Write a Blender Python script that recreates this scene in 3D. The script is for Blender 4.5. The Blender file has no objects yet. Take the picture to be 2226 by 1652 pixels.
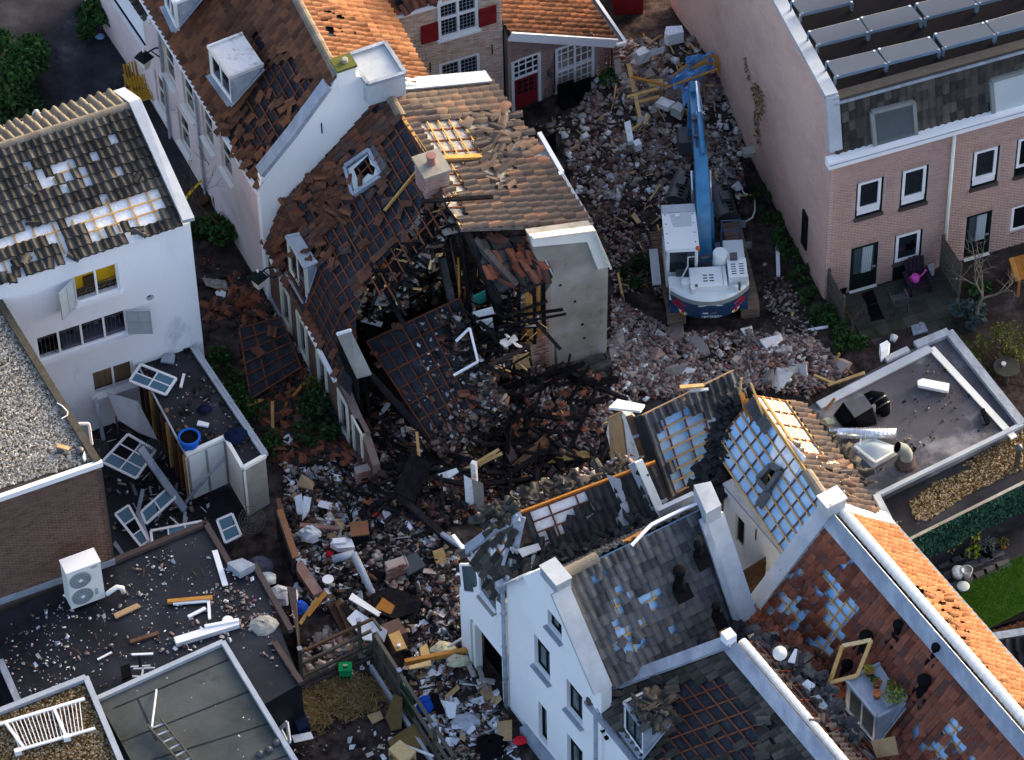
import bpy,math,random
import numpy as np
from mathutils import Vector,Matrix
from mathutils.geometry import tessellate_polygon
rng=random.Random(7)
sc=bpy.context.scene
col=sc.collection
# ------ camera
F,TH,RO,DIST,CX,CY=9600.0,math.radians(50),math.radians(-1.5),140.0,1113.0,826.0
FW=Vector((0,math.cos(TH),-math.sin(TH)))
R0=Vector((1,0,0));U0=R0.cross(FW)
RT=R0*math.cos(RO)+U0*math.sin(RO)
UP=-R0*math.sin(RO)+U0*math.cos(RO)
CAM=-FW*DIST
cd=bpy.data.cameras.new('camera');cam=bpy.data.objects.new('camera',cd);col.objects.link(cam)
cd.sensor_width=36;cd.lens=36*F/2226;cd.clip_start=1;cd.clip_end=2000
cam.matrix_world=Matrix(((RT.x,UP.x,-FW.x,CAM.x),(RT.y,UP.y,-FW.y,CAM.y),(RT.z,UP.z,-FW.z,CAM.z),(0,0,0,1)))
sc.camera=cam
# ------ light
SUN_AZ,SUN_EL=math.radians(44),math.radians(9)
world=bpy.data.worlds.new('World');sc.world=world;world.use_nodes=True
nt=world.node_tree;bg=nt.nodes['Background']
sky=nt.nodes.new('ShaderNodeTexSky');sky.sky_type='NISHITA';sky.sun_disc=False
sky.sun_elevation=SUN_EL;sky.sun_rotation=math.pi/2-SUN_AZ
sky.air_density=0.45;sky.dust_density=4.0;sky.ozone_density=0.3
nt.links.new(sky.outputs[0],bg.inputs[0]);bg.inputs[1].default_value=0.15
sl=bpy.data.lights.new('sun','SUN');so=bpy.data.objects.new('sun',sl);col.objects.link(so)
sl.energy=0.95;sl.angle=math.radians(22);sl.color=(1.0,0.80,0.58)
sd=Vector((math.cos(SUN_AZ)*math.cos(SUN_EL),math.sin(SUN_AZ)*math.cos(SUN_EL),math.sin(SUN_EL)))
so.rotation_euler=sd.to_track_quat('Z','Y').to_euler()
sc.view_settings.view_transform='Standard';sc.view_settings.look='None'
sc.view_settings.gamma=1;sc.view_settings.use_curve_mapping=False
sc.view_settings.exposure=2.55
sc.render.engine='CYCLES'
sc.cycles.max_bounces=6;sc.cycles.diffuse_bounces=3;sc.cycles.glossy_bounces=2
sc.cycles.use_denoising=True
# ------ measuring helpers (photograph pixel + height -> place in the street)
def ray(u,v):return((u-CX)*RT-(v-CY)*UP+F*FW).normalized()
def G(u,v,z=0.0):
 d=ray(u,v);return CAM+d*((z-CAM.z)/d.z)
def PX(p):
 q=p-CAM;w=q.dot(FW);return(CX+F*q.dot(RT)/w,CY-F*q.dot(UP)/w)
def onplane(u,v,p,n):
 d=ray(u,v);return CAM+d*((p-CAM).dot(n)/d.dot(n))
def Z(k,x,y):
 k-=1
 ox=(k%4)*556.5;oy=(0,417.4,817.4,1234.7)[k//4]
 return(ox+x*.2526,oy+y*.2526)
def pl(k,s):return[Z(k,*map(float,t.split(',')))for t in s.split()]
def px(s):return[tuple(map(float,t.split(',')))for t in s.split()]
def inpoly(p,poly):
 x,y=p;c=False;j=len(poly)-1
 for i in range(len(poly)):
  xi,yi=poly[i];xj,yj=poly[j]
  if(yi>y)!=(yj>y)and x<(xj-xi)*(y-yi)/(yj-yi)+xi:c=not c
  j=i
 return c
def dirv(deg):return Vector((math.cos(math.radians(deg)),math.sin(math.radians(deg)),0))
ZV=Vector((0,0,1))
# ------ materials
def mat(name,cols,rough=.85,rnd=.6,nscale=1.5,bump=.3,bscale=14,dirt=None,spec=0,metal=0.0,stops=None,stretch=None,emit=None):
 m=bpy.data.materials.new(name);m.use_nodes=True
 t=m.node_tree;N=t.nodes.new;L=t.links.new
 b=t.nodes['Principled BSDF'];b.inputs['Roughness'].default_value=rough
 b.inputs['Specular IOR Level'].default_value=spec;b.inputs['Metallic'].default_value=metal
 geo=N('ShaderNodeNewGeometry');oi=N('ShaderNodeObjectInfo')
 pos=geo.outputs['Position']
 if stretch:
  mp=N('ShaderNodeMapping');mp.inputs['Scale'].default_value=stretch;L(pos,mp.inputs[0]);pos=mp.outputs[0]
 no=N('ShaderNodeTexNoise');no.inputs['Scale'].default_value=nscale;no.inputs['Detail'].default_value=6;no.inputs['Roughness'].default_value=.62
 L(pos,no.inputs['Vector'])
 mr=N('ShaderNodeMapRange');mr.inputs[1].default_value=.3;mr.inputs[2].default_value=.7;L(no.outputs[0],mr.inputs[0])
 a=N('ShaderNodeMath');a.operation='ADD';L(geo.outputs['Random Per Island'],a.inputs[0]);L(oi.outputs['Random'],a.inputs[1])
 fr=N('ShaderNodeMath');fr.operation='FRACT';L(a.outputs[0],fr.inputs[0])
 mx=N('ShaderNodeMix');mx.inputs[0].default_value=rnd;L(mr.outputs[0],mx.inputs[2]);L(fr.outputs[0],mx.inputs[3])
 rp=N('ShaderNodeValToRGB');cr=rp.color_ramp
 n=len(cols);stops=stops or[i/max(1,n-1)for i in range(n)]
 while len(cr.elements)>n:cr.elements.remove(cr.elements[-1])
 while len(cr.elements)<n:cr.elements.new(.5)
 for e,c,s in zip(cr.elements,cols,stops):e.position=s
 for e,c in zip(cr.elements,cols):e.color=(*c,1)
 L(mx.outputs[0],rp.inputs[0]);out=rp.outputs[0]
 if dirt:
  dc,amt,ds=dirt
  dn=N('ShaderNodeTexNoise');dn.inputs['Scale'].default_value=ds;dn.inputs['Detail'].default_value=7;dn.inputs['Roughness'].default_value=.65
  L(pos,dn.inputs['Vector'])
  dm=N('ShaderNodeMapRange');dm.inputs[1].default_value=.68-.4*amt;dm.inputs[2].default_value=.86-.4*amt;L(dn.outputs[0],dm.inputs[0])
  mm=N('ShaderNodeMix');mm.data_type='RGBA';L(dm.outputs[0],mm.inputs[0]);L(out,mm.inputs[6]);mm.inputs[7].default_value=(*dc,1);out=mm.outputs[2]
 L(out,b.inputs['Base Color'])
 if bump:
  bn=N('ShaderNodeTexNoise');bn.inputs['Scale'].default_value=bscale;bn.inputs['Detail'].default_value=4;L(geo.outputs['Position'],bn.inputs['Vector'])
  bp=N('ShaderNodeBump');bp.inputs['Strength'].default_value=bump;bp.inputs['Distance'].default_value=.03
  L(bn.outputs[0],bp.inputs['Height']);L(bp.outputs[0],b.inputs['Normal'])
 return m
def flat(name,c,rough=.6,**k):
 return mat(name,[tuple(x*.82 for x in c),c,tuple(min(1,x*1.12)for x in c)],rough,rnd=.35,**k)
M={}
M['soil']=mat('soil',[(.012,.010,.010),(.030,.024,.023),(.050,.040,.037),(.085,.072,.068)],.9,rnd=0,nscale=1.1,bump=.8,bscale=9,dirt=((.06,.03,.022),.25,.5))
M['asphalt']=mat('asphalt',[(.016,.016,.020),(.030,.030,.036),(.05,.05,.055)],.8,rnd=0,nscale=.8,bump=.4,bscale=30,dirt=((.10,.10,.11),.22,.45))
M['paving']=mat('paving',[(.035,.036,.030),(.06,.062,.052),(.075,.07,.06)],.85,rnd=.5,nscale=2,dirt=((.022,.03,.014),.4,.9))
M['white_wall']=mat('white_wall',[(.70,.71,.70),(.80,.80,.79),(.83,.83,.82)],.8,rnd=0,nscale=.5,bump=.08,dirt=((.52,.55,.57),.18,.8),stretch=(1,1,.45))
M['white_wall_clean']=mat('white_wall_clean',[(.76,.76,.74),(.81,.81,.79),(.83,.83,.81)],.8,rnd=0,nscale=.4,bump=.05)
M['white_wall_worn']=mat('white_wall_worn',[(.66,.69,.72),(.77,.79,.80),(.81,.82,.82)],.85,rnd=0,nscale=.5,bump=.15,dirt=((.36,.42,.47),.26,.7),stretch=(1,1,.5))
M['pink_wall']=mat('pink_wall',[(.50,.41,.40),(.60,.50,.48),(.63,.54,.52)],.85,rnd=0,nscale=.5,bump=.1,dirt=((.38,.30,.29),.2,.7))
M['cream']=mat('cream',[(.66,.66,.60),(.74,.74,.68),(.78,.77,.71)],.7,rnd=.2,nscale=.8,bump=.05)
M['cream_paint']=mat('cream_paint',[(.58,.57,.47),(.68,.67,.56)],.5,rnd=.3,bump=.05)
M['plaster']=mat('plaster',[(.19,.175,.145),(.26,.245,.21),(.32,.31,.28),(.38,.375,.35)],.9,rnd=0,nscale=.55,bump=.25,bscale=8,dirt=((.13,.115,.09),.22,1.3))
M['zinc']=mat('zinc',[(.27,.30,.34),(.35,.385,.42),(.44,.47,.50)],.55,rnd=.2,nscale=1.2,bump=.15,bscale=5,spec=.2,dirt=((.27,.30,.33),.25,2))
M['lead']=mat('lead',[(.19,.22,.26),(.26,.295,.345),(.36,.395,.44)],.6,rnd=.1,nscale=2,bump=.7,bscale=7,spec=.15,dirt=((.55,.58,.62),.15,2.5),stretch=(1.6,.5,1))
M['white_paint']=mat('white_paint',[(.74,.75,.76),(.81,.81,.81)],.45,rnd=.5,bump=.05)
M['dark_paint']=flat('dark_paint',(.012,.018,.017),.4,bump=0)
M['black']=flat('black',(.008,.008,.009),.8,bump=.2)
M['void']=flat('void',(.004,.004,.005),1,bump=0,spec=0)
def glass(name,c=(.010,.014,.018),rough=.06):
 return mat(name,[c,tuple(x*1.6 for x in c)],rough,rnd=.3,nscale=.8,bump=.04,bscale=1.5,spec=.6)
M['glass']=glass('glass');M['glass_blue']=glass('glass_blue',(.05,.12,.17),.12);M['glass_grey']=glass('glass_grey',(.05,.065,.07),.15)
M['frost']=mat('frost',[(.36,.42,.43),(.44,.50,.50)],.3,rnd=.1,nscale=1,bump=.05,spec=.5)
M['tile_dark']=mat('tile_dark',[(.024,.022,.020),(.045,.042,.037),(.068,.062,.054),(.10,.092,.078)],.8,rnd=.75,nscale=5,bump=.3,dirt=((.10,.10,.075),.16,4))
M['tile_slate']=mat('tile_slate',[(.028,.030,.034),(.060,.062,.067),(.095,.097,.102),(.075,.072,.062)],.6,rnd=.8,nscale=4,bump=.2,dirt=((.12,.12,.12),.1,5))
M['tile_black']=mat('tile_black',[(.018,.019,.021),(.030,.031,.034),(.042,.043,.046)],.6,rnd=.6,nscale=4,bump=.2)
M['tile_red']=mat('tile_red',[(.095,.036,.026),(.17,.058,.036),(.25,.090,.054),(.15,.064,.047),(.065,.044,.040)],.8,rnd=.85,nscale=4,bump=.25,dirt=((.045,.032,.028),.2,3))
M['tile_brown']=mat('tile_brown',[(.045,.028,.022),(.09,.046,.030),(.125,.062,.038),(.19,.082,.045),(.050,.042,.038)],.85,rnd=.65,nscale=4,bump=.3,dirt=((.11,.085,.062),.18,4))
M['tile_old']=mat('tile_old',[(.030,.027,.026),(.095,.045,.030),(.15,.066,.040),(.055,.048,.045),(.24,.095,.052)],.85,rnd=.75,nscale=4,bump=.3,dirt=((.035,.032,.031),.25,3))
M['tile_orange_lit']=mat('tile_orange_lit',[(.12,.055,.030),(.19,.088,.046),(.24,.12,.065),(.10,.052,.034)],.85,rnd=.65,nscale=5,bump=.3,dirt=((.10,.085,.055),.15,3))  # orange for slopes facing the low sun; its warm light is in the colour
M['tile_mixed']=mat('tile_mixed',[(.060,.053,.050),(.115,.092,.078),(.085,.074,.068),(.17,.115,.085),(.23,.105,.07)],.85,rnd=.8,nscale=4,bump=.3,stops=[0,.3,.6,.85,1])
M['ridge_tile']=mat('ridge_tile',[(.13,.11,.085),(.18,.155,.12),(.22,.20,.16)],.9,rnd=.5,nscale=3,bump=.4,dirt=((.09,.09,.035),.2,3))
M['felt']=mat('felt',[(.018,.019,.023),(.030,.032,.038),(.045,.047,.055)],.75,rnd=0,nscale=3,bump=.4,bscale=6)
M['foil_blue']=mat('foil_blue',[(.16,.36,.62),(.24,.45,.70),(.36,.54,.74),(.44,.58,.74)],.5,rnd=0,nscale=1.1,bump=.3,bscale=3,spec=.4)
M['foil_white']=mat('foil_white',[(.55,.56,.58),(.72,.73,.75),(.80,.80,.80)],.5,rnd=0,nscale=4,bump=.7,bscale=9,spec=.4)
M['foam']=mat('foam',[(.62,.66,.68),(.76,.78,.79),(.81,.82,.82)],.8,rnd=0,nscale=6,bump=.7,bscale=12)
M['straw_board']=mat('straw_board',[(.16,.14,.12),(.28,.26,.23),(.42,.40,.37)],.8,rnd=0,nscale=7,bump=.5,dirt=((.12,.075,.05),.25,4))
M['batten']=mat('batten',[(.36,.19,.055),(.50,.29,.10),(.60,.39,.16)],.75,rnd=.5,nscale=5,bump=.2)
M['batten_brown']=mat('batten_brown',[(.085,.030,.018),(.14,.050,.028),(.20,.085,.042)],.8,rnd=.5,nscale=5,bump=.2)
M['wood_new']=mat('wood_new',[(.40,.23,.07),(.56,.37,.16),(.66,.50,.27)],.7,rnd=.6,nscale=6,bump=.2,dirt=((.20,.11,.04),.2,4))
M['wood_orange']=mat('wood_orange',[(.28,.10,.025),(.40,.17,.04),(.50,.26,.07)],.7,rnd=.6,nscale=5,bump=.2)
M['wood_brown']=mat('wood_brown',[(.05,.030,.020),(.10,.058,.036),(.17,.10,.06)],.85,rnd=.6,nscale=5,bump=.3)
M['wood_grey']=mat('wood_grey',[(.055,.048,.038),(.095,.085,.068),(.15,.135,.11)],.85,rnd=.6,nscale=5,bump=.3,dirt=((.05,.055,.022),.3,2))
M['burnt']=mat('burnt',[(.006,.006,.007),(.014,.013,.014),(.030,.028,.029)],.7,rnd=.5,nscale=5,bump=.7,bscale=16)
M['burnt_ash']=mat('burnt_ash',[(.010,.010,.012),(.028,.027,.030),(.07,.066,.064),(.13,.12,.115)],.85,rnd=.5,nscale=4,bump=.5)
M['mortar_light']=flat('mortar_light',(.48,.42,.35),.95);M['mortar_grey']=flat('mortar_grey',(.33,.27,.24),.95)
M['mortar_pink']=flat('mortar_pink',(.42,.32,.28),.95);M['mortar_dark']=flat('mortar_dark',(.17,.13,.11),.95)
M['brick_beige']=mat('brick_beige',[(.40,.22,.16),(.55,.36,.27),(.64,.46,.36),(.68,.55,.46),(.44,.23,.17)],.9,rnd=.75,nscale=2,dirt=((.58,.53,.47),.22,.9))
M['brick_purple']=mat('brick_purple',[(.20,.12,.105),(.29,.18,.155),(.35,.225,.195),(.25,.17,.155)],.9,rnd=.7,nscale=2)
M['brick_pink']=mat('brick_pink',[(.36,.235,.195),(.43,.285,.24),(.47,.32,.265),(.40,.27,.23)],.9,rnd=.6,nscale=1,dirt=((.36,.26,.21),.25,.4))
M['brick_side']=mat('brick_side',[(.43,.285,.225),(.53,.355,.285),(.60,.415,.335),(.57,.415,.32)],.9,rnd=.25,nscale=.35,bump=.4,dirt=((.44,.32,.22),.25,.3))
M['brick_brown']=mat('brick_brown',[(.09,.054,.044),(.13,.080,.062),(.17,.105,.080),(.105,.074,.064)],.9,rnd=.7,nscale=2)
M['brick_red']=mat('brick_red',[(.13,.055,.042),(.20,.10,.080),(.28,.16,.13),(.34,.25,.21)],.9,rnd=.7,nscale=3,dirt=((.30,.27,.25),.3,4))
M['rubble']=mat('rubble',[(.05,.038,.035),(.17,.10,.085),(.29,.20,.17),(.22,.20,.19),(.40,.34,.30),(.16,.145,.14),(.66,.62,.59)],.92,rnd=.9,nscale=5,bump=.4,dirt=((.06,.05,.046),.3,3),stops=[0,.2,.42,.58,.78,.9,1])
M['rubble_dark']=mat('rubble_dark',[(.012,.011,.011),(.035,.031,.030),(.085,.066,.058),(.17,.085,.055),(.24,.215,.19),(.60,.57,.54)],.9,rnd=.9,nscale=5,bump=.4,dirt=((.02,.018,.018),.25,3),stops=[0,.3,.55,.75,.9,1])
M['rubble_white']=mat('rubble_white',[(.12,.11,.10),(.26,.24,.22),(.42,.40,.37),(.64,.63,.62),(.80,.80,.80),(.26,.13,.09),(.04,.04,.045)],.85,rnd=.92,nscale=5,bump=.2,dirt=((.14,.12,.11),.2,3))
M['rubble_tile']=mat('rubble_tile',[(.022,.021,.022),(.042,.038,.038),(.09,.040,.028),(.18,.062,.036),(.26,.095,.055),(.06,.05,.043)],.85,rnd=.9,nscale=4,bump=.3)
M['mound']=mat('mound',[(.010,.009,.009),(.028,.022,.021),(.055,.043,.039),(.09,.074,.068)],.95,rnd=0,nscale=2.2,bump=1.0,bscale=7,dirt=((.11,.07,.058),.25,.8))
M['plaster_chunk']=mat('plaster_chunk',[(.34,.33,.31),(.50,.49,.47),(.68,.67,.66),(.78,.78,.77)],.9,rnd=.8,nscale=4,bump=.4,dirt=((.22,.19,.17),.3,3))
M['paper']=mat('paper',[(.45,.48,.55),(.76,.77,.80),(.35,.36,.40),(.50,.42,.32),(.20,.27,.42)],.7,rnd=.9,nscale=4,bump=.1,stops=[0,.4,.7,.88,1])
M['insulation']=mat('insulation',[(.40,.37,.22),(.52,.48,.32),(.60,.57,.44)],1,rnd=.5,nscale=8,bump=.8)
M['board_tan']=mat('board_tan',[(.30,.18,.085),(.42,.28,.15),(.48,.36,.22)],.8,rnd=.6,nscale=3,bump=.1)
M['scrap']=mat('scrap',[(.05,.055,.06),(.14,.15,.165),(.28,.31,.34),(.42,.45,.48)],.5,rnd=.8,nscale=4,bump=.2,spec=.5)
M['bitumen']=mat('bitumen',[(.016,.016,.019),(.026,.027,.032),(.040,.041,.047)],.7,rnd=0,nscale=.7,bump=.25,bscale=10,spec=.02,dirt=((.16,.16,.17),.14,1.1))
M['bitumen_wet']=mat('bitumen_wet',[(.006,.0065,.009),(.012,.013,.018),(.024,.026,.034)],.35,rnd=0,nscale=.7,bump=.12,bscale=8,spec=.25,dirt=((.06,.064,.072),.06,1.6))
M['bitumen_grey']=mat('bitumen_grey',[(.055,.054,.062),(.080,.078,.088),(.10,.099,.11)],.8,rnd=0,nscale=.6,bump=.2,bscale=18,dirt=((.25,.245,.245),.36,.7))
M['bitumen_green']=mat('bitumen_green',[(.045,.050,.046),(.075,.083,.078),(.10,.108,.104)],.7,rnd=0,nscale=.6,bump=.25,bscale=12,dirt=((.028,.032,.030),.2,.8))
M['gravel']=mat('gravel',[(.035,.032,.022),(.10,.09,.07),(.20,.18,.15),(.33,.31,.27),(.50,.48,.44),(.13,.11,.05)],.9,rnd=.95,nscale=2,bump=.2)
M['gravel_leaf']=mat('gravel_leaf',[(.012,.011,.007),(.07,.045,.018),(.16,.11,.045),(.34,.29,.20),(.09,.042,.016),(.03,.028,.012)],.9,rnd=.95,nscale=2,bump=.2)
M['gravel_base']=flat('gravel_base',(.055,.05,.042),.95,bump=.8)
M['brown_trim']=flat('brown_trim',(.075,.058,.055),.6)
M['blue_base']=flat('blue_base',(.10,.16,.24),.7)
M['red_paint']=mat('red_paint',[(.17,.014,.016),(.24,.024,.028)],.5,rnd=.4,bump=.05)
M['green_leaf']=mat('green_leaf',[(.016,.045,.014),(.030,.075,.022),(.055,.11,.032)],.6,rnd=.8,nscale=3,bump=0)
M['dark_leaf']=mat('dark_leaf',[(.012,.028,.013),(.025,.05,.022),(.042,.072,.03)],.6,rnd=.8,nscale=3,bump=0)
M['olive_leaf']=mat('olive_leaf',[(.045,.055,.018),(.09,.10,.03),(.15,.15,.05)],.7,rnd=.8,nscale=3,bump=0)
M['grey_leaf']=mat('grey_leaf',[(.05,.075,.072),(.085,.12,.115)],.7,rnd=.8,nscale=3,bump=0)
M['yellow_leaf']=mat('yellow_leaf',[(.10,.14,.02),(.20,.24,.03),(.28,.28,.05)],.6,rnd=.8,nscale=3,bump=0)
M['ivy']=mat('ivy',[(.014,.045,.030),(.028,.08,.052),(.05,.115,.075)],.6,rnd=.8,nscale=3,bump=0)
M['lawn']=mat('lawn',[(.045,.11,.012),(.075,.16,.02),(.10,.19,.03)],.8,rnd=.5,nscale=2,bump=0)
M['straw']=mat('straw',[(.09,.06,.025),(.18,.12,.05),(.28,.20,.09)],.9,rnd=.8,nscale=4,bump=0)
M['bark']=mat('bark',[(.09,.075,.055),(.16,.135,.10),(.22,.19,.15)],.9,rnd=.3,nscale=5,bump=.4)
M['twig']=mat('twig',[(.06,.045,.035),(.12,.09,.065)],.9,rnd=.5,nscale=5,bump=.2)
M['yellow_wall']=flat('yellow_wall',(.72,.42,.02),.8)
M['blind_brown']=mat('blind_brown',[(.16,.10,.06),(.24,.16,.105)],.7,rnd=.6,bump=.05)
M['hydraulic_blue']=mat('hydraulic_blue',[(.018,.12,.25),(.03,.17,.33),(.06,.24,.42)],.35,rnd=.3,nscale=2,bump=.03,spec=.5)
M['navy']=flat('navy',(.012,.045,.11),.4,bump=.02,spec=.5)
M['machine_white']=mat('machine_white',[(.60,.64,.64),(.70,.73,.72)],.4,rnd=.2,nscale=1.5,bump=.02,spec=.5,dirt=((.45,.45,.42),.12,2))
M['machine_grey']=flat('machine_grey',(.20,.22,.21),.5,bump=.03)
M['track']=mat('track',[(.11,.078,.058),(.18,.13,.095),(.25,.19,.145)],.85,rnd=.6,nscale=4,bump=.4)
M['steel_dark']=mat('steel_dark',[(.035,.036,.040),(.060,.062,.068),(.09,.09,.095)],.5,rnd=.3,nscale=3,bump=.2,spec=.5)
M['chrome']=mat('chrome',[(.62,.66,.70),(.75,.77,.80)],.2,rnd=.2,bump=0,spec=.5,metal=.7)
M['signal_red']=flat('signal_red',(.55,.02,.035),.5,bump=0);M['signal_yellow']=flat('signal_yellow',(.65,.42,.01),.5,bump=0)
M['orange_plastic']=flat('orange_plastic',(.60,.12,.04),.5,bump=0)
M['rubber_blue']=flat('rubber_blue',(.02,.12,.48),.6,bump=.2)
M['epdm']=flat('epdm',(.010,.010,.012),.6,bump=.1)
M['solar']=mat('solar',[(.21,.195,.18),(.235,.22,.20)],.35,rnd=.3,nscale=.3,bump=0,spec=.5)
M['solar_frame']=flat('solar_frame',(.14,.20,.27),.45,bump=0)
M['yellow_chair']=mat('yellow_chair',[(.32,.17,.02),(.45,.26,.035)],.7,rnd=.6,bump=.1)
M['terracotta']=flat('terracotta',(.36,.13,.055),.8);M['pot_grey']=flat('pot_grey',(.36,.36,.34),.8)
M['pink_plastic']=flat('pink_plastic',(.75,.10,.42),.4,bump=0);M['dark_purple']=flat('dark_purple',(.035,.022,.035),.6,bump=.05)
M['green_plastic']=flat('green_plastic',(.012,.24,.075),.4,bump=.02)
M['navy_cloth']=flat('navy_cloth',(.010,.016,.04),.95,bump=.5);M['grey_cloth']=flat('grey_cloth',(.09,.09,.12),.95,bump=.5)
M['blue_cloth']=flat('blue_cloth',(.02,.08,.42),.8,bump=.4);M['magenta']=flat('magenta',(.38,.01,.07),.6)
M['teal']=flat('teal',(.03,.22,.19),.7);M['red_item']=flat('red_item',(.55,.02,.03),.5)
M['tarp_blue']=mat('tarp_blue',[(.06,.22,.48),(.14,.33,.58),(.28,.48,.68)],.45,rnd=0,nscale=2,bump=.5,bscale=4,spec=.5)
M['cane']=flat('cane',(.30,.20,.10),.8)
# ------ mesh building
ORG={}
class MB:
 def __init__(s):s.v=[];s.f=[]
 def add(s,vs,fs):
  b=len(s.v);s.v+=[Vector(p)for p in vs];s.f+=[tuple(b+i for i in f)for f in fs];return s
 def box(s,c,x,y,z):
  c=Vector(c);P=[c+a*x+b*y+d*z for d in(-1,1)for b in(-1,1)for a in(-1,1)]
  return s.add(P,[(0,2,3,1),(4,5,7,6),(0,1,5,4),(2,6,7,3),(0,4,6,2),(1,3,7,5)])
 def prism(s,pts,off):
  n=len(pts);off=Vector(off);P=[Vector(p)for p in pts]+[Vector(p)+off for p in pts]
  return s.add(P,[tuple(range(n)),tuple(range(2*n-1,n-1,-1))]+[(i,i+n,(i+1)%n+n,(i+1)%n)for i in range(n)])
 def beam(s,p,q,w,h,up=ZV):
  p=Vector(p);q=Vector(q);d=(q-p);L=d.length
  if L<1e-6:return s
  d/=L;x=d.cross(up)
  if x.length<1e-4:x=d.cross(Vector((1,0,0)))
  x.normalize();z=x.cross(d)
  return s.box((p+q)/2,x*(w/2),d*(L/2),z*(h/2))
 def tube(s,pts,r,n=8,caps=True):
  pts=[Vector(p)for p in pts];rs=r if isinstance(r,(list,tuple))else[r]*len(pts)
  base=len(s.v);prev=None
  for i,p in enumerate(pts):
   d=(pts[min(i+1,len(pts)-1)]-pts[max(i-1,0)]).normalized()
   if prev is None:
    x=d.cross(ZV)if abs(d.z)<.95 else d.cross(Vector((1,0,0)))
   else:x=prev-d*prev.dot(d)
   x.normalize();prev=x;y=d.cross(x)
   s.v+=[p+(x*math.cos(2*math.pi*k/n)+y*math.sin(2*math.pi*k/n))*rs[i]for k in range(n)]
  for i in range(len(pts)-1):
   for k in range(n):
    a=base+i*n+k;b=base+i*n+(k+1)%n
    s.f.append((a,b,b+n,a+n))
  if caps:
   s.f.append(tuple(base+k for k in range(n-1,-1,-1)));s.f.append(tuple(base+(len(pts)-1)*n+k for k in range(n)))
  return s
 def lathe(s,c,prof,n=14,ax=ZV,cap=True):
  c=Vector(c);ax=Vector(ax).normalized();x=ax.orthogonal().normalized()if abs(ax.z)<.95 else Vector((1,0,0));x=(x-ax*x.dot(ax)).normalized();y=ax.cross(x);b=len(s.v)
  for r,h in prof:s.v+=[c+ax*h+(x*math.cos(2*math.pi*k/n)+y*math.sin(2*math.pi*k/n))*max(r,.001)for k in range(n)]
  for i in range(len(prof)-1):
   for k in range(n):q=b+i*n+k;e=b+i*n+(k+1)%n;s.f.append((q,e,e+n,q+n))
  if cap:s.f.append(tuple(b+k for k in range(n-1,-1,-1)));s.f.append(tuple(b+(len(prof)-1)*n+k for k in range(n)))
  return s
 def grid(s,P):
  b=len(s.v);m=len(P[0])
  for row in P:s.v+=[Vector(p)for p in row]
  for i in range(len(P)-1):
   for j in range(m-1):s.f.append((b+i*m+j,b+i*m+j+1,b+(i+1)*m+j+1,b+(i+1)*m+j))
  return s
 def build(s,name,m,parent=None,smooth=False,org=None):
  me=bpy.data.meshes.new(name)
  if parent is not None:o0=ORG[parent.name]
  elif org is not None:o0=Vector(org)
  elif s.v:
   o0=Vector((sum(p.x for p in s.v)/len(s.v),sum(p.y for p in s.v)/len(s.v),min(p.z for p in s.v)))
  else:o0=Vector()
  me.from_pydata([p-o0 for p in s.v],[],s.f);me.materials.append(M[m]if isinstance(m,str)else m)
  if smooth:me.shade_smooth()
  o=bpy.data.objects.new(name,me);col.objects.link(o)
  if parent is not None:o.parent=parent
  else:o.location=o0
  ORG[o.name]=o0
  return o
def tag(o,label=None,cat=None,group=None,kind=None):
 if label:o['label']=label
 if cat:o['category']=cat
 if group:o['group']=group
 if kind:o['kind']=kind
 return o
def thing(name,label,cat,loc,group=None):
 o=bpy.data.objects.new(name,None);o.empty_display_size=.1;col.objects.link(o);o.location=loc
 ORG[o.name]=Vector(loc);return tag(o,label,cat,group)
def solo(mb,name,m,label,cat,group=None,smooth=False):return tag(mb.build(name,m,smooth=smooth),label,cat,group)
def transform_join(frames,mesh):
 nv=len(mesh.vertices);co=np.empty(nv*3,'f');mesh.vertices.foreach_get('co',co);co=co.reshape(-1,3)
 fs=[tuple(p.vertices)for p in mesh.polygons]
 A=np.array([[list(r)for r in f]for f in frames],'f')
 W=np.einsum('nij,vj->nvi',A[:,:3,:3],co)+A[:,None,:3,3]
 return W.reshape(-1,3),fs,nv
def numpy_mesh(name,blocks,m,parent=None,smooth=False):
 """blocks: list of (frames, mesh)"""
 V=[];LT=[];LV=[];off=0
 for frames,mesh in blocks:
  if not frames:continue
  W,fs,nv=transform_join(frames,mesh);n=len(frames);V.append(W)
  idx=np.concatenate([np.array(f,'i')for f in fs]);tot=np.array([len(f)for f in fs],'i')
  LV.append((idx[None,:]+(np.arange(n)*nv)[:,None]+off).ravel());LT.append(np.tile(tot,n));off+=n*nv
 V=np.concatenate(V);LV=np.concatenate(LV);LT=np.concatenate(LT)
 o0=ORG[parent.name]if parent is not None else Vector(V.mean(0).tolist())
 V=V-np.array(o0,'f')
 me=bpy.data.meshes.new(name);me.vertices.add(len(V));me.vertices.foreach_set('co',V.ravel().astype('f'))
 me.loops.add(len(LV));me.loops.foreach_set('vertex_index',LV.astype('i'))
 me.polygons.add(len(LT));me.polygons.foreach_set('loop_start',np.concatenate([[0],np.cumsum(LT)[:-1]]).astype('i'))
 me.polygons.foreach_set('loop_total',LT.astype('i'));me.update(calc_edges=True)
 me.materials.append(M[m]if isinstance(m,str)else m)
 if smooth:me.shade_smooth()
 o=bpy.data.objects.new(name,me);col.objects.link(o)
 if parent is not None:o.parent=parent
 else:o.location=o0
 ORG[o.name]=o0
 return o
def inframe(p,mgn=10):
 u,v=PX(p);return-mgn<u<2226+mgn and-mgn<v<1652+mgn
BUDGET={}
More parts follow.
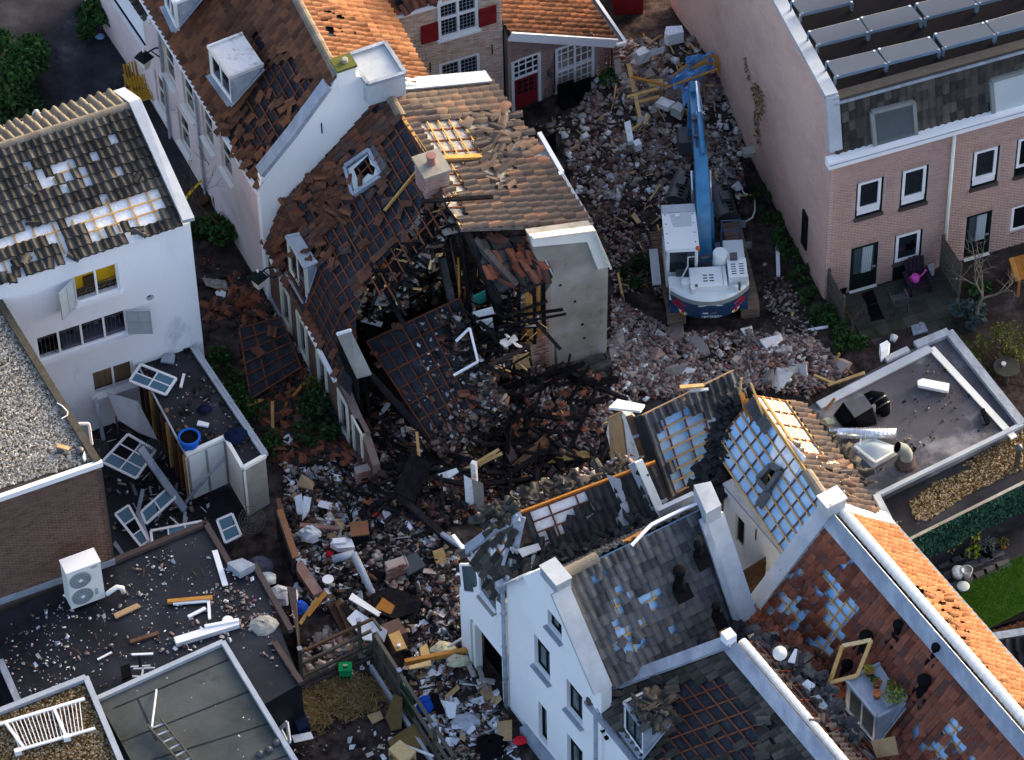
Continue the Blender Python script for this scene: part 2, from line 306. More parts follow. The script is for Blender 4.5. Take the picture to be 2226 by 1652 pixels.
def pieces(parent,name,mesh,m,frames,limit=300,stuff_name=None):
 """alike pieces of a thing: the nearest ones as parts of their own, the rest joined"""
 if not frames:return
 vis=[];rest=[]
 for f in frames:(vis if inframe(f.translation)else rest).append(f)
 key=(parent.name,name);left=limit-BUDGET.get(key,0)
 vis.sort(key=lambda f:(f.translation-CAM).dot(FW))
 own,rest=vis[:left],rest+vis[left:]
 BUDGET[key]=BUDGET.get(key,0)+len(own)
 o0=ORG[parent.name]
 for f in own:
  o=bpy.data.objects.new(name,mesh);col.objects.link(o);o.parent=parent
  g=f.copy();g.translation=f.translation-o0;o.matrix_basis=g
 if rest:
  o=numpy_mesh(stuff_name or name,[(rest,mesh)],m,parent);o['kind']='stuff'
def frame(o,x,y,z):
 return Matrix(((x.x,y.x,z.x,o.x),(x.y,y.y,z.y,o.y),(x.z,y.z,z.z,o.z),(0,0,0,1)))
 # ------ walls, windows, bricks
class WF:
 def __init__(s,O,X):
  s.X=Vector((X.x,X.y,0)).normalized();s.O=Vector((O.x,O.y,0));s.N=s.X.cross(ZV)
 def p(s,x,z,n=0.0):return s.O+s.X*x+ZV*z+s.N*n
 def px(s,u,v,n=0.0):
  q=onplane(u,v,s.O+s.N*n,s.N)-s.O;return(q.dot(s.X),q.z)
 def rect(s,pts):
  q=[s.px(*t)for t in pts]
  return((q[0][0]+q[3][0])/2,(q[1][0]+q[2][0])/2,(q[2][1]+q[3][1])/2,(q[0][1]+q[1][1])/2)
def rpoly(r):x0,x1,z0,z1=r;return[(x0,z0),(x1,z0),(x1,z1),(x0,z1)]
def wall(parent,name,wf,outer,holes,m,th=.25):
 loops=[outer]+holes
 tri=tessellate_polygon([[Vector((x,z,0))for x,z in lp]for lp in loops])
 flatp=[q for lp in loops for q in lp];n=len(flatp)
 b=MB();fs=[]
 for t in tri:
  a=[flatp[i]for i in t];area=(a[1][0]-a[0][0])*(a[2][1]-a[0][1])-(a[2][0]-a[0][0])*(a[1][1]-a[0][1])
  t=tuple(t)if area>0 else tuple(reversed(t));fs.append(t);fs.append(tuple(i+n for i in reversed(t)))
 k=0
 for lp in loops:
  for i in range(len(lp)):
   fs.append((k+i,k+(i+1)%len(lp),k+(i+1)%len(lp)+n,k+i+n))
  k+=len(lp)
 b.add([wf.p(x,z)for x,z in flatp]+[wf.p(x,z,-th)for x,z in flatp],fs)
 return b.build(name,m,parent)
def window(parent,wf,r,fm='white_paint',gm='glass',depth=.12,fw=.07,mull=(),trans=(),sill=None,name='window',thick=.06,bars=None,grid=None,proud=None):
 x0,x1,z0,z1=r;d=-depth if proud is None else proud
 b=MB()
 def bar(xa,xb,za,zb,t=thick,dd=0):b.box(wf.p((xa+xb)/2,(za+zb)/2,d+dd),wf.X*((xb-xa)/2),ZV*((zb-za)/2),wf.N*(t/2))
 bar(x0,x1,z0,z0+fw);bar(x0,x1,z1-fw,z1);bar(x0,x0+fw,z0+fw,z1-fw);bar(x1-fw,x1,z0+fw,z1-fw)
 W,H=x1-x0,z1-z0
 for q in mull:bar(x0+W*q-fw*.45,x0+W*q+fw*.45,z0+fw,z1-fw,thick*.98)
 for q in trans:bar(x0+fw,x1-fw,z0+H*q-fw*.45,z0+H*q+fw*.45,thick*.94)
 if grid:
  nx,nz=grid
  for i in range(1,nx):bar(x0+W*i/nx-.018,x0+W*i/nx+.018,z0+fw,z1-fw,thick*.6)
  for i in range(1,nz):bar(x0+fw,x1-fw,z0+H*i/nz-.018,z0+H*i/nz+.018,thick*.55)
 fo=b.build(name,fm,parent)
 if gm:
  g=MB();g.box(wf.p((x0+x1)/2,(z0+z1)/2,d-.01),wf.X*(W/2-fw*.5),ZV*(H/2-fw*.5),wf.N*.008);g.build('pane',gm,fo)
 if sill:
  s=MB();s.box(wf.p((x0+x1)/2,z0-.05,.04),wf.X*(W/2+.06),ZV*.04,wf.N*(.09));s.build('sill',sill,fo)
 return fo
_bm={}
def unit_brick(m):
 if m in _bm:return _bm[m]
 me=bpy.data.meshes.new('brick');P=[(a,b,c)for c in(-.5,.5)for b in(-.5,.5)for a in(-.5,.5)]
 k=.96
 P=[(p[0]*(k if p[2]>0 else 1),p[1]*(k if p[2]>0 else 1),p[2])for p in P]
 me.from_pydata(P,[],[(4,5,7,6),(0,1,5,4),(2,6,7,3),(0,4,6,2),(1,3,7,5)]);me.materials.append(M[m])
 _bm[m]=me;return me
def bricks(parent,wf,outer,holes,m,bl=.215,bh=.052,gap=.011,proud=.008,limit=300,skip=None):
 xs=[q[0]for q in outer];zs=[q[1]for q in outer];fr=[]
 nz=int((max(zs)-min(zs))/(bh+gap));r=random.Random(3)
 for j in range(nz):
  z=min(zs)+(j+.5)*(bh+gap);x=min(xs)+(bl+gap)*(.5 if j%2 else 0)
  while x<max(xs)+bl:
   c=(x,z);L=bl
   if all(inpoly((x+dx,z+dz),outer)for dx in(-bl*.45,bl*.45)for dz in(-bh*.3,bh*.3)):
    ok=True
    for h in holes:
     if inpoly((x-bl*.4,z),h)or inpoly((x+bl*.4,z),h)or inpoly(c,h):ok=False;break
    P=wf.p(x,z,proud-.02+r.uniform(-.003,.003))
    if ok and inframe(P,30)and not(skip and skip(PX(P),r)):
     fr.append(frame(P,wf.X*bl,ZV*bh,wf.N*.04))
   x+=bl+gap
 pieces(parent,'brick',unit_brick(m),m,fr,limit)
 # ------ roofs
def tile_mesh(w,l,m,amp=.035,name='roof_tile',n=7):
 P0=[];
 for i in range(n):
  s=i/(n-1);z=amp*1.15*math.sin(s*2*math.pi-.6)+(.012 if s>.8 else 0)
  P0.append(((s-.5)*w*1.06,z))
 v=[(x,0,z)for x,z in P0]+[(x,l*1.10,z+.062-abs(x/w)**3*.10)for x,z in P0]+[(x,l*1.10,z-.012)for x,z in P0]
 f=[]
 for i in range(n-1):
  f.append((i,n+i,n+i+1,i+1));f.append((n+i,2*n+i,2*n+i+1,n+i+1))
 me=bpy.data.meshes.new(name);me.from_pydata(v,[],f);me.materials.append(M[m]);return me
def quad_at(Q,s,t):
 TL,TR,BR,BL=Q;return(TL*(1-s)+TR*s)*(1-t)+(BL*(1-s)+BR*s)*t
def roof(parent,Q,m,cell=(.22,.33),miss=(),loose=(),under='felt',bat='batten_brown',cnt='batten_brown',cstep=.6,lift=.07,clip=None,amp=.035,limit=300,uname='underlay',battens=True,jit=.028,seed=1,bclip=None,thick=.06,mute=None):
 """Q corners TL TR BR BL seen from above the slope. miss/loose: (pixel polygon, probability)"""
 r=random.Random(seed);TL,TR,BR,BL=Q
 X=((TR-TL)+(BR-BL)).normalized();Y=((BL-TL)+(BR-TR)).normalized();Nn=Y.cross(X)
 if Nn.z<0:Nn=-Nn
 Lx=((TR-TL).length+(BR-BL).length)/2;Ly=((BL-TL).length+(BR-TR).length)/2
 nx,ny=max(1,round(Lx/cell[0])),max(1,round(Ly/cell[1]))
 if under:
  b=MB();k=10
  for zz in(-.012,-thick-.012):b.grid([[quad_at(Q,i/k,j/k)+Nn*zz for i in range(k+1)]for j in range(k+1)])
  b.build(uname,under,parent)
 if battens:
  B=[];
  for j in range(ny+1):
   p,q=quad_at(Q,0,j/ny),quad_at(Q,1,j/ny);B.append((p,q,.045,.03,Nn*.045))
  for grp,mm,nm in((B,bat,'batten'),):
   for p,q,w,h,o in grp:seg(parent,nm,mm,p+o,q+o,w,h,Nn,bclip)
  k=max(1,round(Lx/cstep))
  for i in range(k+1):
   p,q=quad_at(Q,i/k,0),quad_at(Q,i/k,1);seg(parent,'counter_batten',cnt,p+Nn*.018,q+Nn*.018,.05,.024,Nn,bclip)
 mesh=tile_mesh(Lx/nx,Ly/ny,m,amp)
 fr=[]
 for j in range(ny):
  for i in range(nx):
   P=quad_at(Q,(i+.5)/nx,j/ny);C=quad_at(Q,(i+.5)/nx,(j+.5)/ny);u=PX(C)
   if not inframe(C,40):continue
   if clip and not inpoly(u,clip):continue
   if any(inpoly(u,g)and r.random()<pr for g,pr in miss):continue
   x,y,z=X.copy(),Y.copy(),Nn.copy();o=P+Nn*(lift)
   tilt=Matrix.Rotation(.0,3,'X')
   a=r.gauss(0,jit);dz=r.uniform(0,.022)
   if any(inpoly(u,g)and r.random()<pr for g,pr in loose):
    a=r.gauss(0,.45);o=o+X*r.uniform(-.1,.1)+Y*r.uniform(-.1,.2);dz=r.uniform(.01,.07)
    tl=Matrix.Rotation(r.gauss(0,.16),3,X)@Matrix.Rotation(r.gauss(0,.16),3,Y);x,y,z=tl@x,tl@y,tl@z
   R=Matrix.Rotation(a,3,Nn);x,y,z=R@x,R@y,R@z
   fr.append(frame(o+Nn*dz,x,y,z))
 pieces(parent,'roof_tile',mesh,m,fr,limit)
 return dict(X=X,Y=Y,N=Nn,Q=Q)
_beam={}
def beam_mesh(m):
 if m not in _beam:
  me=bpy.data.meshes.new('batten');P=[(a,b,c)for c in(-.5,.5)for b in(-.5,.5)for a in(-.5,.5)]
  me.from_pydata(P,[],[(0,2,3,1),(4,5,7,6),(0,1,5,4),(2,6,7,3),(0,4,6,2),(1,3,7,5)]);me.materials.append(M[m]);_beam[m]=me
 return _beam[m]
def seg(parent,name,m,p,q,w,h,N,clip=None):
 """one straight lath, cut to the part of it seen inside the pixel polygons in clip"""
 runs=[(0,1)]
 if clip is not None:
  n=40;ins=[any(inpoly(PX(p.lerp(q,i/n)),g)for g in clip)for i in range(n+1)];runs=[];st=None
  for i,b in enumerate(ins):
   if b and st is None:st=i
   if(not b or i==n)and st is not None:
    if i-st>=1:runs.append((max(0,st-1)/n,min(n,i)/n))
    st=None
 for a,b in runs:
  P,Q_=p.lerp(q,a),p.lerp(q,b);d=Q_-P;L=d.length
  if L<.05 or not(inframe(P,200)or inframe(Q_,200)):continue
  d=d/L;x=d.cross(N).normalized();o=bpy.data.objects.new(name,beam_mesh(m));col.objects.link(o);o.parent=parent
  f=frame((P+Q_)/2-ORG[parent.name],x*w,d*L,N*h);o.matrix_basis=f
def part(parent,name,m,mb,smooth=False):return mb.build(name,m,parent,smooth)
def strip(parent,name,m,pts,w,h,up=ZV):
 b=MB()
 for p,q in zip(pts,pts[1:]):b.beam(p,q,w,h,up)
 return b.build(name,m,parent)
def ridge_tiles(parent,p,q,m='ridge_tile',r=.13,step=.38,name='ridge_tile'):
 d=q-p;n=max(1,round(d.length/step));fr=[]
 me=bpy.data.meshes.new(name);b=MB();k=7
 for t,rr in((0,r),(1.06,r*1.1)):
  b.v+=[Vector((math.cos(math.pi*i/(k-1))*rr,t*step,math.sin(math.pi*i/(k-1))*rr*.8))for i in range(k)]
 b.f+=[(i,i+1,k+i+1,k+i)for i in range(k-1)]
 me.from_pydata(b.v,[],b.f);me.materials.append(M[m])
 y=d.normalized();x=y.cross(ZV).normalized();z=x.cross(y)
 for i in range(n):fr.append(frame(p+d*(i/n)-z*.03,x,y*(d.length/n/step),z))
 pieces(parent,name,me,m,fr)
def house(name,label,cat,loc):return thing(name,label,cat,loc)
def vent(root_loc,label,h=.5,r=.06,cap=True,m='black',group=None,name='vent_pipe',base=None):
 t=thing(name,label,'vent pipe',root_loc,group);o=Vector(root_loc)
 part(t,'pipe',m,MB().lathe(o-ZV*.15,[(r*1.6,0),(r*1.6,.22),(r,.26),(r,h)],12))
 if cap:part(t,'cap',m,MB().lathe(o+ZV*(h-.15),[(r*1.1,0),(r*2.0,.03),(r*2.0,.12),(r*1.2,.16)],12))
 return t
 # ------ ground
BUMPS=[((1000,960),3.0,.75),((900,1060),2.4,.45),((1180,860),1.8,.5),((1560,820),2.6,.35),((1450,230),3.0,.7),((1520,180),2.2,.5),((1230,900),1.6,.5),((1420,800),2.0,.3),((740,1290),2.2,.3),((1700,790),1.6,.3),((600,760),1.4,.3),((1230,330),2,.3),((1010,1560),1.6,.3),((1010,1340),1.8,.25),((960,1200),2.0,.35)]
BUMPW=[(G(u,v,0),r,h)for(u,v),r,h in BUMPS]
RUB=[px("1150,260 1350,85 1590,90 1620,320 1650,600 1880,800 1780,870 1600,850 1330,900 1200,900 1200,820 1330,600 1280,480 1200,300"),px("700,1010 780,1000 1000,900 1400,900 1420,1010 1180,1080 1010,1180 1010,1320 1100,1560 1150,1700 900,1700 660,1380 600,1090 600,1010"),px("430,480 590,690 780,1010 600,1060 430,800")]
def hgt(x,y,noise=True):
 h=0
 for c,r,a in BUMPW:
  d2=((x-c.x)**2+(y-c.y)**2)/(r*r)
  if d2<6:h+=a*math.exp(-d2)
 return h
def gz(u,v):
 z=0
 for _ in range(4):p=G(u,v,z);z=hgt(p.x,p.y)
 return G(u,v,z)
def ground():
 c=G(1113,826,0);n=260;ext=24.0;P=[]
 from mathutils import noise as nz
 for j in range(n+1):
  row=[]
  for i in range(n+1):
   x=c.x-ext+2*ext*i/n;y=c.y-ext-4+2.2*ext*j/n;p=Vector((x,y,0));h=hgt(x,y);u=PX(p)
   if any(inpoly(u,q)for q in RUB):h+=.13*nz.noise(p*1.7)+.08*nz.noise(p*4.3)
   row.append(Vector((x,y,h)))
  P.append(row)
 g=MB().grid(P).build('ground','mound',smooth=True,org=(0,0,0));g['kind']='structure'
 e=160;x0,x1,y0,y1=c.x-ext+.01,c.x+ext-.01,c.y-ext-3.99,c.y-ext-4+2.2*ext-.01
 b=MB();far=lambda xa,xb,ya,yb:b.add([(xa,ya,-.004),(xb,ya,-.004),(xb,yb,-.004),(xa,yb,-.004)],[(0,1,2,3)])
 far(-e,e,-e,y0);far(-e,e,y1,e);far(-e,x0,y0,y1);far(x1,e,y0,y1)
 t=b.build('terrain','asphalt',org=(0,0,0));t['kind']='structure'
ground()
def sheet(name,m,pts,z=.02,kind='structure',th=.03):
 o=MB().prism([Vector((p.x,p.y,z-th))for p in pts],ZV*th).build(name,m);o['kind']=kind;return o
sheet('square','asphalt',[G(*p)for p in((-150,-80),(300,-80),(330,130),(420,400),(330,420),(240,230),(-150,320))],.02)
sheet('alley','soil',[G(*p)for p in((300,150),(345,200),(600,690),(520,700),(440,600),(405,450),(270,190))],.016)
sheet('lane','asphalt',[G(*p)for p in((1345,-60),(1600,-60),(1595,120),(1350,95))],.02)
sheet('courtyard','bitumen_wet',[G(*p)for p in((200,880),(330,860),(480,960),(540,1100),(500,1240),(250,1250))],.016)
# ------ white house on the left
def gravel(parent,poly,z,m,n,size=(.035,.07),seed=1):
 r=random.Random(seed);me=bpy.data.meshes.new('gravel')
 P=[(1,0,0),(0,1,0),(-1,0,0),(0,-1,0),(.1,.1,.8)]
 me.from_pydata(P,[],[(0,1,4),(1,2,4),(2,3,4),(3,0,4)]);me.materials.append(M[m])
 us=[p[0]for p in poly];vs=[p[1]for p in poly];fr=[]
 while len(fr)<n:
  u,v=r.uniform(max(-12,min(us)),min(2236,max(us))),r.uniform(max(-12,min(vs)),min(1664,max(vs)))
  if not inpoly((u,v),poly):continue
  s=r.uniform(*size);a=r.uniform(0,6.3);p=G(u,v,z)
  R=Matrix.Rotation(a,3,'Z')@Matrix.Rotation(r.uniform(-.5,.5),3,'X')
  fr.append(frame(p,R@Vector((s*r.uniform(.7,1.5),0,0)),R@Vector((0,s,0)),R@Vector((0,0,s))))
 o=numpy_mesh('gravel',[(fr,me)],m,parent);o['kind']='stuff';return o
def white_house():
 X=dirv(22.1);ER=G(399,489,8.0);wf=WF(ER,X);A=dirv(-68)
 h=thing('white_house','white plastered three storey house with dark tiled roof and open casement windows on the left','house',wf.p(-5,0))
 W1=wf.rect(pl(5,"620,740 1010,605 1040,850 660,965"));W2=wf.rect(pl(5,"300,1265 1080,1010 1115,1250 330,1430"))
 W3=wf.rect([(197,811),(288,783.6),(294,836),(204,861)])
 vx,vz=wf.px(326,648);vent_r=[(vx+.14*math.cos(a),vz+.14*math.sin(a))for a in[i*math.pi/6 for i in range(12)]]
 holes=[rpoly(W1),rpoly(W2),rpoly(W3),vent_r]
 wall(h,'wall',wf,[(-14,0),(0,0),(0,8.0),(-14,8.0)],holes,'white_wall_worn',.28)
 MB().box(wf.p(-7,8.03,-.06),X*7,ZV*.03,wf.N*.14).build('cornice','white_paint',h)
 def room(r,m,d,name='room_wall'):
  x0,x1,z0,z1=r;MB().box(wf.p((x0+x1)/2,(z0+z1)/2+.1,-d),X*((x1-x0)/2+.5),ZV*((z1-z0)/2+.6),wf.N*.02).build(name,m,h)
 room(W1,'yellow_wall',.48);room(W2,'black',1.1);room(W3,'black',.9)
 b=MB();x0,x1,z0,z1=W1
 b.box(wf.p(x0+.62,z0+.1,-.40),X*.20,ZV*.55,wf.N*.04);b.box(wf.p(x0+.75,z0-.02,-.38),X*.7,ZV*.14,wf.N*.06);b.build('furniture','wood_brown',h)
 w1=window(h,wf,W1,gm=None,depth=.08,mull=(.5,),sill='white_paint')
 w2=window(h,wf,W2,gm=None,depth=.08,mull=(.25,.5,.75),sill='white_paint')
 w3=window(h,wf,W3,gm=None,depth=.08,mull=(.52,),sill='white_paint')
 b=MB();x0,x1,z0,z1=W1
 for zz in(.2,.32,.44):b.beam(wf.p(x0+.05,z0+zz,-.2),wf.p(x1-.05,z0+zz+.05,-.2),.02,.02)
 for i in range(7):b.beam(wf.p(x0+.1+i*.2,z0+.05,-.2),wf.p(x0+.3+i*.2,z0+.45,-.2),.015,.015)
 b.build('railing','wood_grey',w1)
 b=MB();x0,x1,z0,z1=W2
 n=int((x1-x0)/.13)
 for i in range(n):b.beam(wf.p(x0+(i+.5)*(x1-x0)/n,z0+.05,-.16),wf.p(x0+(i+.5)*(x1-x0)/n,z0+.85,-.16),.016,.016,X)
 b.beam(wf.p(x0,z0+.86,-.16),wf.p(x1,z0+.86,-.16),.03,.03);b.build('railing','steel_dark',w2)
 for i in range(13):
  xx=x0+.2+i*(x1-x0-.3)/13;b=MB();hh=rng.uniform(.35,.6)
  b.box(wf.p(xx,z1-.12-hh/2,-.5),X*rng.uniform(.04,.09),ZV*hh/2,wf.N*.2);b.build('hanging_clothes',rng.choice(['grey_cloth','black','navy_cloth','wood_grey','scrap']),h)
 MB().box(wf.p((x0+x1)/2+.4,z0+.05,-.55),X*1.0,ZV*.16,wf.N*.45).build('bed','grey_cloth',h)
 x0,x1,z0,z1=W3
 for i in range(12):
  a=i/11;MB().box(wf.p(x0+.08+a*(x1-x0-.16),(z0+z1)/2,-.3),X*.055,ZV*((z1-z0)/2-.05),wf.N*.012).build('blind_slat','blind_brown',w3)
 def leaf(base,hinge,free,z0,z1,lab):
  p,q=Vector(hinge),Vector(free);d=(q-p).normalized();nn=d.cross(ZV);L=(q-p).length
  b=MB()
  for a,c,e,g in((0,.06,z0,z1),(L-.06,L,z0,z1),(.06,L-.06,z0,z0+.06),(.06,L-.06,z1-.06,z1)):
   b.box(p+d*((a+c)/2)+ZV*((e+g)/2),d*((c-a)/2),ZV*((g-e)/2),nn*.025)
  b.box(p+d*(L/2)+ZV*((z0+z1)/2),d*.014,ZV*((z1-z0)/2-.06),nn*.02);b.box(p+d*(L/2)+ZV*((z0+z1)/2),d*(L/2-.06),ZV*.014,nn*.018)
  o=b.build('casement','zinc',h)
  MB().box(p+d*(L/2)+ZV*((z0+z1)/2),d*(L/2-.05),ZV*((z1-z0)/2-.05),nn*.008).build('pane','frost',o)
 hp=wf.p(W1[0]+.02,0,.03);leaf(h,hp,hp+Vector((-.42,-.60,0)),W1[2]+.02,W1[3]-.02,0)
 hp=wf.p(W2[1]-.02,0,.03);leaf(h,hp,hp+Vector((.76,-.02,0)),W2[2]+.02,W2[3]-.02,0)
 MB().lathe(wf.p(vx,vz,-.2),[(.16,0),(.16,.02)],14,wf.N).build('vent_hole','void',h)
 RR=G(280,232,9.15);T=X*14;EV=G(397,491,8.07)
 BK=G(245,204,8.75)
 hole=[pl(5,"1110,30 1260,-60 1390,-60 1400,230 1240,265 1080,300 940,380 790,425 765,290 800,170 930,110"),pl(5,"640,190 730,210 750,300 700,390 620,330"),pl(5,"540,240 610,250 640,300 560,330"),pl(5,"250,340 480,270 540,350 510,390 400,400 270,440"),pl(5,"480,400 590,430 590,500 490,520"),pl(5,"-20,420 170,370 190,450 90,510 -20,470"),pl(5,"-20,590 100,560 100,670 -20,680"),pl(1,"560,1400 680,1410 660,1520 590,1580"),pl(1,"420,1380 550,1380 550,1470 430,1470"),pl(1,"230,1430 380,1430 380,1510 230,1500"),pl(1,"690,1460 810,1500 800,1600 720,1600"),pl(1,"370,1550 480,1550 480,1652 380,1652"),pl(1,"780,1350 860,1350 860,1430 780,1430"),pl(1,"900,1160 980,1160 980,1230"),pl(5,"640,180 800,140 900,60 1110,20 1110,110 930,130 800,190 760,300 640,330"),pl(5,"-20,380 250,330 380,280 500,330 480,420 200,440 -20,480"),pl(1,"310,1430 370,1440 370,1480"),pl(1,"720,1480 790,1540 750,1590"),pl(1,"970,1450 1030,1480 1010,1540"),pl(1,"520,1590 590,1600 560,1652"),pl(5,"780,0 840,0 840,50"),pl(5,"260,20 330,30 320,70")]
 roof(h,[RR-T,RR,EV,EV-T],'tile_dark',(.25,.36),[(p,.96)for p in hole],[(pl(5,"0,480 560,560 900,480 1380,230 1400,420 900,560 0,800"),.3),(pl(5,"0,0 1400,-200 1400,260 0,480"),.06)],under='foam',bat='batten',cnt='batten',bclip=hole,seed=2)
 roof(h,[RR,RR-T,BK-T,BK],'ridge_tile',(.30,.5),battens=False,seed=3,amp=.06,limit=120)  # back slope in paler tan tiles: warm sunlight put into their colour
 ridge_tiles(h,RR-T+ZV*.06,RR+ZV*.06,'ridge_tile',.15,.42)
 b=MB()
 b.prism([RR+X*.02+ZV*.06,EV+X*.02+ZV*.1,EV+X*.40+ZV*.06,RR+X*.40+ZV*.06],ZV*.14);b.build('verge','zinc',h)
 MB().prism([BK+X*.02,RR+X*.02+ZV*.07,RR+X*.4+ZV*.07,BK+X*.4],ZV*.13).build('verge','zinc',h)
 MB().prism([wf.p(.0,0,-.02),wf.p(0,8.0,-.02),wf.p(0,8.9,-3.9),wf.p(0,0,-5.8)],X*.22).build('side_wall','white_wall_worn',h)
 MB().prism([wf.p(-13.8,0,-.3),wf.p(-13.8,7.8,-.3),wf.p(-13.8,8.6,-3.9),wf.p(-13.8,0,-5.8)],X*.22).build('side_wall','white_wall_worn',h)
 MB().box(wf.p(-7,4.2,-5.6),X*7,ZV*4.2,wf.N*.1).build('back_wall','white_wall_worn',h)
 MB().box(wf.p(-7,4.6,-1.6),X*6.9,ZV*.08,wf.N*1.2).build('floor_slab','wood_brown',h)
 return wf
WFH1=white_house()
def annex():
 z=2.35;P=[G(*p,z)for p in((297,790),(411,744),(577,992),(528,1020),(489,952),(404,990))]
 h=thing('annex','low annex with black bitumen roof, white edge and bird spikes behind the white house','annex',Vector((P[0].x,P[0].y,0)))
 MB().prism([p-ZV*.12 for p in P],ZV*.12).build('flat_roof','bitumen',h)
 up=ZV
 strip(h,'roof_edge','zinc',[P[1]+ZV*.05,P[2]+ZV*.05],.20,.14);strip(h,'roof_edge','cream',[P[2]+ZV*.04,P[3]+ZV*.04,P[4]+ZV*.04,P[5]+ZV*.04],.12,.13);strip(h,'roof_edge','zinc',[P[5]+ZV*.02,P[0]+ZV*.02],.05,.10)
 fr=[];d=(P[2]-P[1]);n=int(d.length/.07);b=MB()
 for i in range(n):
  p=P[1]+d*(i/n)+ZV*.12;b.beam(p,p+Vector((rng.uniform(.03,.12),rng.uniform(-.05,.05),.12)),.008,.008);b.beam(p,p+Vector((-.03,.03,.13)),.008,.008)
 b.build('bird_spikes','zinc',h)
 def face(a,c,z0,z1,m,name='wall',th=.08,nm=None):
  d=(c-a).normalized();n=Vector((d.y,-d.x,0));A,C_=Vector((a.x,a.y,z0)),Vector((c.x,c.y,z0))
  return MB().prism([A,C_,C_+ZV*(z1-z0),A+ZV*(z1-z0)],-n*th).build(name,m,h)
 f1=face(P[5],P[4],.15,2.22,'cream');f1=face(P[4],P[3],.15,2.22,'cream');face(P[3],P[2],.0,2.22,'plaster')
 dd=(P[4]-P[5]);a=P[5]+dd*.02;nn=Vector((dd.y,-dd.x,0)).normalized()
 for q in(.03,.5,.97):b=MB();p=P[5]+dd*q+nn*.03;b.beam(Vector((p.x,p.y,.2)),Vector((p.x,p.y,2.2)),.06,.03,nn);b.build('cover_strip','plaster',h)
 for i in range(9):
  p=P[5].lerp(P[0],.04+i*.115);MB().beam(Vector((p.x,p.y,.05)),Vector((p.x,p.y,2.2)),.10,.08,dirv(-60)).build('stud','wood_brown'if i%3 else 'batten',h)
 q=[p.lerp(G(430,880,2.3),.12)for p in(P[5],P[0])]
 MB().prism([Vector((q[0].x,q[0].y,0)),Vector((q[1].x,q[1].y,0)),Vector((q[1].x,q[1].y,2.2)),Vector((q[0].x,q[0].y,2.2))],Vector((.05,.03,0))).build('inner_wall','black',h)
 t=thing('downpipe','fallen grey downpipe leaning across the beige panel of the annex','drainpipe',G(411,1090,0));p=[G(497,982,1.9),G(470,1010,1.5),G(425,1062,.6),G(410,1082,.25),G(412,1098,.05)]
 p=[q+Vector((-.12,-.25,0))for q in p];part(t,'pipe','lead',MB().tube(p,.05,8),True)
 return P
ANX=annex()
def gravel_house():
 z=7.25;c=G(219,1003,z);X=dirv(22.6);wf=WF(c,X);A=dirv(117)
 h=thing('brick_house','brown brick house with flat gravel roof and white roof edge on the left','house',wf.p(-4,2.4))
 outer=[(-9,1.5),(0,1.5),(0,z-.12),(-9,z-.12)]
 wall(h,'wall',wf,outer,[],'mortar_dark',.25);bricks(h,wf,[(-9,2.4),(0,2.4),(0,z-.14),(-9,z-.14)],[],'brick_brown')
 MB().box(wf.p(-4.5,z-.04,.03),X*4.53,ZV*.10,wf.N*.07).build('roof_edge','white_paint',h)
 MB().box(wf.p(-4.5,2.52,.03),X*4.5,ZV*.12,wf.N*.03).build('flashing','lead',h)
 far=A*9;B=[c,c-X*9,c-X*9+far,c+far]
 MB().prism([b-ZV*.3 for b in B],ZV*.24).build('flat_roof','gravel_base',h)
 strip(h,'roof_edge','wood_grey',[c+ZV*.03+X*-.1,c+far+ZV*.03-X*.1],.22,.14)
 MB().prism([c+ZV*(-z+1),c+ZV*(-.35),c+far+ZV*(-.35),c+far+ZV*(-z+1)],-X*.2).build('side_wall','mortar_dark',h)
 gravel(h,px("-20,660 5,655 104,835 205,985 200,1000 -20,1066"),z-.05,'gravel',9000)
 for k,(u,v,r)in enumerate(((133,980,.13),(174,985,.12))):
  t=thing('roof_pot',('dark round pot with a plank on it on the gravel roof','dark round pot beside the white chunk on the gravel roof')[k],'pot',G(u,v,z))
  part(t,'pot','steel_dark',MB().lathe(G(u,v,z-.05),[(r*.8,0),(r,.08),(r,.16),(r*.7,.2)],14),True)
 solo(MB().box(G(137,972,z+.22),dirv(-20)*.18,dirv(70)*.06,ZV*.02),'plank','wood_new','short plank resting on the round pot on the gravel roof','plank')
 solo(MB().prism([G(180,998,z+.02),G(184,984,z+.02),G(188,998,z+.02),G(184,1004,z+.02)],ZV*.1),'plaster_chunk','plaster_chunk','white plaster chunk on the edge of the gravel roof','plaster')
 t=thing('cable','white cable hooked over the edge of the gravel roof','cable',G(140,905,z));part(t,'wire','white_paint',MB().tube([G(*p,z+.1)for p in((124,876),(135,882),(147,895),(146,903),(134,910))],.018,6))
 return wf
WFL1=gravel_house()
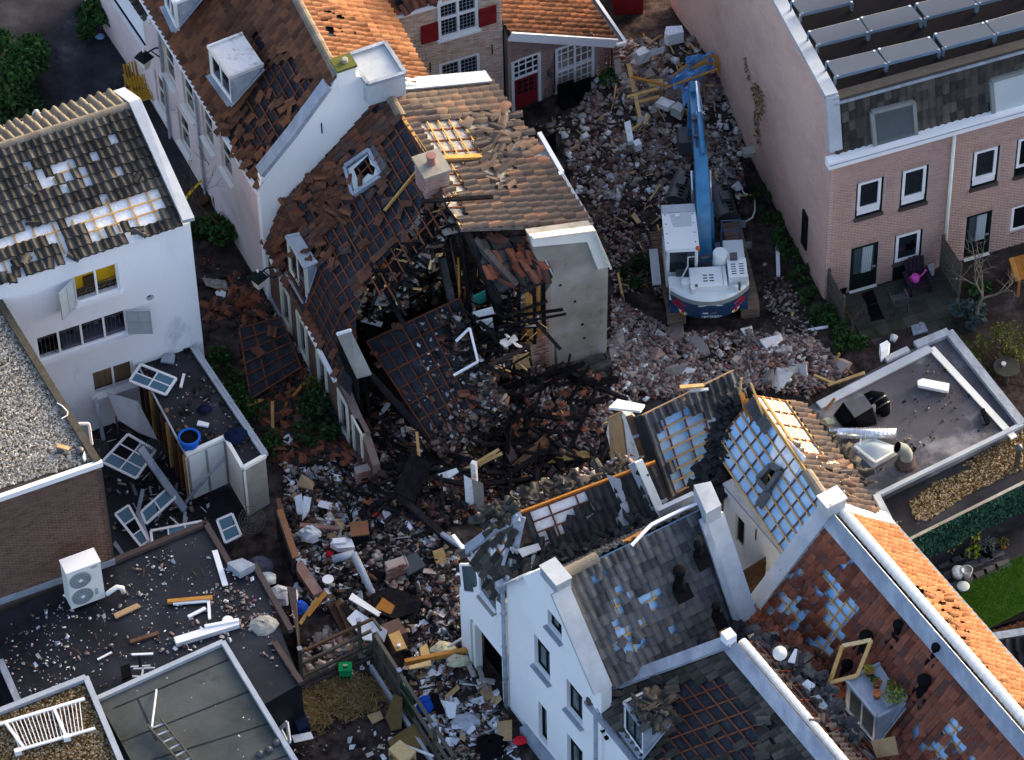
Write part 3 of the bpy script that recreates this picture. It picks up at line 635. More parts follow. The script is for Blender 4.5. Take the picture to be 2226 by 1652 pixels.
# ------ flat roofs at the lower left
def flat_roofs():
 z=2.4;P=[G(*p,z)for p in((-60,1340),(245,1224),(447,1141),(505,1238),(553,1230),(600,1330),(655,1484),(560,1520),(485,1560),(50,1620),(0,1430),(-60,1300))]
 h=thing('flat_roof_building','low building with littered black flat roof and brown roof edges','building',Vector((P[2].x,P[2].y,0)))
 Q=[G(*p,z)for p in((-80,1372),(245,1224),(447,1141),(505,1238),(553,1230),(655,1484),(560,1540),(300,1660),(90,1640),(0,1436),(-30,1400))]
 MB().prism([q-ZV*2.4 for q in Q],ZV*2.4).build('flat_roof','bitumen_wet',h)
 strip(h,'roof_edge','brown_trim',[Q[1]+ZV*.06,Q[2]+ZV*.06,Q[3]+ZV*.06],.17,.16)
 strip(h,'roof_edge','brown_trim',[Q[4]+ZV*.06,G(633,1372,z+.06)],.17,.16);strip(h,'roof_edge','brown_trim',[G(597,1398,z+.06),G(655,1486,z+.06)],.17,.16)
 strip(h,'roof_edge','lead',[G(0,1436,z+.05),G(90,1640,z+.05)],.2,.12)
 MB().prism([G(633,1374,0),G(652,1377,0),G(655,1484,0)],ZV*2.3).build('side_panel','brown_trim',h)
 z2=2.75;P=[G(*p,z2)for p in((485,1398),(700,1752),(420,1900),(213,1521))]
 h2=thing('garage','flat grey green roofed garage with seamed bitumen and zinc edges at the bottom','garage',Vector((P[0].x,P[0].y,0)))
 MB().prism([p-ZV*2.75 for p in P],ZV*2.72).build('flat_roof','bitumen_green',h2)
 strip(h2,'roof_edge','zinc',[P[3]+ZV*.04,P[0]+ZV*.04,P[1]+ZV*.04],.15,.14)
 for a,c in(((247,1540),(505,1430)),((265,1612),(548,1500)),((330,1652),(592,1570)),((470,1700),(630,1640)),((300,1520),(340,1610))):
  strip(h2,'felt_seam','bitumen',[G(*a,z2-.025),G(*c,z2-.025)],.05,.012)
 for i,(u,v)in enumerate(((565,1642),(585,1633),(601,1618))):
  part(h2,'drain_cap','steel_dark',MB().lathe(G(u,v,z2-.05),[(.10,0),(.12,.08),(.09,.15),(.03,.19)],12),True)
 z3=3.0;P=[G(*p,z3)for p in((-80,1579),(187,1475),(300,1745),(-80,1800))]
 h3=thing('shed','flat roofed shed covered in leafy gravel with grey edge at the lower left corner','shed',Vector((P[1].x,P[1].y,0)))
 MB().prism([p-ZV*3 for p in P],ZV*2.92).build('flat_roof','gravel_base',h3)
 strip(h3,'roof_edge','zinc',[P[0]+ZV*.03,P[1]+ZV*.03,P[2]+ZV*.03],.17,.16)
 gravel(h3,px("-20,1565 180,1488 262,1670 -20,1670"),z3-.05,'gravel_leaf',5500,(.03,.065),5)
 t=thing('railing','white metal railing lying on the leafy gravel roof','railing',G(120,1570,z3))
 tl,tr,br,bl=[G(*p,z3+.12)for p in((-14,1578),(184,1519),(207,1583),(36,1632))]
 tl=G(-14,1578,z3+.12)
 part(t,'rail','white_paint',MB().beam(tl,tr,.09,.07));part(t,'rail','white_paint',MB().beam(bl,br,.08,.06))
 for q in(.13,.66):part(t,'post','white_paint',MB().beam(tl.lerp(tr,q),bl.lerp(br,q-.03),.09,.08));
 for q in(.0,.62):p=bl.lerp(br,q+.02);part(t,'foot','white_paint',MB().box(p+Vector((0,-.05,.0)),dirv(20)*.10,dirv(110)*.07,ZV*.10))
 for i in range(19):
  q=.15+i*.044;part(t,'bar','white_paint',MB().beam(tl.lerp(tr,q),bl.lerp(br,q-.1),.024,.024))
 t=thing('ladder','aluminium ladder lying on the grey green flat roof','ladder',G(370,1620,z2))
 a0,a1,b0,b1=[G(*p,z2+.16)for p in((321,1577),(420,1690),(349,1562),(432,1668))]
 for a,c in((a0,a1),(b0,b1)):part(t,'rail','wood_grey',MB().beam(a,c,.05,.12))
 for i in range(7):part(t,'rung','zinc',MB().beam(a0.lerp(a1,.06+i*.135),b0.lerp(b1,.10+i*.14),.05,.03))
 t=thing('pipe','thin white pipe lying beside the ladder on the grey green roof','pipe',G(333,1540,z2));part(t,'tube','white_paint',MB().tube([G(330,1580,z2+.2),G(340,1499,z2+.05)],.03,8))
 t=thing('air_conditioner','white outdoor air conditioner with two fans against the brown brick wall','air conditioner',G(180,1310,z))
 zb=z+.12;fl,frr=G(156,1325,zb),G(229,1298,zb);X=(frr-fl).normalized();N=X.cross(ZV);W=(frr-fl).length;H=1.72;D=.55
 part(t,'casing','cream',MB().box(fl+X*W/2-N*D/2+ZV*H/2,X*W/2,N*D/2,ZV*H/2))
 part(t,'top_panel','white_paint',MB().box(fl+X*W/2-N*D/2+ZV*(H+.015),X*(W/2+.015),N*(D/2+.015),ZV*.02))
 for q in(.27,.72):
  c=fl+X*W*.36+ZV*H*q+N*.012
  g=part(t,'fan_grille','machine_grey',MB().lathe(c-N*.01,[(.335,0),(.335,.03)],24,N))
  b=MB()
  for k in range(20):a=k*math.pi/10;e=X*math.cos(a)+ZV*math.sin(a);b.beam(c+e*.06+N*.03,c+e*.33+N*.03,.012,.012,N)
  for rr in(.16,.25,.33):
   for k in range(20):
    a,e=k*math.pi/10,(k+1)*math.pi/10;b.beam(c+(X*math.cos(a)+ZV*math.sin(a))*rr+N*.03,c+(X*math.cos(e)+ZV*math.sin(e))*rr+N*.03,.012,.012,N)
  b.build('grille_wires','zinc',g);MB().lathe(c+N*.02,[(.07,0),(.05,.03)],12,N).build('hub','white_paint',g)
 for i,q in enumerate((.62,.70,.80)):part(t,'label_print','machine_grey',MB().box(fl+X*W*(.74+.06*i)+ZV*H*.93+N*.004,X*.025,N*.003,ZV*.03))
 part(t,'side_grille','zinc',MB().box(fl+X*W*.78+ZV*H*.25+N*.004,X*.05,N*.003,ZV*.14))
 t=thing('insulated_pipe','white curved pipe elbow next to the air conditioner','pipe',G(262,1280,z));part(t,'elbow','cream',MB().tube([G(*p,zz)for p,zz in(((232,1292),z+.3),((242,1284),z+.42),((255,1276),z+.48),((266,1278),z+.42),((268,1287),z+.15))],.075,10),True)
flat_roofs()
# ------ pink house with the red-brown roof, upper left
def dormer(h,pts,z,hgt_,roofm='white_paint',wallm='cream',cheekm='lead',gm='glass',win=True,slab=.10,mull=(.5,),fm='white_paint',flash='lead',label=None):
 """pts: front-left, front-right, back-right, back-left pixels of the flat top, front edge first"""
 FL,FR,BR,BL=[G(*p,z)for p in pts]
 X=(FR-FL).normalized();wf=WF(FL,X);W=(FR-FL).length
 d=MB().prism([FL,FR,BR,BL],ZV*slab).build('dormer',roofm,h)
 e=MB();
 for a,c in((FL,FR),(FR,BR),(BL,FL)):e.beam(a+ZV*(slab+.02),c+ZV*(slab+.02),.08,.07)
 e.build('roof_edge',roofm,d)
 r=(.10,W-.10,z-hgt_+.14,z-.06)
 wall(d,'front',wf,[(0,z-hgt_),(W,z-hgt_),(W,z-.002),(0,z-.002)],[rpoly(r)]if win else[],wallm,.1)
 for a,c,s in((FR,BR,-1),(FL,BL,1)):
  MB().prism([a+ZV*-.003,c+ZV*-.003,a-ZV*hgt_],X*s*.05).build('cheek',cheekm,d)
 if win:window(d,wf,r,fm,gm,depth=.05,fw=.05,mull=mull)
 if flash:
  b=MB();b.beam(FR-ZV*hgt_+wf.N*.06,BR-ZV*.1,.16,.04,wf.X*-.3+ZV);b.beam(FL-ZV*hgt_+wf.N*.06+ZV*.02,FR-ZV*hgt_+wf.N*.06+ZV*.02,.22,.04);b.build('flashing',flash,d)
 return d,wf,(FL,FR,BR,BL)
def pink_house():
 D=dirv(114.5);E=G(565,415,5.3);Rg=G(735,168,9.1);L=D*10
 Rf=G(645,0,9.1);Rd=(Rf-Rg).normalized()
 h=thing('pink_house','long pink house with red brown tiled roof and white gable at the upper left','house',Vector((E.x,E.y,0)))
 Qt=[Rg+Rd*10,Rg,E,E+L]
 miss=[(pl(2,"0,480 60,600 330,470 420,560 520,760 360,880 230,860 260,1190 100,1300 0,1300"),.82),(pl(1,"2080,900 2203,820 2203,1340 2060,1250"),.6),(pl(2,"0,280 40,270 100,370 60,420 0,390"),.9)]
 roof(h,Qt,'tile_brown',(.25,.36),miss,[(pl(2,"0,430 330,420 540,700 300,1050 0,1652 -400,1400 -150,800"),.55),(px("500,250 600,240 620,330 570,410 480,300"),.5)],bclip=[m[0]for m in miss],seed=5,limit=300)
 Er=Rg+dirv(23)*3.1-ZV*1.9
 roof(h,[Rg,Rg+Rd*10,Er+Rd*10,Er],'tile_orange_lit',(.24,.36),[(pl(2,"560,250 620,240 760,390 680,410"),.4)],[(pl(2,"380,0 800,200 1000,420 760,440 560,230"),.35)],seed=6,battens=False,limit=250)  # right slope: sunlight put into the tile colour, left slope stays brown
 ridge_tiles(h,Rg+Rd*10+ZV*.06,Rg+ZV*.06,'ridge_tile',.15,.38)
 X=-D;wf=WF(E+L,X);LL=L.length
 holes=[]
 for c in(7.6,6.0,4.4,2.9):holes.append((LL-c-.45,LL-c+.45,3.2,4.75));
 for c in(8.8,6.8):holes.append((LL-c-.45,LL-c+.45,.7,2.3))
 wall(h,'wall',wf,[(0,0),(LL,0),(LL,5.25),(0,5.25)],[rpoly(r)for r in holes],'pink_wall',.25)
 for r in holes:window(h,wf,r,'cream_paint','glass',depth=.1,mull=(),trans=(.5,),sill='cream')
 strip(h,'gutter','white_paint',[E+L+wf.N*.08,E+wf.N*.08],.14,.12)
 for c in(5.1,8.1):part(h,'drainpipe','lead',MB().tube([wf.p(LL-c,5.2,.08),wf.p(LL-c,0,.08)],.05,8))
 wg=WF(E,dirv(23));q=lambda u,v:wg.px(u,v)
 out=[q(576,700),(-.02,0),(-.02,5.3),q(569,388),q(640,300),q(716,196),q(735,168),(3.2,9.1),(4.4,8.35),(6.2,7.2),(6.2,0),(1.4,0)][1:]
 wall(h,'gable',wg,out,[],'white_wall_clean',.3)
 pts=[wg.p(*q(u,v))for u,v in((569,386),(640,298),(716,194))]
 b=MB()
 for a,c in zip(pts,pts[1:]):b.beam(a+ZV*.12-wg.N*.14,c+ZV*.12-wg.N*.14,.44,.16,ZV)
 b.build('coping','lead',h)
 for u,v in((802,180),(766,244),(747,335)):pass
 for u,v,l in((716+25,120+230,.5),(700-1,278,.45),(655,370+41,.45)):
  x,z=q(u,v);part(h,'wall_anchor','black',MB().box(wg.p(x,z,.015),wg.X*.018,ZV*l/2,wg.N*.012))
 c=wg.p(*q(738,168),-.25);cx_=Vector((c.x,c.y,0))
 k=part(h,'chimney','white_wall_clean',MB().box(cx_+ZV*8.9+wg.X*.25,wg.X*.30,wg.N*.26,ZV*.5))
 MB().box(cx_+ZV*9.43+wg.X*.25,wg.X*.34,wg.N*.30,ZV*.045).build('cap','olive_leaf',k);MB().lathe(cx_+ZV*9.45+wg.X*.3,[(.10,0),(.10,.14),(.07,.15)],12).build('flue','plaster',k)
 dormer(h,((452,107),(500,173),(573,144),(528,78)),7.75,1.15,'plaster_chunk','cream','lead',mull=(.5,))
 dormer(h,((352,-42),(378,12),(440,-10),(420,-60)),7.75,1.15,'white_paint','cream','lead')
 z=8.75;P=[G(*p,z)for p in((755,124),(837,96),(881,162),(800,186))]
 b=MB().prism([p-ZV*.9 for p in P],ZV*.9).build('flat_dormer','zinc',h)
 MB().prism([p+ZV*.002 for p in P],ZV*.03).build('roof_sheet','zinc',b)
 e=MB()
 for a,c in zip(P,P[1:]+P[:1]):e.beam(a+ZV*.06,c+ZV*.06,.12,.12)
 e.build('roof_edge','lead',b)
 MB().box(wf.p(LL*.5,2.4,-3),wf.X*LL*.5,ZV*2.4,wf.N*2.5).build('interior','black',h)  # solid black filler added inside the walls to block light
 return wf,LL
WFP,LLP=pink_house()
def far_house():
 O=G(300,55,3.2);X=dirv(-63);wf=WF(O,X)
 h=thing('corner_house','white boarded house end with green trim in the top left corner','house',Vector((O.x,O.y,0)))
 wall(h,'wall',wf,[(-5,0),(1.35,0),(1.35,4.6),(-5,4.6)],[],'pink_wall',.2)
 b=MB();
 for i in range(8):b.box(wf.p(-.6,3.0+i*.17,.03),wf.X*1.2,ZV*.075,wf.N*.012)
 b.build('boarding','white_paint',h)
 part(h,'trim','dark_paint',MB().beam(wf.p(-1.8,2.85,.05),wf.p(.62,2.85,.05),.05,.06,wf.N));part(h,'trim','white_paint',MB().beam(wf.p(-1.8,2.7,.05),wf.p(.62,2.7,.05),.05,.2,wf.N))
 Q=[wf.p(-5,6.2,-2.5),wf.p(1.3,6.2,-2.5),wf.p(1.3,4.6,.2),wf.p(-5,4.6,.2)]
 roof(h,Q,'tile_dark',(.24,.34),battens=False,seed=11,limit=120)
 strip(h,'verge','white_paint',[Q[1],Q[2]],.12,.16)
far_house()
# ------ collapsed house in the middle
def C(ox,oy,w,x,y,W=2203):s=w/W*.57969;return(ox*.57969+x*s,oy*.57969+y*s)
def cpl(ox,oy,w,s,W=2203):return[C(ox,oy,w,*map(float,t.split(',')),W)for t in s.split()]
def polyslab(parent,name,m,pts,plane,th=.05,lift=0):
 p,n=plane;P=[onplane(u,v,p,n)+n*lift for u,v in pts];return MB().prism(P,-n*th).build(name,m,parent)
def collapsed_house():
 E0,E1=G(574,521,2.7),G(735,825,2.7);d=E1-E0;K0=G(613,428,4.4);K1=K0+d
 R0_=G(838,195,7.8);R1=R0_+d
 h=thing('collapsed_house','burnt out house with torn open tiled roof and fallen roof slab in the middle','house',Vector((E0.x,E0.y,0)))
 n1=(K0-R0_).cross(d).normalized();n1=n1 if n1.z>0 else-n1;pl1=(R0_,n1)
 n2=(E0-K0).cross(d).normalized();n2=n2 if n2.z>0 else-n2;pl2=(K0,n2)
 hole=px("960,395 1004,470 1000,640 905,690 800,745 772,690 800,620 835,560 880,500 905,470 930,430");hang=px("795,640 840,540 905,465 960,410 985,460 930,520 870,590 850,650")
 U1=px("838,195 613,428 690,572 772,728 772,680 800,612 838,560 872,520 905,470 925,420 955,372")
 U2=px("613,428 690,572 774,732 760,860 738,835 574,521")
 polyslab(h,'underlay','felt',U1,pl1);polyslab(h,'underlay','felt',U2,pl2)
 bare=[pl(2,"1120,1230 1260,1060 1560,1450 1400,1652 1130,1652 1180,1440 1060,1290"),pl(6,"700,0 1380,0 1420,120 1300,330 1000,560 700,840 500,1000 430,900 640,650 560,560 640,300 820,200 760,60"),pl(6,"430,900 560,640 840,700 870,860 900,1300 700,1560 420,960"),pl(2,"1060,880 1150,930 1120,980 1050,940"),pl(6,"330,0 420,200 560,330 600,200 520,100"),pl(6,"480,170 560,120 600,300 520,330")]
 allb=[U1,U2]
 sky_=px("748,362 808,320 846,386 776,434");miss=[(hole,1.0),(sky_,1),(bare[0],.97),(bare[1],.80),(bare[2],.97),(bare[3],.8),(bare[4],.45),(bare[5],.5),(px("600,470 760,350 830,420 760,560 640,560"),.12)]
 Q=[R0_,R1,K1,K0]
 lo=[(bare[1],.9),(px("600,600 640,420 760,330 860,310 900,420 760,560 690,600"),.55),(px("740,350 870,240 900,300 800,380"),.25)]
 roof(h,Q,'tile_old',(.25,.36),miss,lo,under=None,bclip=[U1,hang],clip=U1,seed=21,lift=.075,jit=.05)
 roof(h,[K0,K1,E1,E0],'tile_old',(.25,.36),miss+[(px("625,510 700,560 700,680 640,680"),1)],lo,under=None,bclip=[U2],clip=U2,seed=22,lift=.075,jit=.05)
 S=[G(1000,648,4.2),G(1096,890,2.6),G(957,984,1.35),G(797,742,3.0)]
 roof(h,S,'tile_old',(.26,.36),[(px("700,600 1200,600 1200,1100 700,1100"),.985)],[(px("700,600 1200,600 1200,1100 700,1100"),1)],under='felt',uname='fallen_roof_slab',seed=23,bat='batten_brown',cnt='batten_brown')
 ridge_tiles(h,R0_+ZV*.1,G(872,252,7.85),'ridge_tile',.16,.8)
 part(h,'ridge_board','batten',MB().beam(G(872,252,7.82),G(962,388,7.82),.10,.12))
 part(h,'broken_rafter','burnt',MB().beam(G(918,352,7.6),G(832,460,6.5),.16,.10,n1));part(h,'broken_batten','batten',MB().beam(G(924,350,7.7),G(836,458,6.6),.05,.09,n1))
 Er0,Er1=G(1060,172,6.6),G(1287,490,6.0);RN=G(1003,500,7.75)
 bare_r=[pl(2,"1310,1040 1800,1030 1960,1300 2010,1350 1510,1340 1440,1210"),pl(2,"1530,1370 2000,1350 1980,1400 1760,1420 1760,1652 1660,1600"),px("966,400 990,396 1010,480 1000,500")]
 QR=[RN,R0_,Er0,Er1]
 roof(h,QR,'tile_mixed',(.27,.40),[(b,.97)for b in bare_r]+[(pl(7,"-60,420 60,330 60,700 -220,700"),1)],[(pl(2,"1800,1000 2203,900 2203,1652 2000,1652 1900,1400"),.8),(px("1060,270 1200,300 1210,360 1080,330"),.7)],under='straw_board',bat='batten',cnt='batten_brown',cstep=.5,bclip=bare_r,seed=24,amp=.05,clip=px("830,180 1070,160 1230,380 1295,495 1150,512 1085,520 1060,560 1010,540 985,470"))
 nr=(R0_-RN).cross(Er1-RN).normalized();nr=nr if nr.z>0 else-nr
 part(h,'timber_step','batten',MB().beam(G(942,345,7.85),G(1056,340,7.15),.16,.12,nr));part(h,'timber_step','wood_grey',MB().beam(G(945,352,7.8),G(1066,344,7.0),.10,.05,nr))
 strip(h,'flashing','zinc',[G(846,186,7.95),G(1062,166,6.75)],.5,.06,nr)
 strip(h,'gutter','white_paint',[G(1172,290,6.3),G(1222,376,6.2),G(1205,386,6.2)],.14,.14);strip(h,'gutter','zinc',[G(1222,378,6.15),G(1287,488,5.98)],.10,.08)
 part(h,'gutter_box','zinc',MB().prism([G(*p,6.15)for p in((1175,305),(1216,372),(1200,380),(1160,330))],ZV*.05))
 B1=G(1318,792,-.05);wf=WF(B1,dirv(23));q=lambda s:[wf.px(u,v)for u,v in s]
 wall(h,'rendered_gable',wf,q(px("1318,795 1322,574 1287,493 1150,512 1165,560 1196,600 1200,826")),[],'plaster',.3)
 x1,z1=wf.px(1318,790)
 bricks(h,wf,q(px("1318,792 1321,590 1311,590 1310,650 1312,700 1306,740 1308,792")),[],'brick_red',proud=.02)
 L=MB().prism([wf.p(*t)for t in q(px("1150,508 1288,490 1324,575 1297,581 1274,521 1200,528 1156,532"))],wf.N*.10);L.build('barge_board','cream',h)
 b=MB();cc=[wf.p(x,z,.12)for x,z in q(px("1152,509 1287,492 1322,574"))]
 for a,c in zip(cc,cc[1:]):b.beam(a,c,.22,.07,ZV)
 b.build('verge_cap','cream_paint',h)
 for u,v,r in((1266,705,.06),(1270,735,.05),(1205,795,.05),(1250,655,.05),(1188+30,620,.05)):x,z=wf.px(u,v);part(h,'wall_hole','black',MB().lathe(wf.p(x,z,.0),[(r,0),(r*.9,.012)],9,wf.N))
 strip(h,'wall_lath','zinc',[wf.p(*wf.px(1204,808),.05),wf.p(*wf.px(1308,770),.05)],.05,.05)
 for i,(a,c,w)in enumerate((((1206,815),(1312,775),.12),((1212,838),(1322,790),.20),((1216,862),(1316,815),.18))):
  part(h,'burnt_joist','burnt_ash',MB().beam(G(*a,.75-i*.1),G(*c,.75-i*.1),.26,w))
 part(h,'soot_board','burnt_ash',MB().prism([G(*p,z)for p,z in(((1204,812),.6),((1316,770),.6),((1324,812),.45),((1212,862),.45))],ZV*.06))
 part(h,'blue_board','blue_base',MB().prism([G(*p,.72)for p in((1206,813),(1232,805),(1233,825),(1208,836))],ZV*.03))
 part(h,'standing_pipe','steel_dark',MB().tube([wf.p(*wf.px(1204,850),.25),wf.p(*wf.px(1201,733),.25)],.05,10),True)
 wb=WF(G(1200,835,0),dirv(23));
 o=[wb.px(u,v)for u,v in px("1200,838 1196,620 1183,640 1178,690 1150,730 1158,800 1180,838")];wall(h,'brick_pier',wb,o,[],'mortar_grey',.35)
 bricks(h,wb,o,[],'brick_red',gap=.012,proud=.02,skip=lambda p,r:r.random()<.08)
 X=d.normalized();ws=WF(E0,X);Lw=d.length+2.7
 xs=[ws.px(u,v)[0]for u,v in((612,640),(640,690),(690,800),(745,880),(772,950))]
 hol=[(x-.42,x+.42,.35,2.25)for x in(1.75,3.2,4.9,6.7,7.9)]
 out=[(-.02,0),(Lw,0),(Lw,1.5),(Lw-.6,2.0),(d.length,2.68),(-.02,2.68)]
 wall(h,'side_wall',ws,out,[rpoly(r)for r in hol],'mortar_dark',.25);bricks(h,ws,out,[rpoly((r[0]-.02,r[1]+.02,r[2]-.02,r[3]+.02))for r in hol],'brick_brown')
 for r in hol:window(h,ws,r,'cream_paint','glass',depth=.02,fw=.13,mull=(),trans=(),thick=.14)
 strip(h,'plinth','blue_base',[ws.p(5.2,.18,.04),ws.p(Lw,.18,.04)],.09,.36)
 strip(h,'plinth','lead',[ws.p(0,.12,.04),ws.p(5.15,.12,.04)],.09,.24)
 strip(h,'gutter','white_paint',[ws.p(.75,2.72,.10),ws.p(1.75,2.72,.10)],.13,.12);strip(h,'gutter','white_paint',[ws.p(3.9,2.72,.10),ws.p(5.2,2.70,.10),ws.p(d.length,2.68,.10)],.12,.12)
 dt=((622,518),(662,586),(690,572),(652,512))
 dormer(h,dt,4.55,1.55,'zinc','cream_paint','lead','glass',slab=.06,mull=(.5,),fm='cream_paint')
 c=[(755,366),(772,423),(830,388),(806,345)];c=[(756,364),(773,425),(836,384),(808,328)];P=[onplane(u,v,*pl1)+n1*.10 for u,v in c]
 f=MB();
 for a,e in zip(P,P[1:]+P[:1]):f.beam(a,e,.12,.16,n1)
 sk=f.build('roof_window','lead',h)
 mid=[onplane(u,v,*pl1)+n1*.13 for u,v in((762,370),(776,416),(829,381),(805,338))]
 hole2=[onplane(u,v,*pl1)+n1*.13 for u,v in((775,370),(782,389),(795,392),(806,380),(818,384),(822,367),(812,360),(806,340),(796,350))]
 loops=[mid,hole2];tri=tessellate_polygon(loops);MB().add(mid+hole2,[tuple(t)for t in tri]).build('broken_pane','frost',sk)
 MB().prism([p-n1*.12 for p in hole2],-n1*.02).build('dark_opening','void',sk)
 part(h,'lead_flashing','steel_dark',MB().beam(onplane(812,325,*pl1)+n1*.1,onplane(842,370,*pl1)+n1*.1,.28,.10,n1))
 b0=G(940,400,7.6);bx,by=dirv(23),dirv(-67)
 k=part(h,'chimney','mortar_grey',MB().box(b0+ZV*-.1,bx*.37,by*.42,ZV*.95))
 for face,xd in((by,bx),(-bx,by)):
  wfb=WF(b0+face*(.42 if face==by else.37),xd if face==by else-by if False else by)
  if face==by:wfb=WF(b0+by*.42,bx);hw=.37
  else:wfb=WF(b0-bx*.37,by);hw=.42
  o=[(-hw,6.55),(hw,6.55),(hw,8.4),(-hw,8.4)]
  zz=[]
  for j in range(29):
   for i in range(4):
    x=-hw+.11+i*.22+(.11 if j%2 else 0)-.05
    if x+.1>hw:continue
    zz.append(frame(wfb.p(x,6.6+j*.063,-.01),wfb.X*.205,ZV*.052,wfb.N*.04))
  pieces(h,'brick',unit_brick('brick_purple'),'brick_purple',zz,420)
 MB().box(b0+ZV*.88,bx*.45,by*.50,ZV*.06).build('chimney_cap','plaster',k);MB().lathe(b0+ZV*.92,[(.15,0),(.13,.3),(.16,.32),(.16,.38),(.12,.385)],16).build('chimney_pot','brick_red',k)
 part(h,'torn_flashing','plaster_chunk',MB().prism([b0+by*.44-ZV*.5-bx*.1,b0+by*.46-ZV*.2+bx*.35,b0+by*.5-ZV*1.3+bx*.3,b0+by*.5-ZV*2.1-bx*.05,b0+by*.5-ZV*1.2-bx*.3],by*.03))
 part(h,'torn_flashing','zinc',MB().prism([b0-bx*.40-ZV*.3+by*.4,b0-bx*.42-ZV*1.3+by*.5,b0-bx*.1-ZV*2.0+by*.52,b0-bx*.35-ZV*.9+by*.46],-bx*.03))
 S2=[G(1010,520,7.0),G(1150,512,6.3),G(1196,596,5.6),G(1085,640,5.7)]
 roof(h,S2,'rubble_tile',(.26,.38),[(px("1000,480 1100,500 1090,660 1000,660"),.75)],[(px("1000,480 1250,480 1250,660 1000,660"),.9)],under='burnt_ash',uname='burnt_boarding',bat='burnt',cnt='burnt',seed=29,amp=.03)
 strip(h,'burnt_gutter','burnt_ash',[G(1157,516,6.3),G(1198,598,5.55),G(1132,634,5.5)],.16,.14);strip(h,'gutter_lip','scrap',[G(1160,514,6.38),G(1201,597,5.62)],.05,.05)
 for a,za,c,zc,w,m in(((1000,480),7.7,(1020,640),4.0,.14,'burnt'),((1012,500),7.5,(1085,655),4.9,.18,'burnt'),((1030,520),7.0,(1122,620),5.9,.20,'burnt_ash'),((985,500),7.0,(990,640),3.6,.12,'burnt'),((970,520),6.6,(995,660),3.2,.14,'burnt'),((1040,560),6.0,(1095,700),3.6,.18,'burnt'),((960,560),5.5,(1000,730),2.8,.2,'burnt_ash'),((996,560),5.5,(1000,690),3.2,.06,'wood_orange'),((1014,570),5.0,(1008,700),2.6,.06,'wood_orange'),((976,505),6.8,(998,625),4.3,.05,'wood_brown')):
  part(h,'charred_beam',m,MB().beam(G(*a,za),G(*c,zc),w,w*.9))
 for u,v0,v1,m in((1130,625,760,'burnt'),(1148,618,765,'wood_orange'),(1162,612,745,'burnt'),(1172,605,735,'wood_orange'),(1183,602,720,'burnt'),(1110,640,770,'burnt'),(1155,640,740,'batten')):
  b0_=onplane(u,v1,wb.O,wb.N);z0=b0_.z;x,_=wb.px(u,v1);_,zt=wb.px(u,v0);part(h,'charred_post',m,MB().beam(wb.p(x,z0),wb.p(x,zt),.12,.12))
 for s,m in(("1135,665 1158,655 1160,700 1137,712",'plaster_chunk'),("1122,700 1142,690 1145,735 1125,745",'board_tan'),("1160,690 1175,650 1180,720 1165,735",'board_tan'),("1137,632 1150,628 1150,650 1138,655",'cream')):
  part(h,'wall_panel',m,MB().prism([wb.p(*wb.px(u,v),-.15)for u,v in px(s)],wb.N*.04))
 fl=[G(*p,2.75)for p in((770,660),(960,520),(1060,560),(1120,700),(1060,760),(990,690),(800,740))]
 MB().prism([p-ZV*.25 for p in fl],ZV*.22).build('burnt_floor','burnt',h)
 MB().prism([G(*p,2.9)for p in((775,668),(866,660),(880,700),(800,742))],ZV*.12).build('burnt_mattress','black',h)
 g=[G(*p,zz)for p,zz in(((733,731),4.5),((763,722),4.8),((808,815),3.7),((776,824),3.6))]
 MB().prism(g,ZV*.08).build('dormer_top','plaster',h);strip(h,'dormer_edge','white_paint',[g[0]+ZV*.1,g[1]+ZV*.1],.08,.08)
 MB().prism([g[0]-ZV*.01,g[3]-ZV*.01,g[3]-ZV*1.2,g[0]-ZV*.9],Vector((.05,.02,0))).build('dormer_front','burnt',h)
 for a,za,c,zc in(((765,825),2.6,(768,990),.2),((772,825),2.7,(770,930),.6),((790,815),3,(800,900),1.0),((803,812),2.9,(960,985),1.2)):part(h,'charred_post','burnt',MB().beam(G(*a,za),G(*c,zc),.16,.16))
 MB().box(ws.p(2.2,1.3,-2.2),ws.X*2.2,ZV*1.28,ws.N*1.9).build('interior','black',h)  # black box added behind the side wall, keeps light out
 MB().prism([Vector((p.x,p.y,0))for p in(R0_,Er0,G(1210,400,0),G(1060,480,0),G(900,500,0))],ZV*2.5).build('interior','black',h)  # footprint-shaped black body added to stop light under the right slope
 return pl1,n1,wf
H3P,H3N,WFG=collapsed_house()
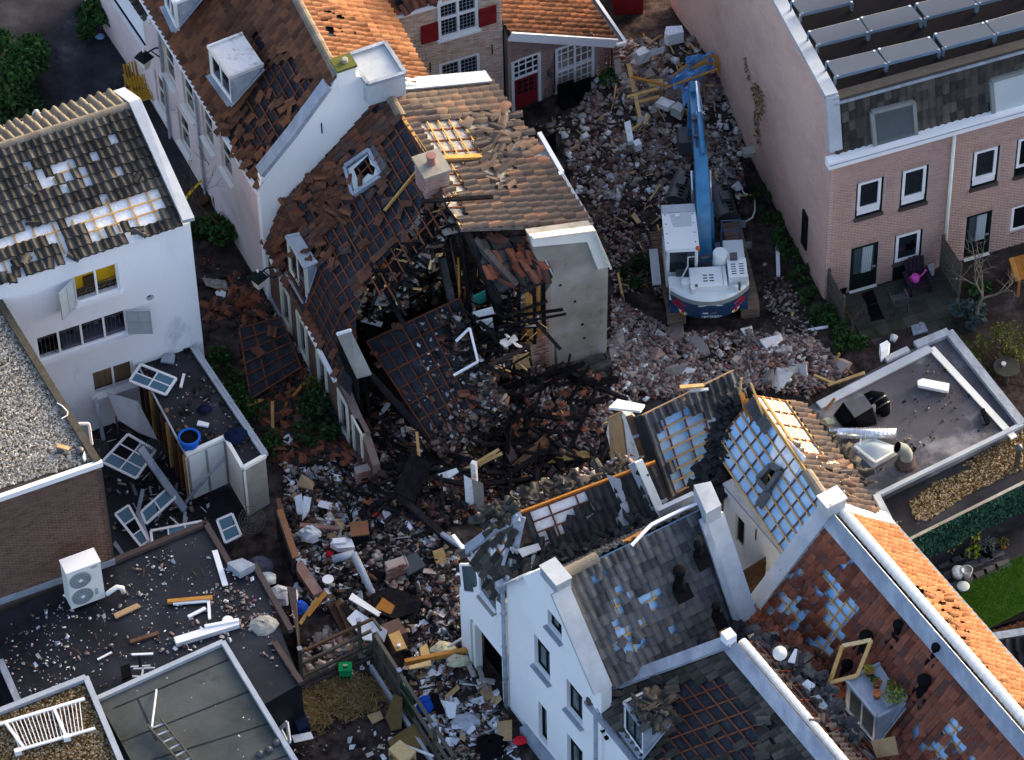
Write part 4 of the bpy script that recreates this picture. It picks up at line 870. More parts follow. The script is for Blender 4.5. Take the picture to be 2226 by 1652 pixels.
# ------ beige brick house and purple brick lean-to at the top
def brick_front():
 O=G(1097,246,0);X=dirv(20.5);wf=WF(O,X)
 h=thing('brick_house','beige brick house with red shutters and leaded windows at the top','house',wf.p(-2,0))
 q=lambda s:[wf.px(u,v)for u,v in s]
 w1=wf.rect(pl(2,"1555,30 1905,-60 1910,240 1570,335"));w2=wf.rect(pl(2,"1575,550 1920,455 1930,665 1580,700"));w3=wf.rect(pl(2,"1235,640 1395,600 1400,700 1240,720"))
 zl=wf.px(875,29)[1]
 out=[(-5.1,0),(0,0),(0,8.5),(-2.15,8.5),(-2.15,zl),(-5.1,zl)]
 hs=[rpoly(r)for r in(w1,w2,w3)]
 wall(h,'wall',wf,out,hs,'mortar_light',.3);bricks(h,wf,out,[rpoly((r[0]-.02,r[1]+.02,r[2]-.02,r[3]+.12))for r in(w1,w2,w3)],'brick_beige')
 window(h,wf,w1,'white_paint','glass',depth=.02,fw=.10,mull=(.5,),trans=(.55,),sill='white_paint',thick=.12)
 for r in(w2,w3):window(h,wf,r,'white_paint','glass',depth=.04,fw=.09,mull=(.5,),sill=None,thick=.1)
 for r in(w1,w2,w3):
  b=MB();x0,x1,z0,z1=r;n=int((x1-x0)/.12)
  for i in range(1,n):b.beam(wf.p(x0+i*(x1-x0)/n,z0+.08,-.025),wf.p(x0+i*(x1-x0)/n,z1-.08,-.025),.012,.012,wf.N)
  k=int((z1-z0)/.15)
  for i in range(1,k):b.beam(wf.p(x0+.08,z0+i*(z1-z0)/k,-.025),wf.p(x1-.08,z0+i*(z1-z0)/k,-.025),.012,.012,wf.N)
  b.build('leaded_lattice','zinc',h)
 for(a,c,e,g)in(pl(2,"1415,215 1560,185 1565,330 1420,370"),pl(2,"1910,75 2060,35 2062,180 1918,222")):
  r=wf.rect((a,c,e,g));x0,x1,z0,z1=r
  s=MB().box(wf.p((x0+x1)/2,(z0+z1)/2,.06),wf.X*((x1-x0)/2),ZV*((z1-z0)/2),wf.N*.025).build('shutter','red_paint',h)
  b=MB();
  for zz in(z0+.12,z1-.12):b.box(wf.p((x0+x1)/2,zz,.10),wf.X*((x1-x0)/2-.03),ZV*.03,wf.N*.012)
  b.build('batten','red_paint',s)
 for r in(w1,w2,w3):
  x0,x1,z0,z1=r;n=int((x1-x0+.3)/.065);fr=[]
  for i in range(n):fr.append(frame(wf.p(x0-.15+(i+.5)*(x1-x0+.3)/n,z1+.10+.05*math.sin(math.pi*(i+.5)/n),.0),ZV*.2,wf.X*.052,wf.N*.045))
  pieces(h,'brick',unit_brick('brick_beige'),'brick_beige',fr,380)
 for u,v in pl(2,"1498,575 2030,420 1560,240"):x,z=wf.px(u,v);part(h,'wall_anchor','black',MB().box(wf.p(x,z,.02),wf.X*.018,ZV*.22,wf.N*.012))
 strip(h,'gutter','white_paint',[wf.p(-5.1,zl+.05,.10),wf.p(-2.1,zl+.05,.10)],.14,.14)
 Q=[wf.p(-5.1,zl+1.9,-2.2),wf.p(-2.1,zl+1.9,-2.2),wf.p(-2.1,zl+.1,.05),wf.p(-5.1,zl+.1,.05)]
 roof(h,Q,'tile_red',(.25,.34),[],[(px("750,-50 960,-60 960,60 750,110"),.8)],battens=False,seed=31)
 strip(h,'verge','lead',[wf.p(-5.2,zl+.1,.0),wf.p(-5.2,zl+1.9,-2.2)],.3,.12)
 MB().box(wf.p(-2.5,4,-3),X*2.4,ZV*4,wf.N*2.6).build('interior','black',h)  # unseen black body added behind the brick front against light
 P0=G(1110,250,0);P1=G(1330,166,0);X2=(P1-P0).normalized();w=WF(P0,X2);L=(P1-P0).length
 t=thing('lean_to','purple brick lean-to with red door, paned window and sloping tiled roof','extension',w.p(L/2,0))
 zt0=w.px(1112,66)[1];xt1,zt1=w.px(1318,82)
 door=w.rect(pl(3,"18,690 222,625 228,945 20,985"));fan=w.rect(pl(3,"0,520 245,455 235,610 0,670"));win=w.rect(pl(3,"370,400 705,315 705,690 370,780"))
 o=[(-.05,0),(L,0),(xt1,zt1),(-.05,zt0)]
 hs=[rpoly((fan[0],fan[1],door[2],fan[3])),rpoly(win)]
 wall(t,'wall',w,o,hs,'mortar_grey',.25);bricks(t,w,o,[rpoly((min(q[0]for q in hh)-.02,max(q[0]for q in hh)+.02,min(q[1]for q in hh)-.02,max(q[1]for q in hh)+.02))for hh in hs],'brick_purple')
 window(t,w,(fan[0],fan[1],door[3]+.02,fan[3]),'white_paint','glass',depth=.03,fw=.08,grid=(4,3),thick=.1)
 dd=MB().box(w.p((door[0]+door[1])/2,(door[2]+door[3])/2,-.06),w.X*((door[1]-door[0])/2-.02),ZV*((door[3]-door[2])/2-.02),w.N*.03).build('door','red_paint',t)
 dw=(door[0]+.12,door[1]-.12,door[2]+(door[3]-door[2])*.55,door[3]-.12);W_,H_=dw[1]-dw[0],dw[3]-dw[2]
 b=MB()
 for i in range(3):
  for j in range(3):b.box(w.p(dw[0]+W_*(i+.5)/3,dw[2]+H_*(j+.5)/3,-.028),w.X*(W_/6-.03),ZV*(H_/6-.03),w.N*.004)
 b.build('panes','glass',dd);MB().lathe(w.p(door[1]-.1,door[2]+.95,-.03),[(.03,0),(.03,.05)],8,w.N).build('handle','black',dd)
 b=MB();b.box(w.p(door[0]-.05,(door[2]+fan[3])/2,-.02),w.X*.05,ZV*((fan[3]-door[2])/2),w.N*.06);b.box(w.p(door[1]+.05,(door[2]+fan[3])/2,-.02),w.X*.05,ZV*((fan[3]-door[2])/2),w.N*.06);b.build('door_frame','white_paint',t)
 window(t,w,win,'white_paint','glass',depth=.02,fw=.10,mull=(.5,),trans=(.45,),grid=(6,6),thick=.12,sill='white_paint')
 x,z=w.px(*Z(3,315,615));part(t,'wall_lamp','steel_dark',MB().box(w.p(x,z,.08),w.X*.06,ZV*.12,w.N*.08))
 part(t,'drainpipe','wood_brown',MB().tube([w.p(*w.px(*Z(3,855,400)),.06),w.p(*w.px(*Z(3,855,690)),.06)],.045,8))
 A=-w.N;T=[w.p(-.05,zt0+.02,.15),w.p(xt1+.25,zt1-.15,.15)];T2=[T[0]+A*5+ZV*.2,T[1]+A*5+ZV*.2]
 roof(t,[T[0],T2[0],T2[1],T[1]],'tile_brown',(.25,.34),battens=False,seed=33,lift=.06)
 strip(t,'fascia','white_paint',[T[0]+w.N*.06-ZV*.04,T[1]+w.N*.06-ZV*.04],.07,.34)
 strip(t,'gutter','white_paint',[T[1]-ZV*.1+w.N*.1,T[1]+w.X*.35-ZV*.16+w.N*.1,T2[1]+w.X*.35-ZV*.0],.10,.12)
 part(t,'gutter_bed','steel_dark',MB().prism([T[1]-ZV*.12,T[1]+w.X*.33-ZV*.16,T2[1]+w.X*.33-ZV*.1,T2[1]-ZV*.1],ZV*.02))
 MB().box(w.p(L/2-.3,1.0,-2.6),w.X*(L/2-.4),ZV*.95,w.N*2.3).build('interior','black',t)  # black filler added in the lean-to so light cannot pass
 e=WF(P1,dirv(-65));
 b=MB().prism([P1+ZV*1.55,P1+ZV*.1,G(1352,218,.0),G(1346,200,.25),G(1338,160,.9)],dirv(20)*.22)
 b.build('broken_wall','mortar_grey',t)
 fr=[]
 for i in range(13):
  p=P1+ZV*1.5;q_=G(1350,215,.1);c=p.lerp(q_,i/12.)
  for k in range(2):fr.append(frame(c+dirv(20)*(.02+.12*k)+ZV*.05,dirv(20)*.11,dirv(110)*.2,ZV*.08))
 pieces(t,'brick',unit_brick('brick_red'),'brick_red',fr,330)
 s=thing('barn','dark red board building at the top right edge of the lane','building',G(1360,20,0));p0,p1=G(1310,20,.6),G(1398,35,.6)
 part(s,'wall','red_paint',MB().prism([G(1336,36,0),G(1398,36,0),G(1398,-40,0),G(1320,-40,0)],ZV*.9))
brick_front()
# ------ brick house with solar panels on the right
def solar_house():
 C0=G(1791,652,0);X=dirv(18.6);A=dirv(108);wf=WF(C0,X);zg=6.7
 h=thing('solar_house','pink brick row house with solar panels, tiled mansard and dark green door on the right','house',C0)
 R=lambda k,s:wf.rect(pl(k,s))
 w1=wf.rect([Z(4,765,1580),Z(4,1000,1515),Z(8,980,165),Z(8,745,230)]);w2=wf.rect([Z(4,1150,1475),Z(4,1390,1410),Z(8,1360,75),Z(8,1130,140)])
 w3=R(4,"1770,1310 2005,1245 1965,1570 1735,1620");w4=R(4,"2150,1200 2400,1130 2380,1460 2110,1510")
 dr=R(8,"718,485 955,425 925,800 695,865");w5=R(8,"1095,380 1330,315 1305,730 1065,750");d2=R(8,"1700,215 1935,150 1895,520 1690,590");w6=R(8,"2105,130 2420,50 2400,260 2080,330")
 ops=[w1,w2,w3,w4,dr,w5,d2,w6];W=15  # unseen length past the right edge, added to shade the flat roof
 o=[(0,0),(W,0),(W,zg),(0,zg)]
 hs=[rpoly(r)for r in ops]
 wall(h,'front_wall',wf,o,hs,'mortar_pink',.25)
 bricks(h,wf,o,[rpoly((r[0]-.01,r[1]+.01,r[2]-.10,r[3]+.01))for r in ops],'brick_pink')
 def win(r,low=True,brk=False):
  x0,x1,z0,z1=r;lw=.2*(z1-z0)if low else 0
  f=window(h,wf,r,'dark_paint',None,depth=.06,fw=.07,thick=.08)
  g=window(h,wf,(x0+.05,x1-.09,z0+lw+.04,z1-.03),'white_paint','glass',depth=.03,fw=.09,thick=.09,name='casement')
  if low:MB().box(wf.p((x0+x1)/2,z0+lw/2+.02,-.05),wf.X*((x1-x0)/2-.07),ZV*(lw/2-.04),wf.N*.01).build('lower_pane','white_paint',f)
  MB().box(wf.p((x0+x1)/2,z0-.06,.02),wf.X*((x1-x0)/2+.03),ZV*.06,wf.N*.05).build('sill','brown_trim',f)
 win(w1);win(w2);win(w3,brk=True);win(w4)
 x0,x1,z0,z1=w5;win((x0,x1,z0+(z1-z0)*.40,z1),False,True);MB().box(wf.p((x0+x1)/2,z0+(z1-z0)*.2,-.05),wf.X*((x1-x0)/2),ZV*(z1-z0)*.2,wf.N*.02).build('door_panel','dark_paint',h)
 b=MB();cx_,cz=(x0+x1)/2+.1,z0+(z1-z0)*.68
 b.prism([wf.p(cx_+.2*math.cos(a)*r,cz+.26*math.sin(a)*r,-.012)for a,r in zip([i*.628 for i in range(10)],(1,.6,1.1,.5,1,.7,1.1,.55,.9,.6))],wf.N*.004);b.build('broken_glass','void',h)
 for r,cur in((dr,True),(d2,True)):
  x0,x1,z0,z1=r
  f=window(h,wf,r,'dark_paint',None,depth=.05,fw=.11,thick=.09,name='door')
  MB().box(wf.p((x0+x1)/2,z0+.35,-.05),wf.X*((x1-x0)/2-.1),ZV*.32,wf.N*.02).build('door_panel','dark_paint',f)
  MB().box(wf.p((x0+x1)/2,(z0+.7+z1)/2,-.05),wf.X*((x1-x0)/2-.1),ZV*((z1-z0-.8)/2),wf.N*.006).build('pane','glass_grey',f)
  b=MB();n=5
  for i in range(n):b.tube([wf.p(x0+(x1-x0)*(.45+.07*i),z0+.8,-.025),wf.p(x0+(x1-x0)*(.48+.07*i),z1-.15,-.025)],.045,6)
  b.build('curtain','frost',f);MB().box(wf.p(x1-.13,z0+1.0,.03),wf.X*.05,ZV*.02,wf.N*.03).build('handle','chrome',f)
  MB().box(wf.p((x0+x1)/2,z0+.03,.04),wf.X*((x1-x0)/2),ZV*.03,wf.N*.06).build('threshold','cream',f)
 window(h,wf,(w6[0],w6[1],w6[2],w6[3]),'white_paint','glass_grey',depth=.03,fw=.09,mull=(.5,));MB().box(wf.p((w6[0]+w6[1])/2,w6[2]-.55,-.02),wf.X*((w6[1]-w6[0])/2),ZV*.45,wf.N*.02).build('door_panel','dark_paint',h)
 fr=[]
 for r in ops:
  x0,x1,z0,z1=r;n=int((x1-x0)/.065)
  for i in range(n):fr.append(frame(wf.p(x0+(i+.5)*(x1-x0)/n,z1+.105,.004),ZV*.19,wf.X*.05,wf.N*.03))
 pieces(h,'brick',unit_brick('brick_pink'),'brick_pink',fr,420)
 b=MB();b.box(wf.p(W/2-.1,zg-.02,.15),wf.X*(W/2+.12),ZV*.16,wf.N*.16);b.build('gutter_box','white_paint',h)
 part(h,'gutter_line','zinc',MB().box(wf.p(W/2-.1,zg+.03,.32),wf.X*(W/2+.12),ZV*.02,wf.N*.012))
 xp=wf.px(*Z(4,1585,1260))[0];part(h,'downpipe','cream',MB().tube([wf.p(xp,zg-.1,.1),wf.p(xp,.3,.1)],.06,8),True)
 top=G(1791,225,9.0)
 run=(G(1791,225,9.0)-wf.p(0,zg)).dot(A)
 for zt in[8.6+.05*i for i in range(30)]:
  if(G(1791,225,zt)-wf.p(0,zg)).dot(wf.X)>-.02 and False:break
 zt=8.75;run=max(.5,(G(1793,225,zt)-C0).dot(A))
 ws=WF(C0+A*14,-A)
 o=[(0,0),(14,0),(14,zg-.1),(14-run,zt),(0,zt)]
 sw=ws.rect(pl(8,"222,60 258,100 240,400 215,370"));sw=(sw[0],sw[0]+.5,sw[2],sw[3])
 wall(h,'side_wall',ws,o,[],'brick_side',.25)
 window(h,ws,(14-1.95,14-1.55,.75,2.35),'dark_paint','glass',proud=.03,fw=.05,thick=.06)
 bricks(h,ws,[(0,0),(14,0),(14,zg-.1),(14-run,zt),(0,zt)],[rpoly((14-2,14-1.5,.7,2.4))],'brick_side',proud=.006,limit=0)
 b=MB();pts=[ws.p(0,zt+.20,-.1),ws.p(14-run,zt+.20,-.1),ws.p(14.0,zg+.34,-.1)]
 for a,c in zip(pts,pts[1:]):b.beam(a,c,.42,.16,ZV)
 b.build('coping','zinc',h)
 T=wf.p(.12,zt-.05,-run);Q=[T,T+X*W,wf.p(W,zg+.14,-.12),wf.p(.12,zg+.14,-.12)]
 roof(h,Q,'tile_dark',(.24,.36),[],[],battens=False,seed=41,amp=.02)
 strip(h,'roof_ridge','tile_dark',[T+ZV*.1-wf.N*.06,T+X*W+ZV*.1-wf.N*.06],.34,.14);strip(h,'ridge_flashing','lead',[T+ZV*.02+wf.N*.15,T+X*W+ZV*.02+wf.N*.15],.10,.05)
 fl=[T-wf.N*.2,T+X*W-wf.N*.2,T+X*W+A*12,T+A*12];MB().prism([p-ZV*.25 for p in fl],ZV*.14).build('flat_roof','epdm',h)
 nq=(Q[1]-Q[0]).cross(Q[3]-Q[0]).normalized();nq=nq if nq.dot(-FW)>0 else-nq
 for s,gm in(("870,935 1230,845 1255,1185 905,1285",'glass_grey'),("1895,665 2330,540 2330,880 1922,990",'frost')):
  P=[onplane(u,v,Q[0],nq)+nq*.20 for u,v in pl(4,s)];f=MB()
  for a,e in zip(P,P[1:]+P[:1]):f.beam(a,e,.12,.14,nq)
  k=f.build('skylight','machine_grey',h);cc=sum(P,Vector())/4
  MB().prism([cc+(p-cc)*.93+nq*.03 for p in P],nq*.02).build('pane',gm,k)
 zp=zt+.45;zr=zt-.10
 def P4(s):return[G(*p,zp)for p in s]
 rows=[(pl(4,"585,660 1020,545 925,430 500,530")),(pl(4,"1030,540 1480,425 1395,315 945,420")),(pl(4,"1515,410 1955,295 1860,190 1430,290")),(pl(4,"1965,290 2420,175 2320,60 1870,185")),(pl(4,"430,385 865,275 785,160 345,270")),(pl(4,"875,270 1325,160 1230,45 795,150")),(pl(4,"1360,150 1800,35 1700,-80 1270,30")),(pl(4,"1810,30 2260,-90 2160,-200 1710,-85")),(pl(4,"285,120 730,15 640,-90 200,10")),(pl(4,"125,-110 590,-230 520,-330 60,-200")),(pl(4,"1190,-110 1640,-220 1540,-330 1100,-220"))]
 for i,s in enumerate(rows):
  a,c,e,g=[G(*p,z)for p,z in zip(s,(zp-.18,zp-.18,zp+.22,zp+.22))]
  n=(c-a).cross(g-a).normalized();n=n if n.z>0 else-n
  so_=MB().prism([a,c,e,g],-n*.04).build('solar_panel','solar',h)
  f=MB();f.beam(a-ZV*.05,c-ZV*.05,.03,.12);f.beam(a-n*.025,g-n*.025,.02,.04,n);f.beam(c-n*.025,e-n*.025,.02,.04,n)
  for p in(a,c):f.box(p-ZV*.24+A*.05,X*.03,A*.06,ZV*.16)
  for p in(g,e):f.beam(p-ZV*.04,Vector((p.x,p.y,zr)),.05,.05)
  f.build('panel_frame','solar_frame',so_)
  f=MB()
  for p in(a,c,g,e):f.box(p+n*.015+(sum((a,c,e,g),Vector())/4-p).normalized()*.05,X*.035,A*.035,ZV*.012)
  f.build('clamp','chrome',so_)
 MB().box(ws.p(7,3.2,-7),ws.X*6.9,ZV*3.1,ws.N*6.6).build('interior','black',h)  # unseen black box added to fill the house and block light
 return wf,ws
WF6,WS6=solar_house()
# ------ flat building at the right
def right_flat():
 z=2.6;P=[G(*p,z)for p in((1905,1080),(2222,925),(2062,724),(1955,770),(1700,915),(1740,1000))]
 h=thing('flat_roof_building','low building with grey bitumen roof, skylight and zinc edge on the right','building',Vector((P[0].x,P[0].y,0)))
 MB().prism([p-ZV*2.6 for p in P],ZV*2.56).build('flat_roof','bitumen_grey',h)
 strip(h,'roof_edge','zinc',[P[0]+ZV*.04,P[1]+ZV*.04],.14,.14);strip(h,'roof_edge','lead',[P[1]+ZV*.04,P[2]+ZV*.04,G(1990,752,z+.04)],.28,.16);strip(h,'roof_edge','zinc',[G(1975,760,z+.04),G(1925,783,z+.04)],.2,.14)
 strip(h,'roof_band','cream',[G(2205,952,z+.0),G(2025,757,z+.0)],.22,.06);strip(h,'roof_band','zinc',[G(2023,757,z+.0),G(1780,882,z+.0)],.30,.07)
 c=[G(*p,z+.12)for p in pl(12,"735,590 1100,540 1130,640 930,760")];c=[G(*p,z+.15)for p in pl(12,"745,600 900,545 1125,630 925,745")]
 k=MB().prism([p-ZV*.15 for p in[G(*p_,z+.0)for p_ in pl(12,"700,600 880,520 1170,640 905,790")]],ZV*.14).build('skylight_kerb','zinc',h)
 cc=sum(c,Vector())/4;rows=[]
 for i in range(7):
  row=[]
  for j in range(7):
   s,t=i/6,j/6;p=(c[0]*(1-s)+c[1]*s)*(1-t)+(c[3]*(1-s)+c[2]*s)*t;row.append(p+ZV*(.02+.16*math.sin(math.pi*s)*math.sin(math.pi*t)))
  rows.append(row)
 f=MB()
 for a,e in zip(c,c[1:]+c[:1]):f.beam(a,e,.07,.08)
 f.build('frame','cream',k);MB().grid(rows).build('dome','frost',k,True)
 z2=2.3;Q=[G(*p,z2)for p in((1905,1092),(2240,928),(2330,1000),(1968,1182),(1900,1130))]
 t=thing('lower_roof','lower black roof covered in fallen leaves with an ivy screen along its edge','roof',Vector((Q[3].x,Q[3].y,0)))
 MB().prism([p-ZV*2.3 for p in Q],ZV*2.26).build('flat_roof','bitumen',t)
 strip(t,'roof_edge','plaster',[G(1968,1178,z2+.02),G(2330,998,z2+.02)],.10,.10)
 for s,n,sd in(("1975,1095 2030,1050 2110,1020 2222,975 2222,1020 2100,1075 2020,1130 1990,1130",3300,3),("2110,1000 2222,930 2222,970 2180,985 2160,1010",900,4),("2090,1010 2150,985 2222,940 2222,1000 2160,1030",900,5)):
  gravel(t,px(s),z2-.03,'gravel_leaf',n,(.03,.06),sd)
 leaves('ivy_screen',[(G(1966,1182,z2),G(2240,1046,z2))],t)
def leaves(name,runs,parent,m='ivy',h=1.15,n=5200,s=.05):
 r=random.Random(9);me=leafmesh(m);fr=[]
 for a,c in runs:
  d=(c-a).normalized();nn=Vector((d.y,-d.x,0))
  for i in range(n):
   p=a.lerp(c,r.random())-ZV*r.uniform(-.05,h)+nn*r.uniform(.02,.14);fr.append(leafframe(p,r.uniform(.6,1.3)*s,r,nn))
 o=numpy_mesh(name,[(fr,me)],m,parent);o['kind']='stuff';return o
_lm={}
def leafmesh(m):
 if m not in _lm:
  me=bpy.data.meshes.new('leaf');me.from_pydata([(-.5,-1,0),(.5,-1,0),(.62,.2,.12),(0,1.1,0),(-.62,.2,.12)],[],[(0,1,2,3,4)]);me.materials.append(M[m]);_lm[m]=me
 return _lm[m]
def leafframe(p,s,r,n=None):
 z=Vector((r.gauss(0,1),r.gauss(0,1),r.gauss(.5,1)))
 if n:z=z+n*1.2
 z.normalize();x=z.orthogonal().normalized();x=Matrix.Rotation(r.uniform(0,6.3),3,z)@x;y=z.cross(x)
 return frame(p,x*s,y*s,z*s)
right_flat()
# ------ blue foil roof house
def blue_house():
 h=thing('stripped_house','house stripped to blue foil and orange battens with a tile filled valley','house',G(1600,1100,0))
 TL,BL=G(1393,903,7.3),G(1452,1078,5.1);Xb=dirv(30.5);TR=TL+Xb*3.25;BR=BL+Xb*3.0
 fa=px("1380,890 1600,830 1600,900 1575,960 1560,1000 1590,1060 1480,1110 1440,1100")
 holep=cpl(2300,1400,600,"1000,490 1180,420 1200,500 1030,660")
 top=[cpl(2300,1400,600,"540,560 850,380 900,500 640,680"),cpl(2300,1400,600,"1180,340 1500,220 1560,350 1270,460"),cpl(2300,1400,600,"1160,480 1310,490 1310,630 1180,640"),cpl(2300,1400,600,"690,1260 850,1200 850,1300 730,1370")]
 roof(h,[TL,TR,BR,BL],'tile_slate',(.25,.34),[(px("1380,840 1640,800 1640,1130 1380,1130"),1.0)]if False else[(p_,1.0)for p_ in(cpl(2300,1400,600,"600,690 900,510 1170,480 1310,640 1560,360 1600,700 1400,900 1300,1200 1200,1500 880,1640 740,1400 690,1360 860,1300 860,1200 680,1250 600,850"),)],[],under='foil_blue',uname='foil',bat='batten',cnt='batten_brown',seed=51,thick=.04)
 strip(h,'verge_tiles','tile_black',[TL+ZV*.06-Xb*.12,BL+ZV*.06-Xb*.12],.26,.16,Vector((0,-.5,.8)))
 p0,p1=G(1368,905,7.2),G(1436,1098,4.9)
 part(h,'verge_beam','wood_orange',MB().beam(p0.lerp(p1,.45),p1,.20,.24,Vector((0,-.5,.8))));part(h,'verge_beam','wood_brown',MB().beam(p0,p0.lerp(p1,.45),.20,.24,Vector((0,-.5,.8))))
 for q in(.2,.62,.9):part(h,'strap','lead',MB().beam(p0.lerp(p1,q)+ZV*.03,p0.lerp(p1,q+.03)+ZV*.03,.24,.26,Vector((0,-.5,.8))))
 W=[G(*p,z)for p,z in(((1352,893),7.1),((1368,910),7.1),((1432,1100),4.9),((1424,1100),4.6),((1380,1030),5.2),((1330,990),4.8),((1318,940),5.6),((1325,905),6.6))]
 MB().prism(W,Vector((.22,.08,-.05))).build('torn_wall','plaster_chunk',h)
 MB().prism([W[7]+Vector((0,-.02,.02)),W[0]+Vector((0,-.02,.02)),W[5].lerp(W[2],.4)+Vector((0,-.04,0)),W[5]+Vector((0,-.04,0))],Vector((-.04,-.04,0))).build('torn_render','board_tan',h)
 b=MB().prism([G(*p,7.25)for p in((1323,890),(1342,872),(1402,884),(1392,898))],ZV*.10);b.build('wall_cap','cream',h)
 R0_,R1=G(1640,862,8.2),G(1803,1102,8.4);B0,B1=G(1545,985,6.9),G(1712,1212,6.75)
 B0=B1+(R0_-R1);n=(R1-R0_).cross(B1-R1).normalized();n=n if n.z>0 else-n
 roof(h,[R0_,R1,B1,B0],'tile_slate',(.25,.34),[(px("1500,800 1776,1010 1800,1100 1700,1250 1500,1100"),1)],[],under='foil_blue',uname='foil',bat='batten',cnt='batten_brown',seed=52,cstep=.5,thick=.04)
 polyslab(h,'white_foil','foil_white',pl(12,"100,470 330,700 200,910 130,860 10,700"),(R0_,n),.01,.012)
 f=[onplane(u,v,R0_,n)+n*.12 for u,v in cpl(2650,1750,600,"750,180 930,-10 1060,60 880,330")]
 k=MB()
 for a,e in zip(f,f[1:]+f[:1]):k.beam(a,e,.16,.16,n)
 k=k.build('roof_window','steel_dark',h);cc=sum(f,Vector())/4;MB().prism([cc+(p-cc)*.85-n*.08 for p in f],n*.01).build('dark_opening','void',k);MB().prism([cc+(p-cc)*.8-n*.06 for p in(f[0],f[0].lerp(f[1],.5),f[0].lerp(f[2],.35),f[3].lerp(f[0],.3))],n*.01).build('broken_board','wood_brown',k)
 part(h,'flashing','steel_dark',MB().beam(f[0]*.3+f[3]*.7-n*.08+(f[3]-f[2])*.35,f[3]-n*.08+(f[3]-f[2])*.35-ZV*.3,.30,.06,n))
 MB().beam(f[3]+(f[0]-f[1])*.0-n*.05,f[3]+(f[3]-f[2])*.8-n*.05,.32,.05,n).build('flashing','steel_dark',h)
 Rl=(R1-R0_);s0=R0_+Rl*.0;Er=G(1900,1100,7.2)
 E1_=R1+dirv(26)*1.6-ZV*1.25;E0_=R0_+dirv(26)*1.6-ZV*1.25
 roof(h,[R1+ZV*.02,R0_+ZV*.02,E0_,E1_],'tile_mixed',(.25,.36),[(px("1620,840 1700,850 1790,990 1760,1000 1640,870"),1),(px("1600,800 1690,830 1760,960 1700,960"),1)],[(px("1640,840 1840,1010 1850,1090 1760,1000"),.8)],under='foil_white',uname='foil',bat='batten',cnt='batten_brown',seed=53,amp=.05)
 ridge_tiles(h,R0_.lerp(R1,.70)+ZV*.08,R1+ZV*.08,'ridge_tile',.17,.45)
 strip(h,'ridge_lath','wood_new',[R0_+ZV*.10,R0_.lerp(R1,.7)+ZV*.10],.05,.06);strip(h,'ridge_lath','wood_new',[R0_+ZV*.06+dirv(26)*.25-ZV*.2,R0_.lerp(R1,.72)+ZV*.06+dirv(26)*.25-ZV*.2],.04,.05)
 for u,v,l,m in((1612,855,.9,'wood_orange'),(1628,850,.8,'burnt'),(1640,862,.9,'burnt'),(1650,875,.7,'wood_brown'),(1622,868,.7,'wood_orange')):part(h,'broken_rafter',m,MB().beam(G(u,v,8.0),G(u+14,v+52,7.7),.12,.14))
 strip(h,'gutter','lead',[G(1905,1078,5.6),G(1957,1178,6.2)],.2,.14)
 O=G(1583,1062,6.3);X=dirv(-59);wf=WF(O,X)
 wl=thing('courtyard_wall','white courtyard wall with a wood framed window below the blue foil roof','wall',wf.p(.5,0))
 wr=wf.rect(cpl(2650,1750,600,"390,620 530,780 520,1180 390,990"))
 wall(wl,'wall',wf,[(-.2,3),(3.4,3),(3.4,6.3),(-.2,6.3)],[rpoly(wr)],'white_wall',.2);window(wl,wf,wr,'cream_paint','glass',depth=.05,fw=.08)
 strip(wl,'wall_cap','lead',[wf.p(-.2,6.34,-.1),wf.p(3.4,6.34,-.1)],.34,.08);x,z=wf.px(*C(2650,1750,600,685,930));part(wl,'wall_anchor','black',MB().box(wf.p(x,z,.02),wf.X*.018,ZV*.25,wf.N*.01))
 t=thing('plank_cladding','brown plank screen with a burnt hole between the white fin and the zinc parapet','screen',G(1650,1280,4));a,c=G(1601,1252,5.2),G(1672,1208,5.2)
 dd=(c-a).normalized();nn=Vector((dd.y,-dd.x,0))
 for i in range(11):part(t,'board','wood_brown',MB().prism([a-ZV*(i*.19)+nn*.01*(i%2),c-ZV*(i*.19)+nn*.01*(i%2),c-ZV*(i*.19+.18)+nn*.01*(i%2),a-ZV*(i*.19+.18)+nn*.01*(i%2)],-nn*.04))
blue_house()
